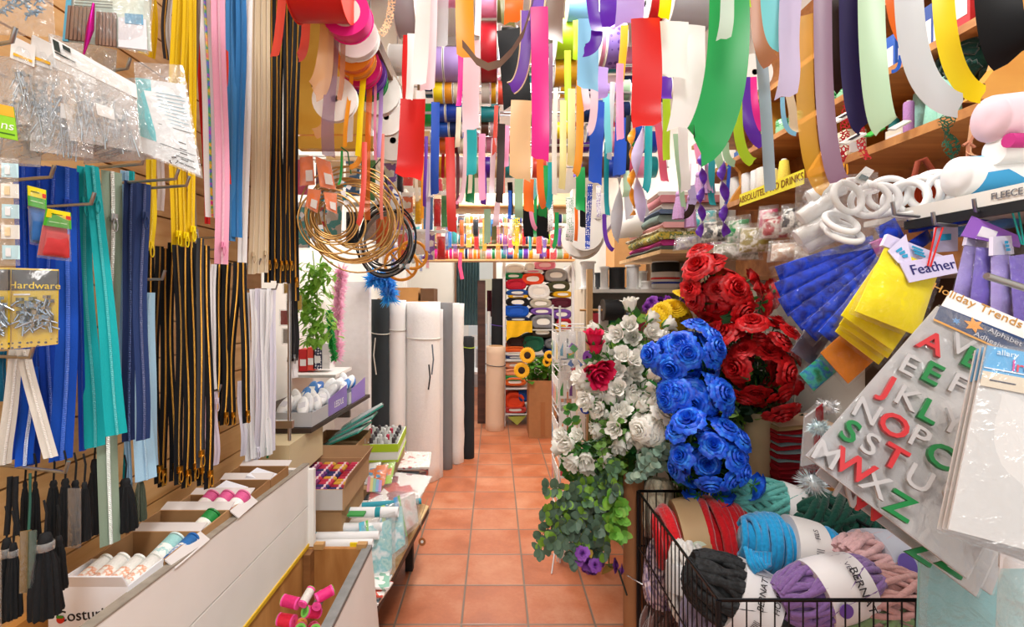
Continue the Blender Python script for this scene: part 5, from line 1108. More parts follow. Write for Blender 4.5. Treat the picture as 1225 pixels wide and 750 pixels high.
# purple-labelled trays of bias tape on a dark shelf
sh = thing('wall_shelf', 'dark shelf carrying the purple-labelled tray', 'shelf', V(-.95, 2.6, .87)); 
qa = [V(-1.29, 2.18, .885), V(-.815, 2.18, .885), V(-.80, 3.15, .845), V(-1.29, 3.15, .845)]
mb = MB(); mb.add(qa + [p - V(0, 0, .02) for p in qa], [(0, 1, 2, 3), (7, 6, 5, 4), (0, 4, 5, 1), (1, 5, 6, 2), (2, 6, 7, 3), (3, 7, 4, 0)]); mb.build('shelf_board', plain('3a2c24', .6), sh, smooth=False)
for y in (2.3, 3.05): MB().bb(-1.29, -.9, y, y + .02, .72, .845).build('bracket', plain('8a8a88', .5), sh, smooth=False)
flat(-1.0, -.955, 1.98, 2.14, .62, .87, plain('d8c8a4', .7), 'cream_carton', 'cream carton standing behind the end of the counter', 'box')
flat(-.985, -.84, 2.01, 2.40, .70, .862, plain('d9c9a2', .7), 'cream_carton', 'cream carton under the dark shelf', 'box')
for j, (y0, y1, lb) in enumerate(((2.2, 2.72, 'grey and purple open tray of white and blue bias tapes at the shelf front'), (2.76, 3.1, 'second purple-labelled tray of tapes behind the first'))):
    z0 = .887 - .04 * (y0 - 2.18) / .97; t = carton(lb, 'tray_box', V(-.99, y0, z0), (1, 0, 0), (0, 1, -.041), .17, y1 - y0, .065, plain('bfc2c8', .5), .004, group='trays of bias tape')
    mb = MB(); y_a = y0 + (.22 if j == 0 else .05); mb.slab([V(-.8185, y_a, z0 + .085 - .006), V(-.8185, y1, z0 + .10), V(-.8185, y1, z0 - .018), V(-.8185, y_a, z0 - .006)], .002); mb.build('purple_label', plain('8f78c8', .5), t, smooth=False)
    if j == 0: text('LEEDUS', V(-.8175, 2.58, z0 + .028), (0, 1, -.04), (0, 0, 1), .045, plain('f4f4f8', .5), t)
    for k in range(14 if j == 0 else 9):
        u = k // 2; side = k % 2; p = V(-.955 + .085 * side + rr(-.01, .01), y0 + .05 + u * .066, z0 + .075 + rr(0, .025) - .02 * (u * .066))
        c = ['f2f2f0', '2a6ab8', 'e6e8ea', 'f6f6f4', '3f80c8', 'f4f4f4', 'dfe2e6'][(k * 5 + j * 2 + k // 3) % 7]
        q_ = thing('bias_tape_pack', f'{"blue" if c in ("2a6ab8", "3f80c8") else "white"} tape pack in the {"front" if j == 0 else "rear"} purple-labelled tray, {ORD[k // 2]} on the {"wall" if side == 0 else "aisle"} side', 'tape', p, 'tape packs in the trays')
        Rm = Matrix.Rotation(rr(-.5, .5), 3, 'Z') @ Matrix.Rotation(rr(-.5, .5), 3, 'Y') @ Matrix.Rotation(rr(.3, .9), 3, 'X')
        mb = MB(); mb.lathe([(0, -.012), (.02, -.012), (.026, -.007), (.026, .007), (.02, .012), (0, .012)], 14, Matrix.Translation(p) @ Rm.to_4x4() @ Matrix.Diagonal((1.0, 2.2, 1.3, 1))); mb.build('folded_tape', plain(c, .5), q_)
        MB().box(p + Rm @ V(0, 0, .0165), (.03, .03, .001), Rm).build('paper_band', plain('f8f8f6' if c in ('2a6ab8', '3f80c8') else 'dcdce2', .5), q_, smooth=False)
# red cans and cards on the wall shelf further back
for i, (x, y0, y1, w, c, lb) in enumerate(((366, 417, 443, 10, 'c81e20', 'red and white carton behind the bias tape tray'), (375, 415, 442, 9, 'e04a3a', 'orange-red carton next to the red one'), (383, 412, 440, 10, '2a3050', 'dark navy patterned carton beside the orange-red one'), (393, 410, 440, 9, 'e8e6e4', 'pale carton beside the navy one'), (342, 416, 444, 16, 'f0eeec', 'white carton behind the white zippers'))):
    D = 3.3; p = W(x, y1, D); wd2 = w * D / F; h = (y1 - y0) * D / F
    t = thing('small_carton', lb, 'box', p, 'small cartons on the wall shelf'); MB().bb(p.x - wd2 / 2, p.x + wd2 / 2, D - .05, D + .05, p.z, p.z + h).build('box_body', plain(c, .5) if i != 2 else dotted('2a3050', 'e8e8ee', 60), t, smooth=False); MB().bb(p.x - wd2 * .35, p.x + wd2 * .35, D - .052, D - .05, p.z + h * .25, p.z + h * .55).build('white_label', plain('f2f0ee', .5), t, smooth=False)
# platform for those
ws = thing('wall_shelf', 'narrow white wall shelf under the red cartons', 'shelf', V(-1.2, 3.3, .95)); MB().bb(-1.30, -1.02, 3.15, 3.5, .95, .97).build('shelf_board', plain('e8e6e2', .5), ws, smooth=False)
# green garland, boas
gm = MB()
for i in range(420):
    t_ = R.random(); p = W(lerp(368, 384, R.random()) + 6 * math.sin(t_ * 9), lerp(312, 408, t_), 2.62) + V(rr(-.06, .06), rr(-.05, .05), 0)
    leaf(gm, p, (rr(-1, 1), rr(-1, .2), rr(-1, .3)), (0, 0, 1), rr(.04, .07), rr(.010, .017))
gm.tube([W(374, 300, 2.62), W(380, 360, 2.64), W(374, 410, 2.62)], .003, 5)
tag(gm.build('leaf_garland', GREEN('a4dc58'), origin=W(376, 300, 2.62)), 'bright green leafy garland hanging behind the post', 'garland')
def boa(pts, r, col, label, n=900):
    mb = MB(); pts = [Vector(p) for p in pts]
    for i in range(n):
        s = R.random() * (len(pts) - 1.001); k = int(s); p = lerp(pts[k], pts[k + 1], s - k)
        d = V(rr(-1, 1), rr(-1, 1), rr(-1, .6)).normalized(); L = r * rr(.6, 1.15); sd = d.orthogonal().normalized() * r * .12
        mb.add([p - sd, p + sd, p + d * L + V(0, 0, -L * .2)], [(0, 1, 2)])
        if i % 2: mb.add([p + d * L * .4 - sd * 1.5, p + d * L * .4 + sd * 1.5, p + d * L * 1.05 + V(0, 0, L * .1)], [(0, 1, 2)])
    mb.tube(pts, r * .3, 6)
    return tag(mb.build('feather_boa', plain(col, .9, 0, 0, 40, 0, .1, .3, .4), origin=pts[0]), label, 'feather boa')
boa([W(409, 322, 3.05), W(406, 350, 3.05), W(404, 380, 3.05), W(403, 428, 3.05)], .055, 'ffcfe6', 'pink feather boa hanging beside the green garland')
boa([W(394, 372, 2.95), W(396, 400, 2.95), W(400, 430, 2.95)], .03, '27b04c', 'emerald green feather boa under the garland')
boa([W(444, 334, 3.6), W(462, 330, 3.6), W(466, 356, 3.6)], .085, '38a8f0', 'bright blue feather boa over the grey fabric roll', 700)
for i, (x, y0, y1, c) in enumerate(((344, 370, 390, 'b83a2c'), (348, 338, 352, 'e8b82c'), (352, 352, 372, 'f0c83c'), (347, 392, 412, 'c8c0b8'))):
    q = Q((x - 10, y0, 2.5), (x + 10, y0, 2.5), (x + 10, y1, 2.5), (x - 10, y1, 2.5)); bag('hanging_pack', f'{["rust red", "yellow striped", "golden yellow", "grey"][i]} hanging pack glimpsed behind the post', 'packet', q, .012, fill=lambda q, t, c=c: plate(subq(q, .08, .92, .08, .92), .006, 'card', plain(c, .6), t), group='packs behind the post')
# white boards and grey swatches behind
flat(-1.18, -.93, 3.62, 3.70, 0, 1.58, plain('f6f7f8', .7, 0, .08, 25, .15), 'foam_board', 'tall white padded board standing behind the pink boa', 'board')
# ------------------------------------------------------------------ hoops
def hoop(c, r, d, rt, mat, label, grp, tagc=None):
    M = axisM(c, d); o = MB().tube([M @ V(r * math.cos(a), r * math.sin(a), 0) for a in [k * 2 * PI / 40 for k in range(40)]], rt, 6, closed=True).build('metal_hoop', mat, origin=c); tag(o, label, 'hoop', grp)
    if tagc is not None:
        a = tagc; p = M @ V(r * math.cos(a), r * math.sin(a), -.004); u = (M @ V(math.cos(a + .8), math.sin(a + .8), 0) - M @ V(0, 0, 0)).normalized(); v = (M.to_3x3() @ V(0, 0, 1)).cross(u).normalized()
        mb = MB(); mb.slab([p - u * .028 - v * .009, p + u * .028 - v * .009, p + u * .028 + v * .009, p - u * .028 + v * .009], .001); mb.build('swing_tag', plain('f4f4f2', .5), o, smooth=False)
        mb = MB(); mb.slab([p - u * .01 - v * .009 + V(0, -.002, 0), p + u * .004 - v * .009 + V(0, -.002, 0), p + u * .004 + v * .009 + V(0, -.002, 0), p - u * .01 + v * .009 + V(0, -.002, 0)], .001); mb.build('teal_mark', plain('2a98a8', .5), o, smooth=False)
    return o
gold = plain('c9a060', .3, .85); dark = plain('2e3438', .3, .7); silv = plain('9aa0a4', .3, .9)
for i in range(16):
    k = i / 15; c = W(424 - 6 * math.sin(i * 2.1), 262 + 5 * math.cos(i * 1.7), 2.0 + .012 * i); r = .165 + .03 * math.sin(i * 1.3)
    hoop(c + V(0, 0, .02 * math.sin(i)), r, (.35 + .05 * math.sin(i * 3), -1, .1 * math.cos(i * 2)), .0036, gold, 'gold metal hoop in the hanging bundle below the orange packets' , 'gold hoops in the bundle', [4.2, 5.0, 5.4, 3.9, 4.6, 3.2, 0.4, 1.2][i // 2] + .1 * i if i % 2 == 0 else None)
for i in range(7):
    hoop(W(398, 262 + 3 * math.sin(i * 2), 1.92 + .01 * i), .10 + .03 * math.sin(i * 1.9), (.5, -1, .1 * math.sin(i)), .0034, gold, 'smaller gold metal hoop hanging in front of the big gold bundle', 'smaller gold hoops', 3.5 + i * .5 if i % 2 == 0 else None)
for i in range(11):
    hoop(W(462 - 2 * math.sin(i), 288 + 4 * math.cos(i * 2.3), 2.25 + .012 * i), .145 + .018 * math.sin(i * 1.7), (-.45 + .06 * math.sin(i * 2), -1, .08 * math.cos(i)), .004, dark if i % 3 else silv, f'{"black" if i % 3 else "silver"} metal hoop in the bundle behind the gold hoops', f'{"black" if i % 3 else "silver"} hoops in the bundle', 1.6 if i % 4 == 0 else None)
hh = MB(); hh.tube([W(408, 176, 2.0), W(416, 182, 2.02), W(420, 208, 2.05)], .003, 6); tag(hh.build('display_hook', plain('2c8a4a', .4), origin=W(408, 176, 2.0)), 'green wire loop carrying the gold hoops', 'hook')
hh = MB(); hh.tube([V(-.62, 2.47, 2.0), V(-.58, 2.3, 2.06), W(455, 190, 2.25), W(466, 232, 2.28)], .004, 6); tag(hh.build('display_hook', plain('22262a', .4), origin=W(455, 190, 2.25)), 'black cable carrying the black and silver hoops', 'hook')
q = Q((470, 226, 2.15), (480, 230, 2.15), (476, 252, 2.15), (466, 246, 2.15)); t = thing('price_card', 'white tag with blue print above the black hoops', 'card', q[0]); plate(q, .002, 'card', plain('f4f4f4', .5), t); lines(q, t, [(.2, .8, .2 + .2 * k, .1) for k in range(2)], '2a4a9a', .001)
# hoops with a cross: yellow hanging frames
for i, (x, y, r, lb) in enumerate(((494, 305, .075, 'amber round frame hanging below the black hoops'), (480, 316, .09, 'larger amber round frame behind the first'))):
    c = W(x, y, 2.7 + .1 * i); t = thing('round_frame', lb, 'frame', c, 'amber round frames'); M = axisM(c, (.2, -1, 0)); m_ = plain('f0a02a', .5)
    MB().tube([M @ V(r * math.cos(a), r * math.sin(a), 0) for a in [k * 2 * PI / 36 for k in range(36)]], .009, 8, closed=True).build('ring', m_, t); MB().tube([M @ V(0, -r, 0), M @ V(0, r, 0)], .007, 6).build('cross_bar', m_, t)
# ------------------------------------------------------------------ standing fabric rolls
rolls = 'fabric rolls standing in a row'
def stand(px, py0, py1, w, D, mat, label, **kw):
    a = V((px - CX) * D / F, D, 0); top = W(px, py0, D).z
    return roll_of(label, 'fabric_roll', a, V(a.x + kw.pop('lean', 0), D, top), w / 2 * D / F, mat, 'roll', rolls, **kw)
cl = lambda c, b=.1: plain(c, .8, 0, .05, 8, b)
stand(455, 358, 560, 21, 3.85, cl('2c3438'), 'dark slate fabric roll tied with string, first in the row', lump=.06, tie=(.82, 'd8d4c8'), core='b98f62')
stand(474, 359, 560, 23, 3.92, cl('f4f3f0'), 'white fabric roll between the slate roll and the thickest roll', lump=.05, tie=(.84, 'bfbab0'), core='b98f62')
stand(506, 361, 570, 42, 4.0, plain('f8f7f4', .85, 0, .06, 60, .5), 'thickest white quilted fabric roll at the front of the row', lump=.03, tie=(.80, 'cfcac0'), core='b98f62', cr=.3)
stand(521, 370, 568, 18, 4.02, cl('e2e2e2'), 'pale grey fabric roll against the thickest roll', lump=.04)
stand(534, 362, 562, 15, 4.22, cl('7f8082'), 'mid grey fabric roll behind the pale grey one', lump=.03)
stand(546, 363, 553, 18, 4.38, plain('f1f0ec', .85, 0, .05, 60, .4), 'narrow white crinkled fabric roll before the black one', lump=.16, core='e8e6e0')
stand(560, 403, 548, 15, 4.5, cl('22262a'), 'short black roll at the end of the row', tie=(.92, 'a8c040'), core='3a3c3e', cr=.7)
for i, (x, y0, y1, c, lb) in enumerate(((517, 412, 448, '6a7480', 'thin grey tie hanging on the pale grey roll'), (513, 436, 466, '202428', 'short black cord hanging on the thickest roll'))):
    tag(MB().tube([W(x, y0, 3.80), W(x + 1.5, (y0 + y1) / 2, 3.79), W(x - .5, y1, 3.80)], .006, 6).build('cord', plain(c, .7), origin=W(x, y0, 3.8)), lb, 'cord')
tag(MB().tube([W(449, 404, 3.70), W(447, 425, 3.68), W(450, 448, 3.70)], .005, 6).build('cord', plain('d4d0c4', .7), origin=W(449, 404, 3.7)), 'pale string end hanging on the slate roll', 'cord')
# far rolls by the door
D5 = 5.45
roll_of('beige fabric roll with a dark tie standing by the bolt shelf', 'fabric_roll', V(0.0, 5.45, 0), W(593, 414, 5.45), .105, cl('e3c6ab'), 'roll', 'rolls by the bolt shelf', core='c8a078', cr=.75, tie=(.78, '3a3a44'), lump=.03)
roll_of('tall black fabric roll behind the beige one', 'fabric_roll', V(.03, 5.75, 0), V(.05, 5.75, 1.68), .085, cl('1c1d20'), 'roll', 'rolls by the bolt shelf', tie=(.68, '6a4ab0'), cr=.6)
roll_of('thin white roll squeezed beside the tall black roll', 'fabric_roll', V(-.075, 5.72, 0), V(-.07, 5.72, 1.3), .02, cl('f0f0ee'), 'roll', 'rolls by the bolt shelf')
tag(MB().bb(-.20, -.11, 5.7, 5.76, 0, 1.66).build('wooden_plank', wood('3c2620', '5a3a30'), smooth=False), 'dark brown plank leaning beside the tall black roll', 'plank')
# wood planter behind rolls top: bags of wood things
for i, (x0, x1, y0, y1, c, lb) in enumerate(((472, 500, 344, 360, 'c08a50', 'brown box showing above the white rolls'), (503, 519, 345, 358, '6a4a30', 'round brown basket above the thickest roll'))):
    D = 4.6; p = W((x0 + x1) / 2, y1, D)
    o = MB(); o.bb(p.x - (x1 - x0) / 2 * D / F, p.x + (x1 - x0) / 2 * D / F, D, D + .3, p.z - .4, p.z + (y1 - y0) * D / F); tag(o.build('stock_box', cardboard(c), smooth=False), lb, 'box')
# door side: curtain, yard window things, chair
cm = MB(); rows = []
for j in range(13):
    z = lerp(2.05, 1.1, j / 12); rows.append([V(-.50 + .30 * i / 40, 6.4 + .018 * math.sin(i * 1.25) * (1 + .3 * math.sin(j * .4)), z) for i in range(41)])
cm.grid(rows); tag(cm.build('curtain', plain('54747c', .8, 0, .1, 8, .05), origin=V(-.35, 6.4, 2.05)), 'blue-grey pleated curtain hanging in the doorway', 'curtain')
rd = tag(MB().tube([V(-.75, 6.4, 2.06), V(.1, 6.4, 2.06)], .008, 8).build('curtain_rod', STEEL()), 'curtain rod across the doorway', 'rod')
t = thing('plastic_chair', 'white moulded plastic chair in the doorway', 'chair', V(-.14, 6.9, 0)); pw = plain('eef0f2', .35)
MB().box((-.14, 6.9, .43), (.40, .42, .03)).build('seat', pw, t); 
for sx in (-1, 1):
    for sy in (-1, 1): MB().tube([V(-.14 + sx * .18, 6.9 + sy * .19, .42), V(-.14 + sx * .22, 6.9 + sy * .23, 0)], [.026, .018], 8).build('leg', pw, t)
    MB().tube([V(-.14 + sx * .20, 6.72, .43), V(-.14 + sx * .215, 6.72, .64), V(-.14 + sx * .21, 7.05, .66), V(-.14 + sx * .19, 7.1, .66)], .018, 8).build('armrest', pw, t)
bk = MB(); 
for k in range(5): bk.box((-.14 - .15 + .075 * k, 7.11, .66), (.035, .02, .46))
bk.box((-.14, 7.115, .88), (.40, .025, .07)); bk.build('backrest', pw, t)
flat(-.40, .02, 7.5, 7.52, .82, 1.06, plain('d7e4ee', .3), 'framed_picture', 'pale blue framed panel seen through the doorway', 'picture')
flat(-.42, .0, 8.6, 8.66, 1.28, 1.78, plain('e6dcc0', .8), 'cream_blind', 'cream blind beyond the doorway', 'blind')
flat(-.36, .01, 8.0, 8.4, 0, .62, plain('b8bcc0', .6), 'storage_crate', 'grey crate beyond the doorway behind the chair', 'crate')
mr = MB(); rows = [[V(-.10 + .06 * i / 8 + .0, 6.2 + .02 * math.sin(i * 1.5), lerp(1.55, 1.22, j / 6) - .1 * (i / 8 < .3) * (j / 6)) for i in range(9)] for j in range(7)]; mr.grid(rows); tag(mr.build('hanging_cloth', plain('5a1e2c', .8)), 'dark maroon cloth hanging beside the doorway', 'cloth')
# ------------------------------------------------------------------ the shelf of fabric bolts
bs = thing('bolt_shelf', 'white steel shelf unit packed with fabric bolts', 'shelf', V(.5, 5.6, 0))
DB = 5.6
for x in (.105, .885):
    for y in (5.58, 6.2): MB().bb(x - .015, x + .015, y - .015, y + .015, 0, 1.86).build('upright', plain('e8e8e8', .5), bs, smooth=False)
for z, nm in ((.14, 'a'), (.43, 'b'), (.75, 'c'), (1.10, 'd')): MB().bb(.10, .90, 5.57, 6.2, z - .012, z).build('shelf_board', plain('dedcd8', .5), bs, smooth=False)
BOLTS = []
def bolt(px0, px1, py0, py1, c, board='f2efe6', D=DB, sq=2.6):
    a, b = W(px0, py1, D), W(px1, py0, D); cx, cz = (a.x + b.x) / 2, (a.z + b.z) / 2; w, h = (b.x - a.x) / 2, (b.z - a.z) / 2
    t = thing('fabric_bolt', 'x', 'fabric bolt', V(cx, D, a.z), 'fabric bolts on the shelf'); LABELS.pop('x', None)
    def ring(s, y, k=0): return [V(cx + math.copysign(abs(math.cos(a_)) ** (2 / sq), math.cos(a_)) * w * s, D + y, cz + math.copysign(abs(math.sin(a_)) ** (2 / sq), math.sin(a_)) * h * (s if s > .9 else s * .75) * (1 + .05 * math.sin(3 * a_ + cx * 40))) for a_ in [2 * PI * i / 28 for i in range(28)]]
    mb = MB(); mb.grid([ring(.55, .012), ring(.62, .002), ring(.75, .005), ring(.80, -.003), ring(.93, .002), ring(1.0, .012), ring(1.0, .3), ring(.95, .55)], 0, True); mb.build('cloth', plain(c, .85, 0, .12, 30, .15, .2, .1), t)
    mb = MB(); f = ring(.56, .008); mb.add(f, [tuple(range(len(f)))]); mb.build('board_end', plain(board if board != c else c, .8), t, smooth=False)
    BOLTS.append((t, cx, cz, c)); return t
CN = {'f2f2ee': 'white', '1c8a50': 'green', 'f08aa4': 'pink', 'c01c34': 'crimson', 'e84a24': 'orange-red', '9c9a98': 'grey', 'e8e6e2': 'off-white', '4a4a2e': 'dark olive', '1e4f9c': 'blue', '16171a': 'black', '5a1a2c': 'maroon', 'f0b81c': 'yellow', 'bcb6a4': 'stone', '1a58c0': 'bright blue', '7a52a8': 'purple', '85858a': 'mid grey', '222c50': 'navy', '3a3226': 'brown olive', '3a2420': 'dark brown', '1e5a40': 'bottle green', 'f07030': 'orange', 'eceae6': 'ivory', '2c3c70': 'dark blue', 'f0a078': 'salmon', '3aa04c': 'bright green', 'c8443c': 'brick', 'b82030': 'dark red', '6b6c70': 'slate'}
for a in ((604, 628, 315, 327, 'f2f2ee'), (603, 626, 326, 334, '1c8a50'), (628, 640, 313, 324, 'f2f2ee'), (639, 665, 311, 323, 'f08aa4', 'f6c8d0'), (605, 630, 333, 347, 'c01c34', 'c01c34'), (624, 651, 326, 341, 'e84a24'), (626, 650, 322, 327, 'e8e6e2', 'f08aa4'), (652, 679, 321, 337, '9c9a98'), (679, 689, 317, 338, 'e8e6e2', 'c8c8cc'), (632, 658, 339, 358, 'f2f2ee'),
          (656, 682, 336, 349, '4a4a2e'), (606, 632, 346, 354, '1e4f9c'), (608, 632, 352, 357, 'f0b81c'), (606, 633, 355, 368, '16171a'), (660, 685, 356, 368, '5a1a2c', '5a1a2c'), (662, 685, 348, 356, 'f0b81c'), (634, 660, 357, 369, 'bcb6a4'), (603, 633, 364, 380, '1a58c0', '1a58c0'), (635, 662, 368, 377, '7a52a8'), (660, 684, 370, 382, '7a52a8'), (636, 664, 376, 394, '85858a'), (606, 634, 379, 385, '222c50', 'e8e4dc'), (666, 684, 380, 396, 'b82030'), (665, 678, 388, 398, 'f0b81c', 'f0b81c'),
          (634, 664, 391, 404, '3a3226'), (606, 630, 404, 415, '3a2420', '3a2420'), (625, 651, 401, 421, '1e5a40', '1e5a40'), (603, 629, 414, 422, 'f07030', 'f07030'), (604, 630, 421, 426, 'eceae6'), (604, 630, 425, 430, '2c3c70'), (604, 630, 429, 434, 'eceae6'), (604, 628, 433, 441, 'f0a078'), (652, 684, 404, 418, '6b6c70'), (653, 684, 417, 430, '1e4f9c'),
          (603, 628, 441, 450, 'f0a078', 'f0a078'), (603, 628, 443 + 6, 456, '3aa04c'), (602, 630, 452, 462, 'f07030'), (604, 628, 470, 490, 'e84a24', 'e84a24'), (620, 634, 466, 481, '1e4f9c', '1e4f9c'), (603, 630, 486, 495, 'c8443c'), (608, 632, 494, 499, '16171a', 'c8443c')): bolt(*a)
for i, (t, x, z, c) in enumerate(BOLTS):
    near = sorted((q for q in BOLTS if q[0] is not t and CN[q[3]] != CN[c]), key=lambda q: (q[1] - x) ** 2 + (q[2] - z) ** 2)
    lab_ = None
    for q in near:
        dz = q[2] - z; dx = q[1] - x; rel = ('under' if dz > 0 else 'on top of') if abs(dz) > abs(dx) * .6 else 'next to'
        lab_ = f'folded {CN[c]} fabric bolt {rel} the {CN[q[3]]} one'
        if lab_.lower() not in LABELS: break
    tag(t, lab_, 'fabric bolt', 'fabric bolts on the shelf')
# draped yellow cloth and loose green cloth
mb = MB(); rows = []
for j in range(9):
    rows.append([V(lerp(W(606, 383, 5.5).x, W(637, 383, 5.5).x, i / 12), 5.52 + .012 * math.sin(i * 1.1 + j * .3), lerp(1.20, .97 + .11 * (i / 12) ** .7 + .012 * math.sin(i * .9), j / 8)) for i in range(13)])
mb.grid(rows); tag(mb.build('draped_cloth', plain('f2bc12', .8, 0, .1, 30, .1)), 'yellow cloth draped over the shelf edge under the bright blue bolt', 'cloth')
mb = MB(); mb.grid([[lerp(W(607, 499, 5.5), W(630, 497, 5.5), i / 6) + V(0, 0, -.02 * math.sin(PI * i / 6) * 0 - (.10 * (1 - abs(i / 6 - .5) * 2)) * j / 4) + V(0, .01 * math.sin(i), 0) for i in range(7)] for j in range(5)]); tag(mb.build('folded_cloth', plain('a8b04c', .8)), 'olive green cloth corner hanging from the lowest shelf', 'cloth')
# carton with greenery and sunflowers
cb = carton('tall brown taped cardboard box standing before the bolt shelf', 'cardboard_box', V(.355, 5.10, 0), (1, 0, 0), (0, 1, 0), .285, .34, .60, cardboard('b07c50'), .006, flaps=())
MB().bb(.475, .52, 5.0965, 5.099, .02, .38).build('tape', plain('a36c42', .35), cb, smooth=False)
tag(MB().bb(.366, .634, 5.11, 5.43, .01, .50).build('paper_filling', plain('8a6a4a', .8), smooth=False), 'brown paper filling inside the tall cardboard box', 'paper')
mb = MB()
for i in range(150):
    p = V(rr(.36, .66), rr(5.12, 5.4), rr(.58, .80)); leaf(mb, p, (rr(-1, 1), rr(-1, .3), rr(-.3, 1)), (0, 0, 1), rr(.07, .12), rr(.025, .04))
for i in range(10): mb.tube([V(rr(.40, .6), rr(5.15, 5.35), .5), V(rr(.38, .65), rr(5.12, 5.3), .75)], .004, 5)
tag(mb.build('leafy_plant', GREEN('5a9a2e'), origin=V(.5, 5.25, .5)), 'leafy green artificial plant growing out of the cardboard box', 'plant')
sm = [rose_mesh([plain('f6b413', .6, 0, .15, 10), plain('2e1c10', .9, 0, .3, 60, .5)], 'sun', 1)]
for i, (x, y, r) in enumerate(((631, 425, .085), (624, 443, .085), (657, 426, .06), (654, 433, .05))):
    p = W(x, y, 5.0); t = thing('sunflower', f'yellow sunflower, {["uppermost, beside the bottle green bolt", "lower big bloom nearest the beige roll", "small one above the leafy plant", "smallest one half behind the leaves"][i]}', 'flower', p, 'sunflowers at the cardboard box'); place(sm[0], 'flower_head', t, axisM(p, (-.2 + .2 * i, -1, .2), None, r)); MB().tube([p + V(0, .03, 0), V(p.x + .05, 5.12, .6), V(.42 + .03 * i, 5.2, .5)], .006, 6).build('stem', plain('3f7a2c', .6), t)
# ------------------------------------------------------------------ back racks under the ribbons: spool rows and hanging cards
bk_ = thing('spool_rack', 'white wire rack with rows of narrow ribbon reels above the fabric bolts', 'rack', V(.2, 5.3, 1.8))
zr = W(0, 310, 5.3).z
MB().bb(-.98, .86, 5.28, 5.5, zr - .02, zr).build('shelf_board', wood('d09a5c', 'e2b47a'), bk_, smooth=False); MB().bb(-.98, .86, 5.46, 5.5, zr, 2.62).build('back_panel', wood('e2c49c', 'eed8b8'), bk_, smooth=False)
for z2 in (2.02, 2.24, 2.45): MB().bb(-.98, .86, 5.30, 5.48, z2, z2 + .015).build('shelf_board', wood('d09a5c', 'e2b47a'), bk_, smooth=False)
for x in (-.97, .85): MB().bb(x - .015, x + .015, 5.28, 5.5, 0 if x < 0 else 1.88, 2.63).build('upright', plain('e8e6e0', .5), bk_, smooth=False)
cols = ['emerald', 'royal', 'purple', 'rose', 'sage', 'salmon', 'coral', 'mauve', 'gold', 'red', 'scarlet', 'amber', 'pink', 'lime', 'teal', 'white', 'hotpink', 'navy', 'orange', 'lilac']
rn = 0
for row, (z2, xa, xb, r) in enumerate(((zr, -.96, .83, .062), (2.035, -.96, .83, .062), (2.255, -.96, .83, .06))):
    x = xa; k = 0; nxt = None
    names = []
    while x < xb:
        w_ = rr(.035, .07); c = cols[(k * 7 + row * 3 + int(rr(0, 2))) % 20]; p = V(x + w_ / 2, 5.36, z2 + r)
        t = thing('ribbon_reel', 'x', 'ribbon reel', p - V(0, 0, r), 'reels on the back rack'); LABELS.pop('x', None); M = axisM(p, (1, 0, 0), (0, 0, 1))
        MB().lathe([(r * .3, -w_ / 2 + .004), (r * .93, -w_ / 2 + .004), (r * .93, w_ / 2 - .004), (r * .3, w_ / 2 - .004)], 18, M).build('ribbon_winding', satin(c), t)
        mb = MB()
        for s in (-1, 1): mb.lathe([(r * .2, s * w_ / 2 - .002), (r, s * w_ / 2 - .002), (r, s * w_ / 2 + .002), (r * .2, s * w_ / 2 + .002), (r * .2, s * w_ / 2 - .002)], 18, M)
        mb.build('flange', plain('f0eee8', .5), t, sharp=20)
        names.append((t, c)); x += w_ + .004; k += 1
    for k, (t, c) in enumerate(names):
        a = names[k - 1][1] if k else None; b = names[k + 1][1] if k + 1 < len(names) else None
        rw_ = ['bottom', 'middle', 'upper'][row]
        l = f'{word(c)} reel on the {rw_} rack board, between {word(a)} and {word(b)}' if a and b else f'{word(c)} reel at the {"door" if not a else "flower"} end of the {rw_} rack board'
        if l.lower() in LABELS:
            a2 = names[k + 2][1] if k + 2 < len(names) else names[k - 2][1]; l += f', near {word(a2)}'
        tag(t, l[:200], 'ribbon reel', 'reels on the back rack')
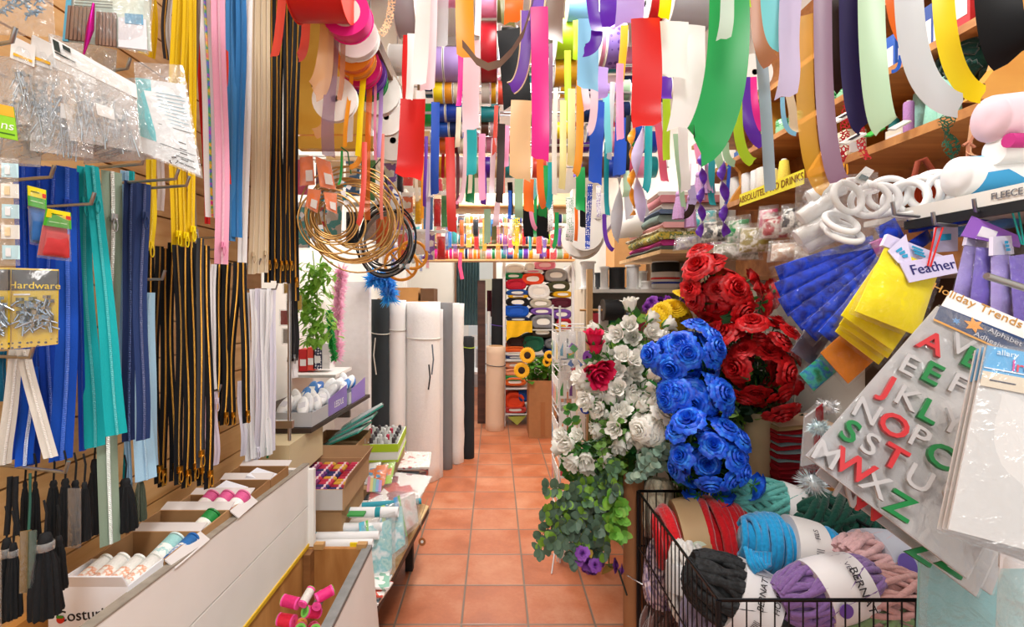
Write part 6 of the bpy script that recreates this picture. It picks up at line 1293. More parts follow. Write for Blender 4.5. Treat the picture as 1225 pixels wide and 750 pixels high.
# hanging cards of trims on the wire rails
hr = [rod(V(-.9, 4.4, 2.12), V(.75, 4.4, 2.12), .006, 'far wire rail hung with trim cards in front of the reel rack'), rod(V(-.85, 3.7, 2.08), V(.2, 3.7, 2.08), .006, 'nearer wire rail hung with small clear packs over the fabric rolls')]
for o_, xs, y, z in ((hr[0], (-.88, .73), 4.4, 2.12), (hr[1], (-.83, .18), 3.7, 2.08)):
    for x in xs: wireup(o_, V(x, y, z))
pcs = [('f0b010', 'golden'), ('e03a6a', 'rose'), ('f2f0ea', 'white'), ('3a9a4a', 'green'), ('e86a2c', 'orange'), ('7a4ab0', 'violet'), ('2a7ac8', 'blue'), ('c8a878', 'tan'), ('e8dcd0', 'cream'), ('d83030', 'red'), ('4ab8b8', 'aqua'), ('20242a', 'black')]
def cards(n, xa, xb, y, z, hmin, hmax, seed, rail, full=0):
    rs = random.Random(seed); prev = None; lst = []
    for k in range(n):
        x = lerp(xa, xb, (k + .5) / n) + rs.uniform(-.01, .01); c, nm = pcs[rs.randrange(12)]
        while nm == prev: c, nm = pcs[rs.randrange(12)]
        prev = nm; w_ = (xb - xa) / n * (rs.uniform(.55, .95) if not full else rs.uniform(.85, 1.15)) / 2; h = rs.uniform(hmin, hmax); dy = rs.uniform(-.08, .02)
        lst.append((x, w_, h, dy, c, nm, rs.randrange(4) if not full else (0, 3, 1, 3)[rs.randrange(4)]))
    for k, (x, w_, h, dy, c, nm, kd) in enumerate(lst):
        q = [V(x - w_, y + dy, z), V(x + w_, y + dy, z), V(x + w_ * .95, y + dy - .01, z - h), V(x - w_ * .95, y + dy - .01, z - h)]
        def fc(q, t, c=c, kd=kd):
            if kd == 0: plate(subq(q, .05, .95, .1, .97), .006, 'card', plain(c, .6), t)
            elif kd == 1: pillow(subq(q, .1, .9, .2, .95), .015, plain(c, .8, 0, .3, 80, .5), 'trimming', t, nu=5, nv=6)
            elif kd == 2:
                mb = MB()
                for i in range(5): mb.tube([quad_uv(q, .15 + .17 * i, .15), quad_uv(q, .12 + .18 * i, .6) + V(0, -.008, 0), quad_uv(q, .15 + .17 * i, .96)], w_ * .10, 5)
                mb.build('cord_strands', plain(c, .7), t)
            else: plate(subq(q, .05, .95, .08, .95), .005, 'card', mottle((c, 'f4f2ee', c, 'e6ded2'), 35, .5, (1, 1, 1), True), t)
        a = lst[k - 1][5] if k else 'end'; b = lst[k + 1][5] if k + 1 < n else 'end'
        l = f'{nm} trimming pack on the {rail} rail, between {a} and {b} ones'
        if a == 'end' or b == 'end': l = f'{nm} trimming pack at the {"wall" if a == "end" else "flower"} end of the {rail} rail'
        j = 0
        while l.lower() in LABELS:
            j += 1; l = f'{nm} trimming pack on the {rail} rail, between {a} and {b}, near {lst[(k + 1 + j) % n][5]}'
            if j > 8: break
        bag('trim_pack', l, 'pack', q, .01, header=.09, fill=fc, group=f'packs on the {rail} wire rail', fm=film('white', .12, .4))
cards(26, -.86, .72, 4.4, 2.12, .16, .34, 5, 'far'); cards(18, -.82, .16, 3.7, 2.08, .14, .32, 8, 'nearer')
cards(12, -.86, -.45, 3.55, 1.86, .12, .22, 21, 'low')
cards(6, -1.04, -.52, 2.62, 2.2, .20, .26, 31, 'hoop-side upper', 1); cards(6, -1.04, -.54, 2.60, 1.96, .18, .26, 33, 'hoop-side lower', 1); cards(7, -.68, -.26, 3.05, 2.34, .2, .26, 35, 'red-ribbon upper', 1); cards(7, -.68, -.26, 3.02, 2.1, .2, .25, 37, 'red-ribbon middle', 1); cards(6, -.66, -.3, 3.0, 1.87, .14, .2, 39, 'red-ribbon low', 1)
for y, z, xa, xb in ((2.62, 2.2, -1.25, -.5), (2.60, 1.96, -1.25, -.52), (3.05, 2.34, -1.25, -.25), (3.02, 2.1, -1.25, -.25), (3.0, 1.87, -1.25, -.28)): tag(MB().tube([V(xa, y, z), V(xb, y, z)], .004, 6).build('wire_rail', STEEL(), origin=V(xa, y, z)), f'wire rail of packs {"behind the gold hoops" if y < 2.8 else "beside the red ribbon"}, the {["upper", "lower", "uppermost", "middle", "lowest"][[2.62, 2.60, 3.05, 3.02, 3.0].index(y)]} one', 'rail')
lo = rod(V(-.9, 3.55, 1.86), V(-.42, 3.55, 1.86), .005, 'low wire rail of small packs over the blue boa'); wireup(lo, V(-.88, 3.55, 1.86), .002); wireup(lo, V(-.44, 3.55, 1.86), .002)
tag(MB().tube([W(551, 302, 4.2), W(550, 318, 4.2), W(553, 334, 4.2)], .016, 8).build('pink_lanyard', plain('ee4a7a', .7), origin=W(551, 300, 4.2)), 'hot pink cord hanging before the doorway curtain', 'cord')
# ------------------------------------------------------------------ right side: wooden shelving
XF = 1.0
pw1 = wood('a86a34', 'cf9252', (1.3, 12, 12)); pw2 = wood('8f5626', 'b97a3e', (1.3, 12, 12))
sv = thing('wall_shelving', 'orange-brown wooden wall shelving full of thread cones', 'shelving', V(1.1, 1.5, 1.87))
Z1, Z2, Z3 = 1.872, 2.052, 2.235
MB().bb(XF, 1.245, .98, 2.15, Z1 - .022, Z1).build('shelf_board', pw1, sv, smooth=False); MB().bb(XF, 1.245, 1.0, 2.45, Z2 - .018, Z2).build('shelf_board', pw1, sv, smooth=False); MB().bb(XF, 1.245, .98, 2.5, Z3 - .018, Z3).build('shelf_board', pw1, sv, smooth=False)
for k in range(5): MB().bb(1.225, 1.248, .95, 2.5, 1.52 + .22 * k, 1.52 + .22 * (k + 1) - .004).build('back_plank', pw2, sv, smooth=False)
def bracket(y, z0, z1, name='divider'):
    mb = MB(); pts = [(XF + .0, z1), (XF + .045, lerp(z0, z1, .72)), (XF + .05, lerp(z0, z1, .42)), (XF + .02, lerp(z0, z1, .18)), (XF, z0)]
    a = [V(x, y - .011, z) for x, z in pts] + [V(1.23, y - .011, z0), V(1.23, y - .011, z1)]; b = [p + V(0, .022, 0) for p in a]; n = len(a)
    mb.add(a + b, [tuple(range(n)), tuple(range(2 * n - 1, n - 1, -1))] + [(i, n + i, n + (i + 1) % n, (i + 1) % n) for i in range(n)]); mb.build(name, plain('d8963a', .5, 0, .15, 8), sv, smooth=False)
bracket(1.56, Z1, Z2); bracket(2.1, Z1, Z2); bracket(1.9, Z2, Z3)
ep = MB(); a = []
for x, z in ((XF - .02, 2.3), (XF + .0, 2.2), (XF + .028, 2.10), (XF + .028, 2.0), (XF + .005, 1.93), (XF - .045, Z1 - .005), (1.30, Z1 - .005), (1.30, 2.3)): a.append(V(x, .985, z))
b = [p + V(0, .02, 0) for p in a]; n = len(a); ep.add(a + b, [tuple(range(n)), tuple(range(2 * n - 1, n - 1, -1))] + [(i, n + i, n + (i + 1) % n, (i + 1) % n) for i in range(n)])
ep.build('end_panel', wood('d08a30', 'eab050', (1, 1, 4), .4), sv, smooth=False)
for x, y in ((1167, 92), (1176, 97)): p = W(x, y + 5, .983); MB().lathe([(0, 0), (.004, 0), (.004, .001), (0, .001)], 10, axisM(p, (0, -1, 0))).build('knot', plain('6a3c18', .6), sv)
# yellow notice on the lower shelf edge
t = thing('shelf_notice', 'yellow handwritten notice on the edge of the lower thread shelf', 'notice', V(XF - .004, 1.75, Z1)); ya, yb = .99 * F / (961 - CX), .99 * F / (884 - CX)
qn_ = [V(.992, yb, Z1 + .012), V(.992, ya, Z1 + .008), V(.992, ya, Z1 - .040), V(.992, yb, Z1 - .036)]; plate(qn_, .0015, 'paper', plain('eee23c', .7), t); text('ABSOLUTELY NO DRINKS', V(.9905, (ya + yb) / 2, Z1 - .014), (0, -1, 0), (0, 0, 1), .036, plain('8a5a14', .7), t)
def cone(px, py0, py1, w, D, c, label, kind='cone', grp='thread cones on the shelves', z=None, cat='thread cone'):
    p = W(px, py1, D); h = (py1 - py0) * D / F; r = w / 2 * D / F
    if z is not None: p.z = z
    t = thing('thread_cone', label, cat, p, grp); M = axisM(p, (0, 0, 1)); th = plain(c, .7, 0, .12, 250, .4)
    if kind == 'cone': MB().lathe([(r * .9, 0), (r, .05 * h), (r * .98, .12 * h), (r * .62, .92 * h), (r * .4, .95 * h)], 24, M).build('thread_winding', th, t); MB().lathe([(r * .42, .93 * h), (r * .36, h), (r * .3, h), (r * .3, .95 * h)], 16, M).build('cone_tip', plain('e8e4da', .6), t)
    else: MB().lathe([(r * .9, 0), (r, .03 * h), (r, .92 * h), (r * .85, .96 * h), (r * .4, .97 * h)], 24, M).build('thread_winding', th, t); MB().lathe([(r * .4, .96 * h), (r * .4, h), (r * .3, h), (r * .3, .9 * h)], 14, M).build('core_tube', plain('d8cfc0', .7), t)
    return t
for i, x in enumerate((868, 880, 894, 905)): cone(x, 205 - 2 * i, 240 - 2.5 * i, 13, (XF + .06) * F / (x - CX), 'eeeeec', f'white thread reel on the lower shelf before the yellow notice, {ORD[i]} from the flower side', 'reel', z=Z1)
cone(926, 186, 212, 18, 1.86, 'e9d77c', 'pale yellow thread cone on the shelf over the yellow notice', z=Z1); cone(938, 176, 208, 16, 1.78, 'f0d850', 'bright yellow thread cone beside the curved wooden divider', z=Z1); cone(912, 190, 222, 15, 1.92, 'e6e2d8', 'cream dotted reel behind the notice', 'reel', z=Z1); cone(1000, 150, 182, 16, 1.5, 'efe9da', 'cream reel behind the mauve ribbon', 'reel', z=Z1)
for i, (x, c, w, h) in enumerate(((1087, 'b884c0', 11, 45), (1103, 'a8dcd0', 26, 62), (1121, '9ad8c4', 26, 60), (1099, 'c4e6dc', 20, 42), (1136, 'a4dccc', 24, 60), (1070, '2f8c8c', 16, 40))):
    D = (XF + .05 + .05 * (i % 2)) * F / (x - CX); cone(x, 100, 100 + h, w, max(D, 1.04), c, f'{["lilac narrow", "aqua mint", "mint green", "pale mint small", "mint green end", "teal"][i]} thread {"reel" if i == 0 else "cone"} on the shelf by the pine panel', 'reel' if i == 0 else 'cone', z=Z1)
for i, (x, D, z) in enumerate(((912, 1.92, Z2), (930, 1.84, Z2), (946, 1.77, Z2), (988, 1.60, Z2), (1004, 1.53, Z2), (988, 1.6, Z2 + .085), (1004, 1.53, Z2 + .085))):
    r = .024; p = V((x - CX) * D / F + .02, D, z); t = thing('foil_can', f'shiny green foil-wrapped reel, {["nearest the flowers", "second from the flowers", "third from the flowers", "lower one behind the mauve ribbon", "lower one beside the indigo ribbon", "upper one behind the mauve ribbon", "upper one beside the indigo ribbon"][i]}', 'thread reel', p, 'green foil reels'); M = axisM(p, (0, 0, 1))
    MB().lathe([(r * .9, 0), (r, .004), (r, .076), (r * .9, .08), (0, .08)], 20, M).build('foil_wrap', mottle(('0f6a34', '2f9a50', 'a8d8b0', '1f8040'), 60, .25, (1, 1, 3)), t); MB().lathe([(r * 1.01, .025), (r * 1.01, .05)], 20, M).build('paper_band', plain('8fcaa0', .4), t)
for i, (x, D, z, c, w, h, lb) in enumerate(((1062, 1.3, Z2, '2a5cb8', .05, .10, 'blue box on the middle board behind the orange ribbon'), (1106, 1.2, Z2 + .0, '31509a', .05, .12, 'blue and white pack behind the icy grey ribbon'), (1093, 1.24, Z2, '1c2430', .03, .11, 'dark pack behind the icy grey ribbon'), (1148, 1.08, Z2, 'c83038', .07, .13, 'red and white pack on the middle board beside the black ribbon'), (1128, 1.13, Z2, 'e6e6ea', .03, .12, 'white pack behind the yellow ribbon'), (1072, 1.32, Z1, 'e2dccb', .05, .05, 'cream box on the lower board beside the lilac reel'), (1008, 1.5, Z1, 'e9dfc4', .06, .10, 'tall cream carton behind the indigo ribbon'), (886, 2.2, Z2, '2f66b4', .07, .07, 'blue and white printed box at the flower end of the middle board'))):
    p = V(max((x - CX) * D / F, XF + .03) + .02, D, z); t = thing('small_carton', lb, 'box', p, 'cartons on the wooden shelves'); MB().bb(p.x - w / 2, p.x + w / 2, D - .03, D + .03, z, z + h).build('box_body', plain(c, .5), t, smooth=False)
    MB().bb(p.x - w * .35, p.x + w * .35, D - .0315, D - .03, z + h * .3, z + h * .6).build('white_label', plain('eceef2' if i != 4 else '4a66b0', .5), t, smooth=False); MB().bb(p.x - w / 2 - .001, p.x - w / 2, D - .024, D + .024, z + h * .2, z + h * .7).build('side_label', plain('e6e8ee', .5), t, smooth=False)
yarn(W(1161, 74, 1.12), (.3, 1, .2), .13, .052, '0b3d35', 'dark green yarn hank on the shelf beside the pine panel', strands=14, thick=.008, group='yarn on the wooden shelves')
# tags and scraps on the lower shelf edge
for i, (x, y, c, lb) in enumerate(((1020, 166, 'f2f0ec', 'white printed tag hanging on the crimson lace'), (1008, 140, 'f4f2ee', 'white slip sticking out beside the indigo ribbon'), (1046, 158, '46b84c', 'small green scrap on the lower shelf edge'), (1076, 150, 'd8d6d0', 'grey-white paper scraps on the lower shelf edge'))):
    D = .985 * F / (x - CX) if i > 1 else 1.0; c0 = W(x, y, D); o = MB().box(c0, (.045, .02, .004), Matrix.Rotation(-.5, 3, 'Y') @ Matrix.Rotation(.4, 3, 'X')).build('paper_tag', plain(c, .6), origin=c0, smooth=False); tag(o, lb, 'tag')
    if i < 2: MB().box(c0 + V(0, -.003, .002), (.02, .012, .003), Matrix.Rotation(-.5, 3, 'Y')).build('dark_print', plain('3a3440', .6), o, smooth=False)
for i in range(22):
    y = .98 + .018 * i; z0 = 1.80; tagl = None
fm_ = MB()
for i in range(60):
    y = .98 + .0075 * i; fm_.tube([V(1.215, y, 1.80), V(1.205, y + .002, 1.76), V(1.208, y, 1.715)], .0035, 5)
fm_.tube([V(1.215, .97, 1.80), V(1.215, 1.44, 1.80)], .006, 6); tag(fm_.build('fringe_trim', plain('c4461e', .8)), 'rust orange bobble fringe hanging below the lower shelf', 'fringe')
cdn = MB(); cdn.tube([W(1163, 152, 1.0), W(1166, 160, 1.0), W(1158, 174, 1.0), W(1157, 196, 1.0)], .003, 5); cdn.tube([W(1152, 174, 1.0), W(1158, 170, 1.0), W(1166, 176, 1.0)], .003, 5); tag(cdn.build('cord', plain('c8866a', .8), origin=W(1163, 152, 1.0)), 'dusty salmon cord tied in a bow under the shelf', 'cord')
br = MB(); br.tube([W(1092, 218, 1.1), W(1098, 194, 1.1), W(1106, 190, 1.1), W(1118, 208, 1.1)], .006, 6); tag(br.build('cord', plain('8a3a22', .8), origin=W(1106, 192, 1.1)), 'rust brown cord loop between the foam rings', 'cord')
og = MB(); og.tube([W(1010, 196, 1.03), W(1008, 206, 1.03), W(1011, 215, 1.03), W(1014, 206, 1.03), W(1013, 196, 1.03)], .0018, 5); tag(og.build('cord', plain('f0a81c', .6), origin=W(1011, 196, 1.03)), 'amber elastic loop hanging from the crimson lace', 'cord')
# ------------------------------------------------------------------ the lower display shelf with white rolls and foam rings
X3, Z4 = .84, 1.640
ls = thing('display_shelf', 'white-edged display shelf with steel rail over the feather packs', 'shelf', V(1.0, .95, Z4))
MB().bb(X3, 1.25, .60, 1.12, Z4 - .012, Z4).build('shelf_board', plain('d8d4cc', .5), ls, smooth=False); MB().bb(X3 - .006, X3, .60, 1.0, Z4 - .016, Z4 + .010).build('label_rail', plain('efeee8', .4), ls, smooth=False); MB().bb(X3 - .008, X3 + .002, .60, 1.0, Z4 - .034, Z4 - .017).build('black_edge', plain('1c1e22', .5), ls, smooth=False)
text('FLEECE', V(X3 - .0075, .80, Z4 - .003), (0, -1, 0), (0, 0, 1), .016, plain('6a6a70', .6), ls); MB().bb(X3 + .18, 1.25, .6, 2.3, 1.52, 1.53).build('lower_board', plain('b9b4aa', .6), ls, smooth=False)
for y in (.7, 1.08): MB().bb(1.1, 1.245, y, y + .02, 1.45, Z4 - .012).build('bracket', STEEL(), ls, smooth=False)
ws_ = lambda c: plain(c, .85, 0, .06, 20, .15)
roll_of('white fabric roll printed with blue shapes on the display shelf', 'fabric_roll', W(1143, 212, .90), W(1143, 212, .90) + V(.34, -.03, .012), .036, mottle(('f4f5f6', 'f4f5f6', '3aa0d8', 'f4f5f6', '9ad4ee'), 9, .7, (1, 1, 1), True), 'roll', 'rolls on the display shelf', cr=.2)
roll_of('thin white fabric roll behind the printed one', 'fabric_roll', W(1189, 181, .86), W(1189, 181, .86) + V(.32, -.02, .02), .024, ws_('f2f2f2'), 'roll', 'rolls on the display shelf', cr=.2)
roll_of('thick pale pink fabric roll on top of the white rolls', 'fabric_roll', W(1184, 143, .86), W(1184, 143, .86) + V(.3, -.02, .03), .040, ws_('f2d2de'), 'roll', 'rolls on the display shelf', cr=.2)
t = bpy.data.objects[-1] if False else None
cdp = MB(); cdp.lathe([(.0, 0), (.012, 0), (.012, .03), (0, .03)], 12, axisM(W(1206, 168, .83), (1, 0, 0))); tag(cdp.build('magenta_band', plain('c02a80', .6)), 'magenta paper band peeping out under the pale pink roll', 'band')
def ring(px, py, rpx, D, d, label, grp='white foam rings', minor=.3):
    c = W(px, py, D); r = rpx * D / F; M = axisM(c, d); o = MB(); R1 = r * (1 - minor / 2); r2 = r * minor / 2
    o.tube([M @ V(R1 * math.cos(a), R1 * math.sin(a), 0) for a in [k * 2 * PI / 32 for k in range(32)]], r2, 10, closed=True); return tag(o.build('foam_ring', plain('f4f4f4', .7, 0, .03, 60, .1), origin=c), label, 'foam ring', grp)
for i, (x, y, r, D, d, lb) in enumerate(((1014, 236, 23, .98, (.2, -1, .25), 'white foam ring facing outwards, nearest the amber ribbon end'), (1040, 240, 22, 1.0, (-.65, -1, 0), 'white foam ring turned edgewise right behind the front one'), (1052, 240, 22, 1.02, (-.75, -1, 0), 'white foam ring in the middle of the leaning row'), (1062, 232, 23, 1.04, (-.7, -1, .2), 'white foam ring leaning behind the middle one'),
                                         (1083, 238, 25, 1.0, (-.9, -.7, .25), 'white foam ring standing steeply before the rust cord loop'), (1098, 234, 26, 1.0, (-1, -.6, .2), 'white foam ring standing steeply behind the rust cord loop'), (1114, 228, 26, .99, (-1, -.5, .2), 'white foam ring nearest the printed roll but one'), (1134, 226, 24, .96, (-1, -.8, .2), 'white foam ring touching the printed roll'),
                                         (988, 250, 19, 1.05, (.3, -.6, .6), 'white foam ring lying in the wrapped heap'), (1006, 266, 22, .97, (.1, -.7, .7), 'white foam ring lying under the front one'), (1010, 280, 22, .97, (.05, -.6, .8), 'lowest white foam ring, almost flat'), (1004, 274, 22, 1.0, (.1, -.65, .75), 'white foam ring second from the lowest'), (1030, 222, 20, 1.08, (0, -.6, .8), 'white foam ring lying flat at the back of the heap'))): ring(x, y, r, D, d, lb, minor=.34)
for i, (a, b, r, lb) in enumerate((((958, 262), (996, 236), 10, 'white foam tube in clear wrap, upper one'), ((954, 286), (998, 262), 11, 'white foam tube in clear wrap, middle one'), ((962, 296), (1000, 278), 9, 'white foam tube in clear wrap, lowest one'), ((968, 238), (1008, 222), 10, 'white foam tube in clear wrap, topmost one'))):
    p0, p1 = W(*a, 1.04), W(*b, 1.02); rr_ = r * 1.03 / F; t = roll_of(lb, 'foam_tube', p0, p1, rr_, plain('f5f5f5', .7), 'foam tube', 'wrapped foam tubes', cr=.3, n=16)
    MB().tube([p0 - (p1 - p0) * .15, p0, p1, p1 + (p1 - p0) * .1], [rr_ * .5, rr_ * 1.15, rr_ * 1.15, rr_ * .7], 12, cap=False).build('clear_film', film('white', .15, .7), t)
q = Q((952, 214, .99), (1050, 206, .97), (1052, 296, .95), (950, 312, .97)); bag('clear_bag', 'large clear bag around the heap of white foam rings', 'bag', q, .012, fm=film('white', .06, .8), wr=.6)
t = thing('printed_tag', 'white printed header card on the foam ring bags', 'card', W(1036, 207, .99)); plate(Q((1022, 214, .99), (1036, 199, .99), (1046, 204, .99), (1032, 222, .99)), .002, 'card', plain('f2f2f0', .5), t); plate(Q((1027, 213, .985), (1031, 208, .985), (1040, 212, .985), (1036, 217, .985)), .001, 'teal_mark', plain('1c5a62', .5), t)
# ------------------------------------------------------------------ feather packs on hooks
def fpack(ptop, pbot, w, D, c, label, grp, header=None, w0=None, bul=.014, dd=-.03, logo=False, hv=.16, mat=None, lump=True):
    a, b = Vector(ptop), Vector(pbot); d = (b - a).normalized(); nrm = Vector((-d.y, d.x)); w0 = w0 or w
    if nrm.x < 0: nrm = -nrm
    tl, tr, br, bl = a - nrm * w0 / 2, a + nrm * w0 / 2, b + nrm * w / 2, b - nrm * w / 2
    q = [W(tl.x, tl.y, D), W(tr.x, tr.y, D + .01), W(br.x, br.y, D + dd + .01), W(bl.x, bl.y, D + dd)]
    if (q[1].x < q[0].x): q = [q[1], q[0], q[3], q[2]]
    def ff(q, t):
        cm = mat or plain(c, .6, 0, .18, 40, .8, .3, .3)
        pillow(subq(q, .06, .94, hv * .8, .95), bul * .8, cm, 'feathers', t, wr=.7, seed=len(label), nu=9, nv=14)
    t = bag('feather_pack', label, 'feather pack', q, bul, fill=ff, group=grp, header=hv if header else None, header_mat=plain(header, .5) if header else None, wr=.5, fm=film('white', .02, .9, .12))
    if logo:
        s = subq(q, .36, .64, hv * .25, hv * .85, .0105); mb = MB()
        for k in range(3): mb.slab(subq(s, .0 + .12 * k, .62 + .12 * k, .02 + .34 * k, .28 + .34 * k), .0008)
        mb.build('blue_mark', plain('2a9ac8', .5), t, smooth=False)
    return t, q
bl_ = mottle(('04208f', '083fd4', '041c80', '0a4ae8'), 24, .4, (1, 1, 1)); bl_.node_tree.nodes['Principled BSDF'].inputs['Specular IOR Level'].default_value = .25
for i, (a, b, w, D) in enumerate((((1056, 284), (924, 332), 26, .98), ((1056, 292), (924, 352), 26, .97), ((1057, 298), (930, 372), 28, .96), ((1060, 302), (946, 390), 30, .95), ((1062, 306), (962, 404), 30, .94), ((1066, 310), (985, 410), 30, .93))):
    fpack(a, b, w, D, '1440c0', f'shiny blue feather pack fanned out over the red flowers, {ORD[i]} from the top', 'blue feather packs', 'd86ab8' if i == 1 else None, 14, .012, -.02, hv=.10, mat=bl_)
fpack((1056, 262), (1076, 300), 30, .99, '1648d0', 'blue feather pack folded over the hook at the top of the fan', 'blue feather packs', mat=bl_); fpack((1120, 276), (1062, 314), 16, 1.0, '1648d0', 'blue feather pack pointing back behind the yellow header', 'blue feather packs', mat=bl_)
fpack((1235, 248), (1078, 272), 18, 1.02, '1440c0', 'long blue feather pack lying under the display shelf edge', 'blue feather packs', mat=bl_); fpack((1235, 262), (1108, 284), 14, 1.0, '4a8ad0', 'pale blue feather pack lying below the long blue one', 'blue feather packs')
fpack((1008, 356), (956, 432), 34, 1.0, '5a5468', 'grey-violet feather pack under the blue fan', 'dark feather packs'); fpack((1016, 414), (962, 460), 30, .98, '1c9a6a', 'iridescent green feather pack under the orange one', 'feather packs', mat=mottle(('12805a', '2ab0a0', '1a6ac0', '28b060'), 40, .4))
fpack((1070, 376), (994, 444), 56, .93, 'e8861c', 'orange feather pack under the yellow stack', 'feather packs', mat=plain('e08414', .8, 0, .2, 60, .6))
yl = plain('ffea00', .8, 0, .05, 25, .9, .2, .3)
for i, (a, b, w, D) in enumerate((((1078, 346), (1022, 420), 74, .90), ((1082, 338), (1030, 412), 80, .88), ((1086, 326), (1034, 402), 84, .86))): fpack(a, b, w, D, 'f2dc0c', f'yellow feather pack in the stack below the front one, {["lowest", "second from below", "third from below"][i]}', 'yellow feather packs', mat=yl)
t, q = fpack((1096, 296), (1058, 392), 92, .83, 'f2dc0c', 'front yellow feather pack with pale lilac header and blue mark', 'yellow feather packs', 'd8d0ee', 78, .016, logo=True, hv=.14, mat=yl)
# header strips
th_ = thing('header_card', 'pale lilac header card lettered beside the yellow pack', 'card', W(1118, 318, .80)); qh = Q((1076, 314, .81), (1140, 304, .81), (1146, 326, .80), (1088, 338, .80)); plate(qh, .002, 'card', plain('cfc8ea', .5), th_); text('Feather', quad_uv(qh, .55, .5) + qn(qh) * .001, qh[1] - qh[0], qh[0] - qh[3], .024, plain('23206a', .6), th_)
th_ = thing('header_card', 'pale lilac header card with blue mark standing up at the hook', 'card', W(1082, 300, .81)); qh = Q((1062, 300, .82), (1084, 280, .82), (1092, 318, .81), (1074, 314, .81)); plate(qh, .002, 'card', plain('d6d0ee', .5), th_); mb = MB()
for k in range(3): mb.slab(subq(qh, .3 + .1 * k, .62 + .1 * k, .28 + .16 * k, .40 + .16 * k, .001), .0006)
mb.build('blue_mark', plain('2a9ac8', .5), th_, smooth=False)
pu = plain('7a68c8', .85, 0, .2, 40, .9, .2, .5); puw = plain('a99ae0', .85, 0, .2, 40, .9, .2, .5)
for i, (a, b, w, D) in enumerate((((1168, 276), (1150, 376), 34, .86), ((1180, 280), (1174, 384), 36, .84), ((1196, 284), (1202, 392), 38, .82), ((1216, 288), (1232, 396), 40, .80))): fpack(a, b, w, D, '7a68c8', f'violet feather pack hanging under the purple header, {ORD[i]} from the yellow pack', 'violet feather packs', 'e4def4' if i in (0, 2) else None, 22, .014, -.02, logo=i == 2, hv=.2, mat=pu if i % 2 else puw)
th_ = thing('header_card', 'bright purple header card with white patch over the violet packs', 'card', W(1185, 270, .84)); qh = Q((1163, 258, .85), (1224, 284, .82), (1220, 296, .82), (1150, 282, .85)); plate(qh, .003, 'card', plain('9a62cc', .4), th_); plate(subq(qh, .25, .55, .3, .85, .001), .001, 'white_patch', plain('f0ecf6', .5), th_)
q = Q((1118, 272, .93), (1146, 270, .93), (1146, 300, .92), (1116, 302, .92)); t = thing('header_card', 'lilac header card with blue mark behind the red elastics', 'card', q[0]); plate(q, .002, 'card', plain('c4bfe0', .5), t); plate(subq(q, .25, .7, .3, .55, .001), .001, 'blue_mark', plain('2a9ac8', .5), t)
for i, (x0, x1, y0, y1, c, lb) in enumerate(((1120, 1110, 272, 318, 'd81c1c', 'red elastic loop on a hook between yellow and violet packs'), (1210, 1222, 250, 292, '22b0a8', 'turquoise elastic loop on a hook over the purple header'))):
    D = .80; o = MB(); o.tube([W(x0, y0, D), W(x1, y1, D), W(x1 + 3, y1 + 1, D), W(x0 + 8, y0, D)], .0014, 5, closed=True); tag(o.build('elastic_loop', plain(c, .6), origin=W(x0, y0, D)), lb, 'elastic')
for i, (x, y, lb) in enumerate(((1070, 256, 'white-capped steel hook above the blue folded pack'), (1118, 268, 'steel hook with red elastic'), (1167, 252, 'steel hook above the purple header'), (1211, 244, 'steel hook with the turquoise elastic'))): o = hook(W(x, y, .84), .10, ang=(-1, -.6, -.05)); tag(o, lb, 'hook', 'hooks under the display shelf')
MB().bb(1.235, 1.25, .5, 1.64, .3, 1.6).build('pegboard', plain('54402e', .8, 0, .2, 8), ls, smooth=False)
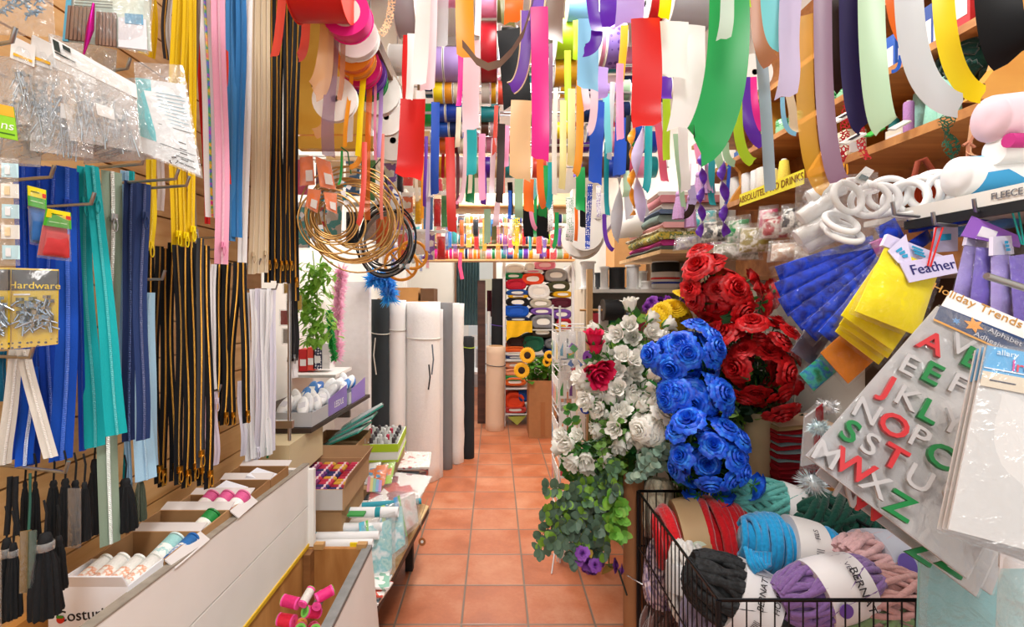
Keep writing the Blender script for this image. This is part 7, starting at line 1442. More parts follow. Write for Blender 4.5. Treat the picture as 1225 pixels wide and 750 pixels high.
# ------------------------------------------------------------------ letter sheets and iron-on packs, in front
def plane_at(q):
    n = qn(q); o = q[0]
    def f(px, py, off=.0):
        d = W(px, py, 1.0) - CAMP; s = (o - CAMP).dot(n) / d.dot(n); return CAMP + d * s + n * off
    return f
ltr_w = plain('b4b3b5', .3)
sheets = []
for i, (dx, dy, dD) in enumerate(((30, 30, .045), (12, 22, .03), (0, 0, 0))):
    q = Q((1121 + dx * .3, 366 + dy * .3, .66 + dD), (1290, 440, .60 + dD), (1156 + dx, 692 + dy - (10 if i == 0 else 0), .56 + dD), (964 + dx, 545 + dy, .62 + dD))
    t = thing('letter_sheet', ['rear white letter sheet half hidden under two others', 'middle white letter sheet peeping out below the front one', 'front white sheet of raised red and green letters with navy starry header'][i], 'letter sheet', q[0], 'letter sheets')
    plate(q, .003, 'backing_sheet', plain('b9b8ba', .4), t); f = plane_at(q); n = qn(q)
    um = (f(1100 + 50, 450 + 26) - f(1100, 450)).normalized(); vm = (f(1100 + 22, 450 - 50) - f(1100, 450)); vm = (vm - um * vm.dot(um)).normalized()
    sz = .040
    if i == 2:
        hq = [f(1121, 366, .002), f(1300, 444, .002), f(1290, 470, .002), f(1106, 386, .002)]
        hq = [f(1137, 348, .002), f(1240, 392, .002), f(1232, 428, .002), f(1117, 372, .002)]
        plate([f(1137, 348, .0015), f(1250, 396, .0015), f(1236, 436, .0015), f(1116, 382, .0015)], .003, 'header_card', plain('eceae8', .4), t)
        plate([f(1124, 366, .0025), f(1244, 414, .0025), f(1236, 436, .0025), f(1116, 382, .0025)], .0006, 'navy_band', plain('23406e', .4), t); plate([f(1116, 382, .003), f(1236, 436, .003), f(1235, 438, .003), f(1115, 384, .003)], .0005, 'gold_line', plain('e0a040', .4), t)
        u2 = (f(1200, 384) - f(1150, 362)).normalized(); text('Holiday Trends', f(1166, 366, .003), u2, vm, .0165, plain('b8863c', .5), t, ext=.0002)
        for (x, y, r, c) in ((1163, 390, .0085, 'e89a3c'), (1142, 385, .004, '5a90c8')):
            mb = MB(); c0 = f(x, y, .0035); pts = []
            for k in range(12): a = 2 * PI * k / 12; rk = r * (1.35 if k % 2 == 0 else .65); pts.append(c0 + um * rk * math.cos(a) + vm * rk * math.sin(a))
            mb.add(pts, [tuple(range(12))]); mb.build('star', plain(c, .5), t, smooth=False)
        text('Adhesive', f(1183, 409, .0035), u2, vm, .010, plain('c8ccd8', .5), t, ext=.0002); text('Alphabet', f(1200, 404, .0035), u2, vm, .010, plain('c8ccd8', .5), t, ext=.0002)
        L = (('A', 1111, 413, 'r'), ('E', 1111, 449, 'g'), ('J', 1060, 465, 'r'), ('O', 1066, 511, 'r'), ('L', 1107, 494, 'g'), ('S', 1014, 518, 'g'), ('W', 1018, 560, 'r'), ('T', 1066, 549, 'r'), ('C', 1121, 547, 'g'), ('Z', 1073, 606, 'g'), ('B', 1160, 432, 'g'),
             ('V', 1146, 416, 'w'), ('E', 1084, 439, 'w'), ('K', 1082, 478, 'w'), ('N', 1034, 494, 'w'), ('S', 1038, 533, 'w'), ('P', 1096, 525, 'w'), ('U', 1096, 574, 'w'), ('M', 986, 545, 'w'), ('X', 1044, 580, 'w'), ('F', 1142, 462, 'w'), ('Y', 1136, 508, 'w'), ('G', 1140, 592, 'w'))
    elif i == 1: L = (('W', 1038, 606, 'r'), ('N', 1012, 590, 'w'), ('Z', 1100, 658, 'g'), ('Z', 1136, 672, 'g'))
    else: L = ()
    for ch_, x, y, k in L:
        text(ch_, f(x, y, .0045), um, vm, sz * (1.02 if k != 'w' else 1.0), {'r': plain('c0343a', .35), 'g': plain('1c7a40', .35), 'w': ltr_w}[k], t, 'raised_letter', .003 if k != 'w' else .0022, bold=.0007 if k != 'w' else .0003)
    pillow([p + n * .004 for p in q], .004, film('white', .05, .35), 'clear_sleeve', t, wr=.4)
for i in range(3):
    dx, dy = 6 * i, 4 * i; dD = -.012 * i
    q = Q((1166 + dx, 414 - 2 * i, .53 + dD), (1290 + dx, 432, .50 + dD), (1262 + dx, 690 - 8 * i, .46 + dD), (1119 + dx, 636 + dy - 4 * i, .50 + dD))
    t = thing('interfacing_pack', ['rear clear pack of white interfacing with an edge showing', 'middle clear pack of white interfacing', 'front clear pack of white iron-on interfacing with a blue header'][i], 'fabric pack', q[0], 'interfacing packs'); plate(subq(q, .02, .98, .02, .985), .003, 'white_cloth', plain('d8d7d6', .7, 0, .04, 4), t)
    plate(subq(q, .02, .98, .015, .20, .003), .002, 'header_card', plain('5aa8dc', .4), t); mbw = subq(q, .02, .98, .145, .215, .0035)
    if i == 2:
        f = plane_at(q); plate(subq(q, .02, .98, .155, .235, .0036), .0006, 'beige_wave', plain('d8ccb8', .5), t); um = (q[1] - q[0]).normalized(); vm = (q[0] - q[3]); vm = (vm - um * vm.dot(um)).normalized()
        x0 = quad_uv(q, .22, .105) + qn(q) * .005
        for k, (s, c) in enumerate((('I', 'd0409a'), ('r', 'd83a5a'), ('o', '3a78c8'), ('n', '6a4ab0'), ('-on', '3a6aa8'))): text(s, x0 + um * (.006, .0105, .0175, .0265, .043)[k], um, vm, .0165, plain(c, .5), t, ext=.0002)
        text('allary', quad_uv(q, .22, .045) + qn(q) * .005, um, vm, .008, plain('d8ecf8', .5), t, ext=.0002); lines(q, t, [(.1, .35, .195, .006)], '4a4a5a', .0045)
        plate(subq(q, .02, .98, .135, .14, .0045), .0005, 'white_line', plain('f0f4f8', .5), t)
    pillow([p + qn(q) * .004 for p in q], .004, film('white', .05, .3), 'clear_sleeve', t, wr=.3)
q = Q((1102, 655, .66), (1300, 655, .62), (1300, 840, .60), (1096, 840, .66)); bag('felt_pack', 'teal felt sheet in a clear bag below the letter sheets', 'felt pack', q, .01, fill=lambda q, t: plate(subq(q, .01, .98, .01, .98, -.003), .006, 'felt_sheet', plain('7fb4b8', .8), t), fm=film('white', .08, .4))
q = Q((1196, 655, .545), (1240, 655, .53), (1240, 800, .53), (1188, 800, .545)); bag('clear_bag', 'narrow crumpled clear bag with white header in front of the teal felt', 'bag', q, .012, header=.16, header_mat=plain('f0f0f2', .3), wr=.9)
hr_ = MB(); hr_.tube([V(1.24, .66, 1.50), V(.9, .6, 1.40), W(1180, 330, .56)], .004, 6); tag(hr_.build('display_hook', plain('aab0b4', .3, .9), origin=W(1180, 330, .56)), 'long steel hook from which the letter sheets hang', 'hook')
# ------------------------------------------------------------------ wire basket of yarn
bm = plain('16171a', .4, .5); x0, x1, y0, y1, zt_, zb_ = .455, 1.0, 1.0, 1.56, .853, .42
ba = thing('wire_basket', 'black wire dump basket heaped with balls of yarn', 'basket', V(.69, 1.27, 0))
def loop(z, r, nm): MB().tube([V(x0, y0, z), V(x1, y0, z), V(x1, y1, z), V(x0, y1, z)], r, 6, closed=True).build(nm, bm, ba)
loop(zt_, .0045, 'rim'); loop(lerp(zt_, zb_, .4), .003, 'hoop_wire'); loop(zb_, .004, 'base_wire')
for nm, a, b, n_ in (('near_side', V(x0, y0, 0), V(x1, y0, 0), 19), ('far_side', V(x0, y1, 0), V(x1, y1, 0), 19), ('aisle_side', V(x0, y0, 0), V(x0, y1, 0), 21), ('wall_side', V(x1, y0, 0), V(x1, y1, 0), 21)):
    for k in range(1, n_): p = lerp(a, b, k / n_); MB().tube([p + V(0, 0, zt_), p + V(0, 0, zb_)], .0017, 5).build('wire', bm, ba)
mb = MB()
for k in range(1, 14): mb.tube([V(lerp(x0, x1, k / 14), y0, zb_), V(lerp(x0, x1, k / 14), y1, zb_)], .0018, 5)
mb.build('base_grid', bm, ba)
for x in (x0, x1):
    for y in (y0, y1): MB().tube([V(x, y, zt_ + .0), V(x, y, 0)], .006, 8).build('leg', bm, ba)
def seat(p): return p
def band_text(res, s, ang, z, size, col, off=.014, along=False):
    t, M, rad = res; r = rad(z) + off; p = M @ V(r * math.cos(ang), r * math.sin(ang), z); M3 = M.to_3x3(); nrm = M3 @ V(math.cos(ang), math.sin(ang), 0); ax = M3 @ V(0, 0, 1); tn = M3 @ V(-math.sin(ang), math.cos(ang), 0)
    u, v = (tn, -ax) if not along else (ax, tn)
    if u.cross(v).dot(nrm) < 0: v = -v
    if v.z < -.2 or (abs(v.z) < .2 and u.x < 0): u, v = -u, -v
    text(s, p + nrm * .001, u, v, size, plain(col, .6), t)
def camang(M):
    l = M.inverted() @ CAMP; return math.atan2(l.y, l.x)
def disc_on(res, z, ang, r, col, off=.0145, nm='round_label'):
    t, M, rad = res; q_ = rad(z) + off; p = M @ V(q_ * math.cos(ang), q_ * math.sin(ang), z); nrm = M.to_3x3() @ V(math.cos(ang), math.sin(ang), 0); MB().lathe([(r, -.001), (r, .001), (0, .001)], 20, axisM(p, nrm)).build(nm, plain(col, .5), t)
kb_ = plain('b79a72', .6)
a = yarn(W(840, 645, 1.45), (1, -.12, .12), .27, .104, 'd01420', 'chunky red yarn ball with a kraft paper band in the basket', band=(-.52, -.02, kb_), thick=.0125, hoop=17); disc_on(a, -.037, camang(a[1]) + .25, .026, 'd0dcc8'); band_text(a, 'yarn', camang(a[1]) + .25, -.037, .018, '3a4a40', .017)
a = yarn(W(894, 720, 1.18), (1, -.25, -.50), .29, .074, '141518', 'black fluffy yarn ball with a white band hanging over the basket edge', band=(-.32, .30, 'dcdcde'), strands=22, thick=.010, mat=mottle(('0c0d0f', '17191b', '2a2d30', '0e0f11'), 70, .9)); band_text(a, 'BERNAT', camang(a[1]) - .35, -.01, .020, '202024'); band_text(a, 'HOME', camang(a[1]) - .35, .025, .018, '202024'); band_text(a, '|||||||', camang(a[1]) + .45, -.005, .016, '3a3a40')
a = yarn(W(946, 656, 1.30), (1, -.15, -.16), .26, .072, '1a9ad6', 'bright turquoise-blue yarn ball with a white band', band=(-.10, .52, 'e0dedd'), thick=.0085, hoop=22); band_text(a, '|||||||', camang(a[1]) + .05, .03, .020, '4a4650'); band_text(a, 'FILS', camang(a[1]) - .55, .03, .016, '4a4650'); MB()
disc_on(a, .0, camang(a[1]) + .75, .016, '7f88c8')
tl_ = MB()
for k in range(4): tl_.tube([W(892 + 5 * k, 655 + 3 * k, 1.19), W(896 + 5 * k, 672, 1.16), W(902 + 4 * k, 684 - 2 * k, 1.15), W(908 + 4 * k, 676, 1.17), W(905 + 5 * k, 660, 1.18)], .006, 6)
tl_.build('loose_strands', plain('1a9ad6', .9, 0, .25, 120, .6, .2, .4), a[0])
a = yarn(W(990, 706, 1.12), (1, .05, .22), .235, .062, '8a68a8', 'lilac-purple yarn ball with a white lettered band', band=(-.30, .62, 'e4e2e4'), strands=26, thick=.007); band_text(a, 'BERNAT', camang(a[1]) + .2, .035, .024, '26242c'); band_text(a, 'VELVET', camang(a[1]) - .25, .035, .014, '5a5464'); disc_on(a, -.015, camang(a[1]) + .6, .015, '6a48a0')
a = yarn(W(1052, 672, 1.22), (1, .2, -.1), .22, .066, 'd8aeb0', 'dusty pink yarn ball with a blue and violet band', band=(-.35, .35, 'b8bcc8'), strands=18, thick=.008); disc_on(a, -.01, camang(a[1]) + .1, .026, '6a5aa8'); disc_on(a, .02, camang(a[1]) + .7, .022, '4668b0')
yarn(W(1064, 716, 1.13), (1, .1, -.2), .26, .066, 'cf9c98', 'salmon pink yarn ball against the near corner of the basket', strands=18, thick=.008)
yarn(W(996, 628, 1.44), (1, -.1, -.05), .27, .085, '0d4a3c', 'bottle green chunky yarn ball behind the turquoise-blue one', strands=18, thick=.012, tw=(1.5, 2.4))
yarn(W(962, 612, 1.50), (1, .2, 0), .16, .05, '0f5646', 'small dark green yarn ball between the aqua and bottle green ones', strands=12, thick=.009)
yarn(W(920, 603, 1.49), (1, -.2, -.18), .24, .065, '66bcb4', 'pale aqua yarn ball under the blue roses', band=(.25, .75, 'f0f0f0'), strands=20, thick=.009, tw=(1, 2))
vg = mottle(('8a7a98', 'c8b0b8', '5a4a70', 'd8c8c8', '7a5a6a'), 28, .9)
yarn(W(796, 686, 1.48), (.2, .3, 1), .19, .055, '8a7a98', 'variegated mauve and grey yarn ball seen through the basket side', strands=16, thick=.009, mat=vg); yarn(W(822, 694, 1.34), (.1, .3, 1), .20, .045, 'e6e4e0', 'white yarn ball standing beside the variegated one', band=(-.3, .4, 'd8dce0'), strands=14, thick=.009)
yarn(W(800, 738, 1.46), (.5, .3, .4), .18, .055, '5a3a34', 'brown yarn ball at the bottom by the basket side', strands=14, thick=.009); yarn(W(842, 734, 1.27), (.3, .2, 1), .16, .048, '8f86a0', 'grey-lilac yarn ball under the black one', strands=14, thick=.009)
yarn(W(1052, 748, 1.10), (1, 0, .1), .17, .05, '7f9a6a', 'sage green yarn ball low behind the basket front', strands=14, thick=.009); yarn(W(920, 745, 1.25), (1, .2, 0), .3, .07, '4a4650', 'dark grey yarn ball under the lilac-purple one', strands=14, thick=.01); yarn(W(995, 760, 1.3), (1, .2, 0), .3, .08, 'a8583a', 'rust yarn ball at the bottom of the basket', strands=14, thick=.01)
yarn(W(788, 606, 1.62), (.1, .1, 1), .17, .045, 'd9cfb4', 'cream yarn ball standing behind the basket corner', strands=14, thick=.010, group='yarn behind the basket'); yarn(W(885, 628, 1.5), (1, 0, 0), .16, .05, 'd6d8dc', 'pale grey yarn ball behind the red and turquoise-blue ones', strands=14, thick=.010)
yarn(W(880, 694, 1.42), (1, .3, 0), .3, .09, '5a4a58', 'plum grey yarn ball under the red one', strands=14, thick=.010); yarn(W(1075, 650, 1.45), (1, .3, 0), .18, .06, '3a3440', 'charcoal yarn ball behind the dusty pink one', strands=14, thick=.010)
yarn(W(980, 668, 1.42), (1, .1, 0), .3, .08, '4a5458', 'slate yarn ball under the turquoise-blue one', strands=14, thick=.012)
# brown cardboard tube by the basket, beige tube behind the blue roses
roll_of('tall brown cardboard tube standing beside the wire basket', 'cardboard_tube', V(.463, 1.64, 0), V(.463, 1.64, .872), .034, cardboard('9a6a44'), 'tube', None, cr=.85)
tag(MB().tube([W(750, 688, 1.55), W(758, 693, 1.52), W(770, 700, 1.5)], .002, 5).build('wire_tie', STEEL(), origin=W(750, 688, 1.55)), 'thin wire holding the cardboard tube to the basket', 'wire')
roll_of('beige cardboard tube holding the red flowers', 'cardboard_tube', V(.955, 1.80, 0), W(909, 492, 1.80) + V(-.012, 0, 0), .047, cardboard('c8ac84'), 'tube', None, cr=.9)
# table with the folded felt
ft = thing('side_table', 'orange wooden table with the red and aqua felt stack', 'table', V(1.08, 1.9, 0)); MB().bb(.985, 1.245, 1.66, 2.5, .78, .81).build('table_top', wood('c07a34', 'dc9a50'), ft, smooth=False)
for x, y in ((1.0, 1.68), (1.22, 1.68), (1.0, 2.46), (1.22, 2.46)): MB().bb(x - .015, x + .015, y - .015, y + .015, 0, .78).build('leg', plain('2a221e', .6), ft, smooth=False)
fc = ['7a1420', 'a01a2a', 'b01c2c', 'b01c2c', 'c02030', 'b81c2c', 'c02030', 'a8d0d4', 'b8182a', 'c41e30', 'a8ccd0', 'd0202c', 'a8d4d8', 'c01c2c', 'c8202e', 'b0d8dc', 'b81a2a', 'c8a878', 'f0d0b0']
z = .811
for i, c in enumerate(fc):
    h = .006 + .004 * (i % 3); xo = .004 * math.sin(i * 2.2); mb = MB()
    rows = [[V(lerp(.99 + xo, 1.20 + xo, u / 8), y, z + h * s + .004 * math.sin(u * .8 + i)) for u in range(9)] for y, s in ((1.90, 0), (1.72, 0), (1.705, .5), (1.72, 1), (1.90, 1))]
    mb.grid(rows); mb.add([rows[k][e] for e in (0, 8) for k in range(5)], [(0, 1, 2, 3, 4), (9, 8, 7, 6, 5)]); o = mb.build('felt_sheet', plain(c, .9), origin=V(1.09, 1.8, z))
    nm = {'a8d0d4': 'aqua', 'a8ccd0': 'aqua', 'a8d4d8': 'aqua', 'b0d8dc': 'aqua', 'c8a878': 'tan', 'f0d0b0': 'peach'}.get(c, 'red'); tag(o, f'folded {nm} felt sheet, {ORD[i]} from the bottom of the stack on the wooden table', 'felt', 'felt sheets on the wooden table'); z += h + .0015
# silver poms and white sprays
for i, (x, y, r, c, lb) in enumerate(((972, 578, .035, 'aeb8bc', 'silver tinsel pompom beside the letter sheets'), (980, 512, .03, 'c4dadf', 'pale aqua feathery spray behind the letter sheets'), (990, 486, .028, 'e4e6e8', 'white feathery spray above the aqua one'))):
    mb = MB(); c0 = W(x, y, 1.15 + .1 * i)
    for k in range(260):
        d = V(rr(-1, 1), rr(-1, 1), rr(-1, 1)).normalized(); s = d.orthogonal().normalized() * .003; mb.add([c0 - s, c0 + s, c0 + d * r * rr(.8, 1.25)], [(0, 1, 2)])
    mb.lathe([(0, -r * .6), (r * .55, -r * .3), (r * .6, 0), (r * .5, r * .35), (0, r * .6)], 12, Matrix.Translation(c0)); tag(mb.build('tinsel_pom', plain(c, .4, .3), origin=c0), lb, 'decoration', 'feathery decorations')
q = Q((962, 494, 1.35), (984, 476, 1.35), (986, 560, 1.35), (956, 566, 1.35)); bag('clear_bag', 'grey-white clear bag with a red bow behind the letter sheets', 'bag', q, .02, fill=lambda q, t: (plate(subq(q, .1, .9, .1, .9), .008, 'contents', plain('d8dadc', .5), t), plate(subq(q, .55, .9, .05, .28, .01), .004, 'red_bow', plain('a01828', .5), t), plate(subq(q, .5, .75, .42, .6, .01), .004, 'red_bow', plain('a01828', .5), t)))
gp = thing('wire_grid', 'pale wire grid panel behind the red flowers and felt', 'wire panel', V(1.0, 2.3, .8)); mb = MB()
for k in range(15): mb.tube([V(.80 + .03 * k, 2.0, .81), V(.80 + .03 * k, 2.0, 1.35)], .0016, 5); 
for k in range(10): mb.tube([V(.80, 2.0, .84 + .055 * k), V(1.22, 2.0, .84 + .055 * k)], .0016, 5)
mb.build('wires', plain('b8b0a0', .5), gp); MB().tube([V(.8, 2.0, .81), V(1.22, 2.0, .81), V(1.22, 2.0, 1.35), V(.8, 2.0, 1.35)], .004, 6, closed=True).build('frame', plain('b8b0a0', .5), gp)
tag(MB().bb(.92, 1.2, 2.05, 2.3, .812, 1.3).build('dark_crate', plain('2a2624', .8, 0, .3, 6), smooth=False), 'dark crate standing behind the wire grid panel', 'crate')
# ------------------------------------------------------------------ artificial flowers
def pts(lst, D, dv=.06, seed=0):
    rs = random.Random(seed); return [W(x, y, D + rs.uniform(-dv, dv)) for x, y in lst]
wmat = [plain('faf8f0', .55, 0, .03, 10, .03, .3, .1, .25), plain('4f8a3c', .6)]
bmat = [mottle(('0a3cbc', '1158e0', '2f84f2'), 1.7, .5), plain('2f7a35', .6)]
rmat = [mottle(('9a0810', 'cc0e16', 'e4222a'), 1.6, .5), plain('2f6a2a', .6)]
ymat = [plain('f6cf12', .6, 0, .1, 8, .05, .3, .1, .15)]
wb_m = [rose_mesh(wmat, 'bud', s) for s in (1, 2, 3)]; wr_m = [rose_mesh(wmat, 'rose', s) for s in (4, 5)]
br_m = [rose_mesh(bmat, 'rose', s) for s in (6, 7, 8)]; rr_m = [rose_mesh(rmat, 'rose', s) for s in (9, 10)] + [rose_mesh(rmat, 'ruffle', 11)]; ru_m = [rose_mesh(rmat, 'ruffle', s) for s in (12, 13)]
ym_m = [rose_mesh(ymat, 'mum', s) for s in (14, 15)]
cr_ = lambda l: [(600 + x / 3.948, 370 + y / 3.948) for x, y in l]
# white roses: four bunches
wA = cr_([(605, 80), (695, 55), (770, 80), (735, 125), (575, 185), (655, 180), (610, 0), (455, 95), (560, 120), (690, 110), (530, 130), (620, 130)])
wB = cr_([(500, 220), (520, 265), (610, 245), (565, 230), (640, 235), (440, 340), (500, 330), (565, 330), (635, 345), (480, 200), (690, 250), (540, 290), (600, 300), (470, 290)])
wC = cr_([(550, 375), (420, 360), (480, 400), (560, 400), (655, 405), (425, 425), (470, 455), (730, 290), (700, 320), (760, 330), (740, 390), (600, 400), (700, 400), (400, 330), (520, 370), (690, 370)])
wD = cr_([(440, 510), (520, 530), (660, 540), (300, 600), (330, 635), (370, 605), (290, 655), (440, 600), (460, 660), (350, 700), (410, 720), (430, 480), (400, 690), (480, 690)])
bs_ = V(.50, 1.95, .55); gw = 'bunches of white roses'
bunch('rose_bunch', 'topmost bunch of white rosebuds beside the yellow mums', V(.66, 2.08, .7), pts(wA, 1.80, .06, 1), wb_m, .033, gw, nleaf=26, bloom_name='rosebud')
bunch('rose_bunch', 'bunch of white rosebuds below the topmost one, touching the blue roses', V(.65, 2.06, .65), pts(wB, 1.76, .06, 2), wb_m, .033, gw, nleaf=22, bloom_name='rosebud')
bunch('rose_bunch', 'dense middle bunch of white rosebuds over the eucalyptus', V(.64, 2.06, .62), pts(wC, 1.70, .06, 3), wb_m, .032, gw, nleaf=22, bloom_name='rosebud')
bunch('rose_bunch', 'low bunch of white rosebuds reaching into the aisle', V(.63, 2.06, .62), pts(wD, 1.68, .05, 4), wb_m, .030, gw, nleaf=26, bloom_name='rosebud')
wo = cr_([(770, 495), (705, 590), (740, 570), (780, 550), (650, 570), (690, 555)])
bunch('rose_bunch', 'bunch of big open white roses nestled against the blue roses', V(.64, 2.0, .62), pts(wo, 1.54, .03, 5), wr_m, .034, gw, nleaf=14, bloom_name='rose')
wE = cr_([(430, 455), (520, 440), (600, 450), (650, 470), (500, 500), (570, 500), (620, 520), (700, 455), (540, 560), (600, 590), (480, 560), (700, 500), (560, 620), (640, 610)])
bunch('rose_bunch', 'bunch of white rosebuds between the dense middle bunch and the eucalyptus', V(.64, 2.06, .62), pts(wE, 1.64, .04, 17), wb_m, .030, gw, nleaf=14, bloom_name='rosebud')
# pink tulips
tm = [rose_mesh([plain('d81a50', .55, 0, .1, 8), plain('3a7a34', .6)], 'bud', 21)]
bunch('tulip_bunch', 'crimson pink tulips poking out beside the white rosebuds', V(.42, 2.2, .6), pts([(711, 411), (713, 421), (709, 441), (718, 439), (714, 447)], 1.70, .03, 6), tm, .036, 'tulips', nleaf=6, bloom_name='tulip')
# yellow mums, purple sprays
bunch('chrysanthemum_bunch', 'bunch of yellow chrysanthemums between the white and red flowers', V(.72, 2.05, .8), pts([(797, 378), (788, 383), (806, 376), (815, 384), (800, 388), (812, 392), (790, 375), (822, 380), (818, 352), (826, 362), (806, 368), (784, 384)], 1.92, .04, 7), ym_m, .046, 'chrysanthemums', nleaf=8, bloom_name='mum')
pm_l = [rose_mesh([plain('8a3ab0', .6, 0, .15, 10)], 'ruffle', 31)]
bunch('statice_spray', 'purple spray peeping over the yellow chrysanthemums', V(.72, 2.15, .8), pts([(780, 362), (790, 360), (800, 362), (786, 366), (815, 358), (775, 368)], 2.05, .03, 8), pm_l, .026, 'purple sprays', nleaf=4)
# red roses: two bunches
rA = [(836, 299), (845, 318), (858, 345), (832, 338), (880, 345), (905, 345), (865, 370), (890, 372), (848, 378), (915, 365), (834, 318), (852, 312), (925, 352), (830, 358), (846, 345), (868, 350), (893, 358), (826, 345), (840, 360), (870, 333), (900, 333), (880, 362), (856, 362)]
rB = [(930, 385), (880, 400), (905, 405), (935, 408), (870, 428), (895, 435), (920, 438), (942, 446), (950, 425), (905, 468), (935, 472), (885, 455), (945, 490), (945, 398), (912, 388), (865, 400), (890, 418), (918, 420), (925, 455), (880, 440), (852, 395), (862, 412), (900, 385), (930, 425), (950, 460), (915, 478), (890, 475), (935, 494)]
bunch('rose_bunch', 'upper bunch of red roses rising behind the blue ones', V(.93, 1.82, 1.06), pts(rA, 1.72, .07, 9), rr_m, .038, 'bunches of red roses', nleaf=24, bloom_name='rose', leafL=.06)
bunch('rose_bunch', 'lower bunch of red roses and carnations over the beige tube', V(.95, 1.80, 1.05), pts(rB, 1.66, .07, 10), ru_m + rr_m[:2], .038, 'bunches of red roses', nleaf=30, leafc='274a26', bloom_name='rose', leafL=.06)
# blue roses: two bunches
bA = cr_([(925, 75), (820, 140), (725, 235), (800, 280), (880, 210), (980, 170), (1000, 130), (830, 275), (910, 270), (870, 310), (985, 320), (960, 250), (700, 215), (770, 180), (840, 165), (930, 200), (1020, 180), (780, 240), (1000, 220), (930, 140)])
bB = cr_([(790, 390), (880, 375), (840, 440), (950, 400), (1020, 370), (1065, 465), (900, 450), (1000, 430), (760, 370), (830, 400), (950, 450), (780, 430), (900, 410), (1000, 340), (950, 300), (880, 340), (1050, 400)])
bC = cr_([(880, 520), (990, 510), (950, 580), (850, 600), (1065, 560), (1130, 610), (1070, 660), (920, 660), (1130, 690), (860, 710), (970, 730), (1050, 720), (1000, 640), (830, 570)]) + [(820, 572), (850, 580), (875, 574), (835, 597), (905, 583), (880, 547), (808, 560), (862, 598), (890, 565), (840, 560), (815, 545)]
gb = 'bunches of blue roses'
bunch('rose_bunch', 'topmost bunch of blue roses beside the yellow mums', V(.70, 1.76, .55), pts(bA, 1.50, .08, 12), br_m, .031, gb, nleaf=26, bloom_name='rose')
bunch('rose_bunch', 'middle bunch of blue roses overlapping the white ones', V(.70, 1.75, .55), pts(bB, 1.47, .08, 13), br_m, .032, gb, nleaf=16, bloom_name='rose')
bunch('rose_bunch', 'lowest bunch of blue roses hanging over the yarn basket', V(.71, 1.74, .56), pts(bC, 1.42, .08, 14), br_m, .031, gb, nleaf=24, bloom_name='rose')
# greenery
def spray(label, px0, px1, py0, py1, D, n, L, c, seed, name='eucalyptus_spray', rnd=True, base=None, grp='eucalyptus', tips=None):
    rs = random.Random(seed); t = thing(name, label, 'foliage', base or W((px0 + px1) / 2, py1, D), grp); lf = MB(); st = MB(); b = base or W((px0 + px1) / 2, py0, D + .12)
    ends = [W(rs.uniform(px0, px1), rs.uniform(py0, py1), D + rs.uniform(-.09, .09)) for k in range(n)] if not tips else [W(x, y, D + rs.uniform(-.08, .08)) for x, y in tips]
    for e in ends:
        m = lerp(b, e, .55) + V(rs.uniform(-.02, .02), rs.uniform(-.03, .0), rs.uniform(.0, .05)); pp = [bez(b, m, e, i / 8) for i in range(9)]; st.tube(pp, [.0026 - .00022 * i for i in range(9)], 5)
        for i in range(3, 9):
            for s in (-1, 1):
                d = (pp[i] - pp[i - 1]).normalized(); sd = d.cross(V(rs.uniform(-.6, .6), -1, rs.uniform(-.3, .6))).normalized() * s
                for q in range(2): leaf(lf, pp[i] + d * rs.uniform(-.012, .012), sd + d * .35 + V(rs.uniform(-.3, .3), rs.uniform(-.6, .1), rs.uniform(-.3, .3)), V(rs.uniform(-.5, .5), -1, .4), L * rs.uniform(.7, 1.25), L * rs.uniform(.34, .46), 0 if rs.random() < .78 else 1, .12, rnd)
        leaf(lf, pp[8], (pp[8] - pp[7]) + V(0, -.01, 0), V(0, -1, .3), L, L * .4, 0, .1, rnd)
    lf.build('leaves', [GREEN(c), GREEN('7fae3c' if c != '8fae9a' else 'b4c8b0')], t); st.build('stems', plain('5a6a34', .7), t); return t
spray('big dark eucalyptus spray drooping into the aisle', 668, 745, 580, 668, 1.52, 17, .027, '5a7460', 3, base=V(.40, 1.68, .80))
spray('thin eucalyptus tips reaching out over the floor tiles', 645, 672, 575, 660, 1.54, 8, .027, '56725a', 4, base=V(.33, 1.66, .76), tips=[(646, 658), (655, 584), (652, 612), (668, 630), (660, 650), (672, 600), (648, 640), (664, 612)])
spray('grey-green eucalyptus spray under the white rosebuds', 690, 760, 560, 610, 1.60, 9, .027, '5f8460', 5, base=V(.42, 1.74, .86))
spray('fresh light green sprig hanging over the dark eucalyptus', 722, 748, 598, 650, 1.44, 6, .028, '6fae3e', 6, base=V(.38, 1.55, .80))
spray('feathery yellow-green spray between the white rosebuds', 715, 775, 500, 565, 1.66, 9, .022, '6f9a48', 7, base=V(.45, 1.8, .70), rnd=False)
spray('bright green fern spray under the open white roses', 740, 800, 470, 545, 1.8, 8, .026, '4f8f3a', 8, base=V(.50, 1.85, .72), rnd=False)
spray('pale silvery eucalyptus sprig against the blue roses', 762, 800, 535, 580, 1.54, 5, .03, '8fae9a', 9, base=V(.45, 1.7, .8))
spray('dark leafy spray behind the blue roses', 790, 900, 420, 590, 1.74, 16, .045, '1f4a2a', 10, base=V(.68, 1.85, .6), rnd=False, name='leaf_spray', grp='leaf sprays'); spray('dark green leaves under the red carnations', 860, 960, 420, 510, 1.80, 16, .05, '24402a', 11, base=V(.93, 1.9, .9), rnd=False, name='leaf_spray', grp='leaf sprays')
spray('mid green leaf spray among the lower white rosebuds', 672, 740, 490, 560, 1.92, 9, .035, '4a8a3c', 12, base=V(.38, 2.0, .55), rnd=False, name='leaf_spray', grp='leaf sprays'); spray('leafy green spray behind the topmost rosebuds', 700, 800, 380, 480, 2.0, 18, .045, '3f7a34', 13, base=V(.52, 2.1, .7), rnd=False, name='leaf_spray', grp='leaf sprays')
pf = [rose_mesh([plain('8442a8', .6, 0, .15, 10)], 'ruffle', 41)]
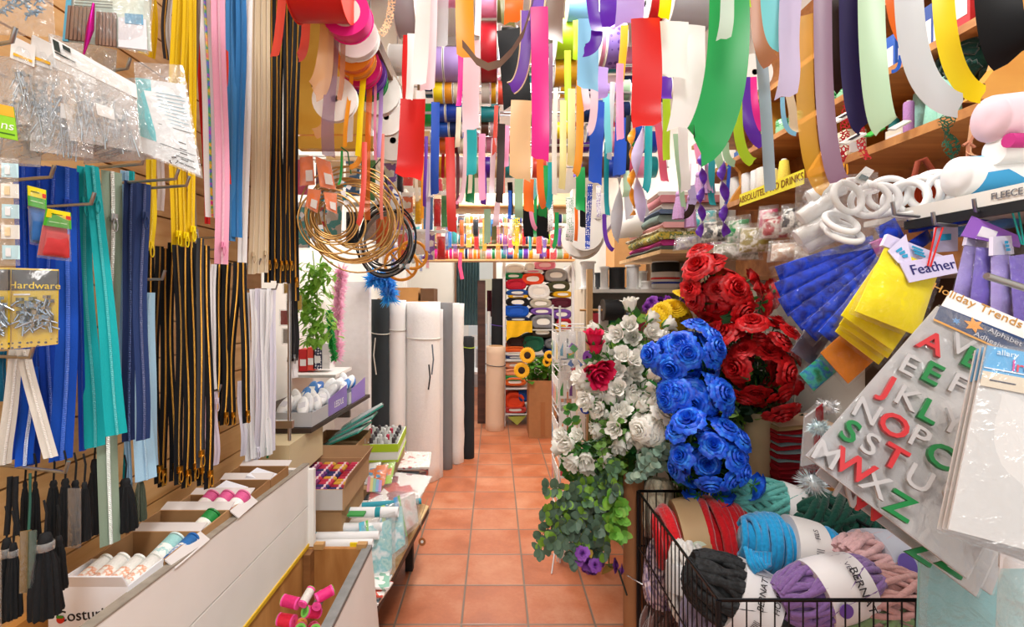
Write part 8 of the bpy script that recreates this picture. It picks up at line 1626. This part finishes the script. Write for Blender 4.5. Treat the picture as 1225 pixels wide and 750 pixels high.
bunch('flower_spray', 'purple flowers hanging under the dark eucalyptus', V(.36, 1.66, .72), pts([(690, 652), (697, 662), (704, 673), (692, 668), (700, 680), (712, 676), (718, 668), (735, 676), (742, 682), (708, 682)], 1.54, .04, 15), pf, .021, 'purple sprays', nleaf=6, leafc='b08a34'); 
tag(MB().tube([W(740, 682, 1.52), W(746, 700, 1.5), W(750, 712, 1.5)], .003, 5).build('dry_twig', plain('22261e', .7), origin=W(740, 682, 1.52)), 'bare dark stem end sticking down beside the cardboard tube', 'stem')
# buckets that hold the bunches
def bucket(p, r0, r1, h, c, label):
    M = axisM(p, (0, 0, 1)); t = thing('flower_bucket', label, 'bucket', p, 'flower buckets'); MB().lathe([(r0 * .0, .004), (r0, 0), (r1, h), (r1 * 1.06, h), (r1 * 1.06, h + .008), (r1 * .94, h + .008), (r0 * .94, .008), (0, .008)], 28, M).build('bucket_body', plain(c, .5), t); MB().lathe([(r1 * 1.02, h * .8), (r1 * 1.05, h * .82), (r1 * 1.05, h * .86), (r1 * 1.02, h * .88)], 28, M).build('hoop', plain('b0b4b8', .4, .5), t); return t
bucket(V(.69, 2.10, 0), .10, .13, .62, '2c2f32', 'dark flower bucket under the white rosebuds'); bucket(V(.70, 1.76, 0), .09, .12, .58, '26282c', 'dark flower bucket under the blue roses')
# ------------------------------------------------------------------ white reel shelf, folded cloth, cellophane packs
D7 = 3.08
rs_ = thing('reel_shelf', 'white wooden shelf with reels of cord behind the flowers', 'shelf', V(.9, 3.5, 1.5)); wpn = plain('e6e2da', .55, 0, .08, 8)
zs = W(0, 346, D7).z; zs2 = W(0, 398, D7).z
for z in (zs, zs2, .85, .5, .12): MB().bb(.56, 1.24, D7 - .03, D7 + .35, z - .022, z).build('shelf_board', wpn, rs_, smooth=False)
MB().bb(.555, .59, D7 - .04, D7 + .35, 0, zs).build('upright', wood('b8a890', 'd8ccb8', (14, 14, 1)), rs_, smooth=False); MB().bb(1.21, 1.245, D7 - .04, D7 + .35, 0, zs).build('upright', wpn, rs_, smooth=False); MB().bb(.56, 1.24, D7 + .34, D7 + .36, 0, zs).build('back_panel', plain('cfc8bc', .7), rs_, smooth=False)
def reel(px, py0, py1, w, c, label, fl='f0efec', D=D7 + .06, waist=.8):
    p = W(px, py1, D); p.z = zs + .001; h = (py1 - py0) * D / F; r = w / 2 * D / F; t = thing('cord_reel', label, 'reel', p, 'reels on the white shelf'); M = axisM(p, (0, 0, 1))
    MB().lathe([(r * waist, .012), (r * waist, h - .012)], 24, M).build('cord_winding', plain(c, .6, 0, .1, 150, .4), t)
    for z in (0, h - .012): MB().lathe([(r, z), (r, z + .012)], 24, M).build('flange', plain(fl, .5), t, sharp=20)
    return t
reel(703, 313, 346, 20, 'f2f2f2', 'tall white reel at the end of the white shelf'); reel(723, 319, 346, 12, 'e8e6e2', 'slim white reel beside the black one'); reel(738, 320, 346, 20, '17181a', 'black cord reel between white ones', '2a2a2c', waist=.92); reel(757, 317, 346, 18, 'f0f0f0', 'white cord reel right beside the black one'); reel(769, 324, 346, 11, 'c8c8c4', 'grey-white reel partly behind the others', D=D7 + .16); reel(774, 336, 346, 13, 'ecebe8', 'low white reel beside the elastic stack', D=D7 + .02); reel(716, 310, 330, 10, '22242a', 'dark reel behind the tall white one', '22242a', D=D7 + .2)
for i, (y0, y1, w, c) in enumerate(((325, 346, 33, 'f2f2f2'), (314, 326, 32, '17181a'), (301, 315, 30, 'f4f4f4'))):
    D = D7 + .06; p = W(796, y1, D); p.z = zs + .001 + (346 - y1) * D / F; h = (y1 - y0) * D / F - .001; r = w / 2 * D / F; t = thing('elastic_roll', ['broad white elastic roll with red and blue stripes, bottom of the stack', 'broad black elastic roll in the middle of the stack', 'broad white elastic roll on top of the black one'][i], 'elastic', p, 'rolls of elastic'); M = axisM(p, (0, 0, 1))
    MB().lathe([(r * .2, 0), (r * .97, 0), (r, h * .08), (r, h * .92), (r * .94, h), (r * .7, h + .004 if i == 2 else h), (r * .2, h)], 30, M).build('elastic_band', plain(c, .6), t)
    if i == 0:
        for z, cc in ((.30, '2a48b0'), (.55, 'd82a2c')): MB().lathe([(r * 1.003, h * z), (r * 1.006, h * z + .002), (r * 1.006, h * (z + .1)), (r * 1.003, h * (z + .1) + .002)], 30, M).build('stripe', plain(cc, .6), t)
# big black spool on a rod
t = thing('cord_spool', 'big black cord spool on a wooden rod under the white shelf', 'spool', W(733, 370, 2.98)); c = W(733, 371, 2.98); M = axisM(c, (1, 0, 0)); r = .068
MB().lathe([(r * .93, -.055), (r * .93, .055)], 28, M).build('cord_winding', plain('141518', .6, 0, .1, 200, .4), t)
for s in (-1, 1): MB().lathe([(r * .15, s * .06 - .004), (r, s * .06 - .004), (r, s * .06 + .004), (r * .15, s * .06 + .004)], 28, M).build('flange', plain('4a4038', .6), t, sharp=20)
MB().tube([c - V(.2, 0, 0), c + V(.12, 0, 0)], .007, 8).build('rod', wood('a07040', 'c09058'), t)
for i in range(10):
    c_ = ['c23a48', 'e8e6e0', '2a7a5a', '3a4a80', 'f0f0ea', '8a2a3a', 'd8c8a8', '5a8ab0', '2a2c30', 'c8884a'][i]; x0_ = .60 + .06 * i
    tag(MB().box((x0_ + .027, D7 + .1, zs2 + .061), (.05, .2, .12)).build('cloth_fold', plain(c_, .8, 0, .1, 30, .1), origin=V(x0_, D7, zs2), smooth=False), f'{["crimson", "off-white", "green", "dark blue", "white", "wine red", "beige", "dusty blue", "black", "ochre"][i]} folded cloth standing upright on the board under the reels', 'cloth', 'folded cloths under the reels')
# folded fabrics on the wall shelf over it
fs_ = thing('wall_shelf', 'wooden wall shelf carrying the folded fabrics', 'shelf', V(1.05, 2.8, 1.66)); MB().bb(.86, 1.25, 2.55, 3.4, 1.695, 1.715).build('shelf_board', wood('b08a5a', 'd0aa78'), fs_, smooth=False)
for y in (2.5, 3.2): MB().bb(1.1, 1.245, y, y + .02, 1.54, 1.695).build('bracket', STEEL(), fs_, smooth=False)
z = 1.716
for i, (c, nm) in enumerate((('4a5048', 'grey'), ('c83a8a', 'magenta-edged'), (('5a7a3a', 'c8a83a', '2a5a34', 'e0d0a0'), 'green and gold printed'), (('b8a888', '6a5a48', 'd8ccb0', '8a7a60'), 'brown animal-print'), ('e8a8a8', 'pale pink'), ('7a8a80', 'grey-green'), ('5a6a84', 'denim blue'), ('d8ccc0', 'stone'), ('d88a90', 'dusty rose'), ('e8e4da', 'cream'))):
    h = .022 + .008 * (i % 3); x0_ = .865 + .012 * math.sin(i * 2); mb = MB(); ym = 3.25 - .04 * (i % 3)
    rows = [[V(x, lerp(2.58 + .02 * (i % 2), ym, u / 10), z + h * s + .003 * math.sin(u + i)) for u in range(11)] for x, s in ((1.2, 0), (x0_ + .012, 0), (x0_, .5), (x0_ + .012, 1), (1.2, 1))]
    mb.grid(rows); mb.add([rows[k][0] for k in range(5)], [(0, 1, 2, 3, 4)]); o = mb.build('folded_fabric', plain(c, .85, 0, .1, 20, .15) if isinstance(c, str) else mottle(c, 30, .8), origin=V(1.0, 2.8, z)); tag(o, f'{nm} folded fabric, {ORD[i]} from the bottom on the wall shelf', 'fabric', 'folded fabrics on the wall shelf'); z += h + .002
pl = W(768, 268, 3.0); pq = [pl + V(-.16, 0, .07), pl + V(.22, -.1, .13), pl + V(.24, -.1, -.07), pl + V(-.17, 0, -.09)]; tag(pillow(pq, .09, plain('efece4', .85, 0, .05, 10, .1), 'cushion', None, nu=12, nv=10, wr=.1, origin=pl), 'white stuffed cushion lying before the folded fabrics', 'cushion')
# upper white wall shelf with lilac spool & silver discs
for i, (x, y, r, c, lb) in enumerate(((702, 282, 20, 'd8d0c4', 'cream disc spool low above the white reels'), (696, 286, 24, 'b89a78', 'tan disc spool low above the white reels'), (712, 262, 22, 'c9b6e4', 'lilac tulle spool above the white reels'))):
    p = W(x, y, 3.0 + .08 * i); t = thing('ribbon_spool', lb, 'spool', p, 'loose spools above the reel shelf'); r_ = r * 3.0 / F; M = axisM(p, (-.3, -1, .1)); MB().lathe([(r_ * .3, -.05), (r_ * .9, -.05), (r_ * .9, .05), (r_ * .3, .05)], 28, M).build('ribbon_winding', plain(c, .5), t)
    for s in (-1, 1): MB().lathe([(r_ * .2, s * .05 - .003), (r_, s * .05 - .003), (r_, s * .05 + .003), (r_ * .2, s * .05 + .003)], 28, M).build('flange', plain('eeeae2', .5), t, sharp=20)
o = rod(W(690, 262, 3.1), W(760, 262, 3.1), .005, 'thin rod with loose spools above the white reel shelf'); wireup(o, W(691, 262, 3.1)); wireup(o, W(758, 262, 3.1))
# wall-side cartons above
bx_ = MB(); a = W(735, 295, 3.9); tag(MB().bb(a.x, a.x + .25, 3.9, 4.2, a.z - .35, a.z + .18).build('stock_box', cardboard('c8935c'), smooth=False), 'brown stock carton behind the silver ribbons', 'box')
# cellophane packs on the right wall shelf
cw = thing('wall_shelf', 'dark wall shelf with cellophane packs under the thread shelves', 'shelf', V(1.05, 1.9, 1.53)); MB().bb(.90, 1.25, 1.80, 2.34, 1.531, 1.545).build('shelf_board', wood('7a5030', '9a6a40'), cw, smooth=False)
for i, (x, y, w, h, D, c, lb) in enumerate(((842, 262, 34, 24, 2.1, '4cc4cc', 'aqua cellophane pack on the dark wall shelf'), (858, 276, 40, 28, 2.0, '3a3c40', 'black and grey cellophane pack beside the aqua one'), (884, 276, 28, 34, 1.95, '1f8a4a', 'green cellophane pack at the middle of the dark wall shelf'), (905, 285, 44, 34, 1.85, '9a8a3a', 'olive gold cellophane pack by the foam ring bags'), (930, 270, 40, 30, 1.75, 'a81c2c', 'dark red cellophane pack under the yellow notice'), (948, 262, 26, 34, 1.7, '22242c', 'black cellophane pack at the foam tube ends'), (880, 300, 60, 22, 1.9, '8a8a70', 'clear cellophane pack of mixed beads below the aqua one'), (945, 300, 50, 24, 1.6, 'c8a890', 'pinkish clear pack lying above the blue fan'), (920, 262, 24, 30, 1.8, 'd8306a', 'magenta cellophane pack between the gold and red ones'), (826, 290, 36, 16, 2.2, 'b8b0c0', 'pale grey pack at the flower end of the dark shelf'))):
    q = Q((x - w / 2, y - h / 2, D + .02), (x + w / 2, y - h / 2 - 3, D - .02), (x + w / 2 + 3, y + h / 2, D - .04), (x - w / 2 - 3, y + h / 2 + 2, D)); bag('cellophane_pack', lb, 'pack', q, .03, fill=lambda q, t, c=c: pillow(subq(q, .08, .92, .15, .95), .026, mottle((c, c, 'e8e4da', c), 30, .5), 'contents', t, wr=.6), group='cellophane packs on the wall shelf', wr=.9)
# lilac tassels hanging by the violet ribbons
for i, (x, y0, y1) in enumerate(((812, 228, 262), (826, 232, 272), (836, 205, 240), (848, 195, 232))):
    P = W(x, y0, 1.62); H = (y1 - y0) * 1.62 / F; t = thing('tassel', f'lilac hanging tassel by the violet spiral ribbons, {ORD[i]} from the silver ribbons', 'tassel', P, 'lilac tassels'); M = axisM(P, (0, 0, -1)); m = plain('c49ac8', .8, 0, .2, 200, .3)
    MB().lathe([(0, 0), (.008, .004), (.011, .014), (.008, .022)], 12, M).build('head', m, t); ph = i; MB().lathe([(.009, .02), (.015, H * .6), (.018, H)], 36, M, 0, lambda q, z, a: q * (1 + .18 * math.sin(a * 9 + z * 50))).build('fringe', m, t); MB().tube([P, P + V(0, 0, .10)], .0015, 5).build('cord', m, t)
# ------------------------------------------------------------------ wire stand of thread cards beside the aisle
st = thing('card_stand', 'white wire stand of thread cards beside the aisle', 'stand', V(.45, 2.9, 0)); wv = plain('e8e8e8', .4)
for x, y in ((.36, 2.72), (.36, 3.05), (.58, 3.05), (.58, 2.72)): MB().tube([V(x, y, 0), V(x, y, 1.42)], .006, 6).build('post', wv, st)
for z in (.06, .3, .55, .8, 1.05, 1.3): MB().tube([V(.36, 2.72, z), V(.36, 3.05, z), V(.58, 3.05, z), V(.58, 2.72, z)], .004, 5, closed=True).build('shelf_wire', wv, st)
tag(MB().bb(.50, .53, 2.66, 2.69, 0, 1.62).build('wooden_post', wood('b08858', 'd0a878', (14, 14, 1)), smooth=False), 'thin wooden post beside the white wire stand', 'post')
rs = random.Random(9); cc_ = [('2a9ac0', 'blue'), ('e8c83a', 'yellow'), ('d84a5a', 'red'), ('4aa04a', 'green'), ('f0ece4', 'white'), ('7a4a9a', 'violet'), ('e88a3a', 'orange')]
for r_ in range(6):
    for k in range(5):
        c, nm = cc_[(r_ * 3 + k * 2) % 7]; x = .355 + .05 * k; z = 1.28 - .22 * r_; y = 2.705 - .004 * k
        q = [V(x, y, z), V(x + .04, y, z), V(x + .04, y, z - .15), V(x, y, z - .15)]; t = thing('thread_card', f'{nm} thread card, {ORD[k]} from the aisle in the {["top", "second", "third", "fourth", "fifth", "lowest"][r_]} row of the white stand', 'card', q[0], 'thread cards on the white stand'); plate(q, .004, 'card', plain('f2f0ec', .5), t); plate(subq(q, .12, .88, .35, .9, .001), .003, 'thread_strands', mottle((c, 'f0ece6', c, cc_[(r_ + k) % 7][0]), 50, .5, (1, 1, .2), True), t)
for r_ in range(5):
    for k in range(4):
        c, nm = cc_[(r_ * 2 + k * 3 + 1) % 7]; y = 2.74 + .075 * k; z = 1.26 - .25 * r_
        q = [V(.350, y + .06, z), V(.350, y, z), V(.350, y, z - .16), V(.350, y + .06, z - .16)]; t = thing('thread_card', f'{nm} thread card on the aisle side of the white stand, {ORD[k]} in its {["top", "second", "third", "fourth", "lowest"][r_]} row', 'card', q[0], 'thread cards on the white stand'); plate(q, .004, 'card', plain('f2f0ec', .5), t); plate(subq(q, .1, .9, .3, .9, .001), .003, 'thread_strands', mottle((c, 'f0ece6', c), 50, .5, (1, 1, .2), True), t)
q = Q((664, 398, 2.62), (694, 392, 2.60), (702, 450, 2.60), (672, 456, 2.62))
def mix(q, t):
    for k in range(16):
        p = quad_uv(q, rr(.12, .88), rr(.2, .92)) + V(0, rr(-.015, .015), 0); MB().box(p, (.035, .012, .03), Matrix.Rotation(rr(-1, 1), 3, 'Y')).build('trim_piece', plain(['e8e6e0', 'd83a3a', '3a7ac8', 'f0b83a', '4aa85a', 'e0e4ea', '8a5ab0', 'f4f4f4'][k % 8], .5), t, smooth=False)
bag('clear_bag', 'clear bag of mixed coloured trims hanging at the bolt shelf', 'bag', q, .035, fill=mix, wr=.9)
pk = MB(); tag(MB().lathe([(.018, -.01), (.03, -.01), (.03, .01), (.018, .01), (.018, -.01)], 18, axisM(W(701, 488, 2.55), (-.5, -1, 0))).build('ribbon_reel', satin('royal')), 'small royal blue ribbon reel on the wire stand', 'ribbon reel')
for i, (x, y, c, nm) in enumerate(((704, 428, '8a3ab0', 'violet'), (708, 434, 'e84a6a', 'rose'), (712, 430, 'f0b030', 'golden'))): tag(MB().lathe([(.012, -.008), (.036, -.008), (.036, .008), (.012, .008), (.012, -.008)], 18, axisM(W(x, y, 2.5), (-1, -.6, 0))).build('ribbon_reel', satin(c)), f'{nm} ribbon reel beside the clear bag of trims', 'ribbon reel')
wl = MB(); wl.tube([V(.345, 2.72, .005), V(.345, 2.72, .16), V(.36, 2.9, .16)], .004, 6); wl.tube([V(.345, 2.72, .16), V(.30, 2.6, .005)], .004, 6); tag(wl.build('plant_stand', wv), 'white wire foot standing out behind the eucalyptus', 'wire stand')
FLUSH_TEXT()
dups = {k: v for k, v in LABELS.items() if len(v) > 1}
for k, v in dups.items():
    if len({g for _, g in v}) > 1 or v[0][1] is None: print('DUP', k, v)
for k in LABELS:
    n = len(k.split())
    if n > 16 or n < 4: print('LEN', n, k)
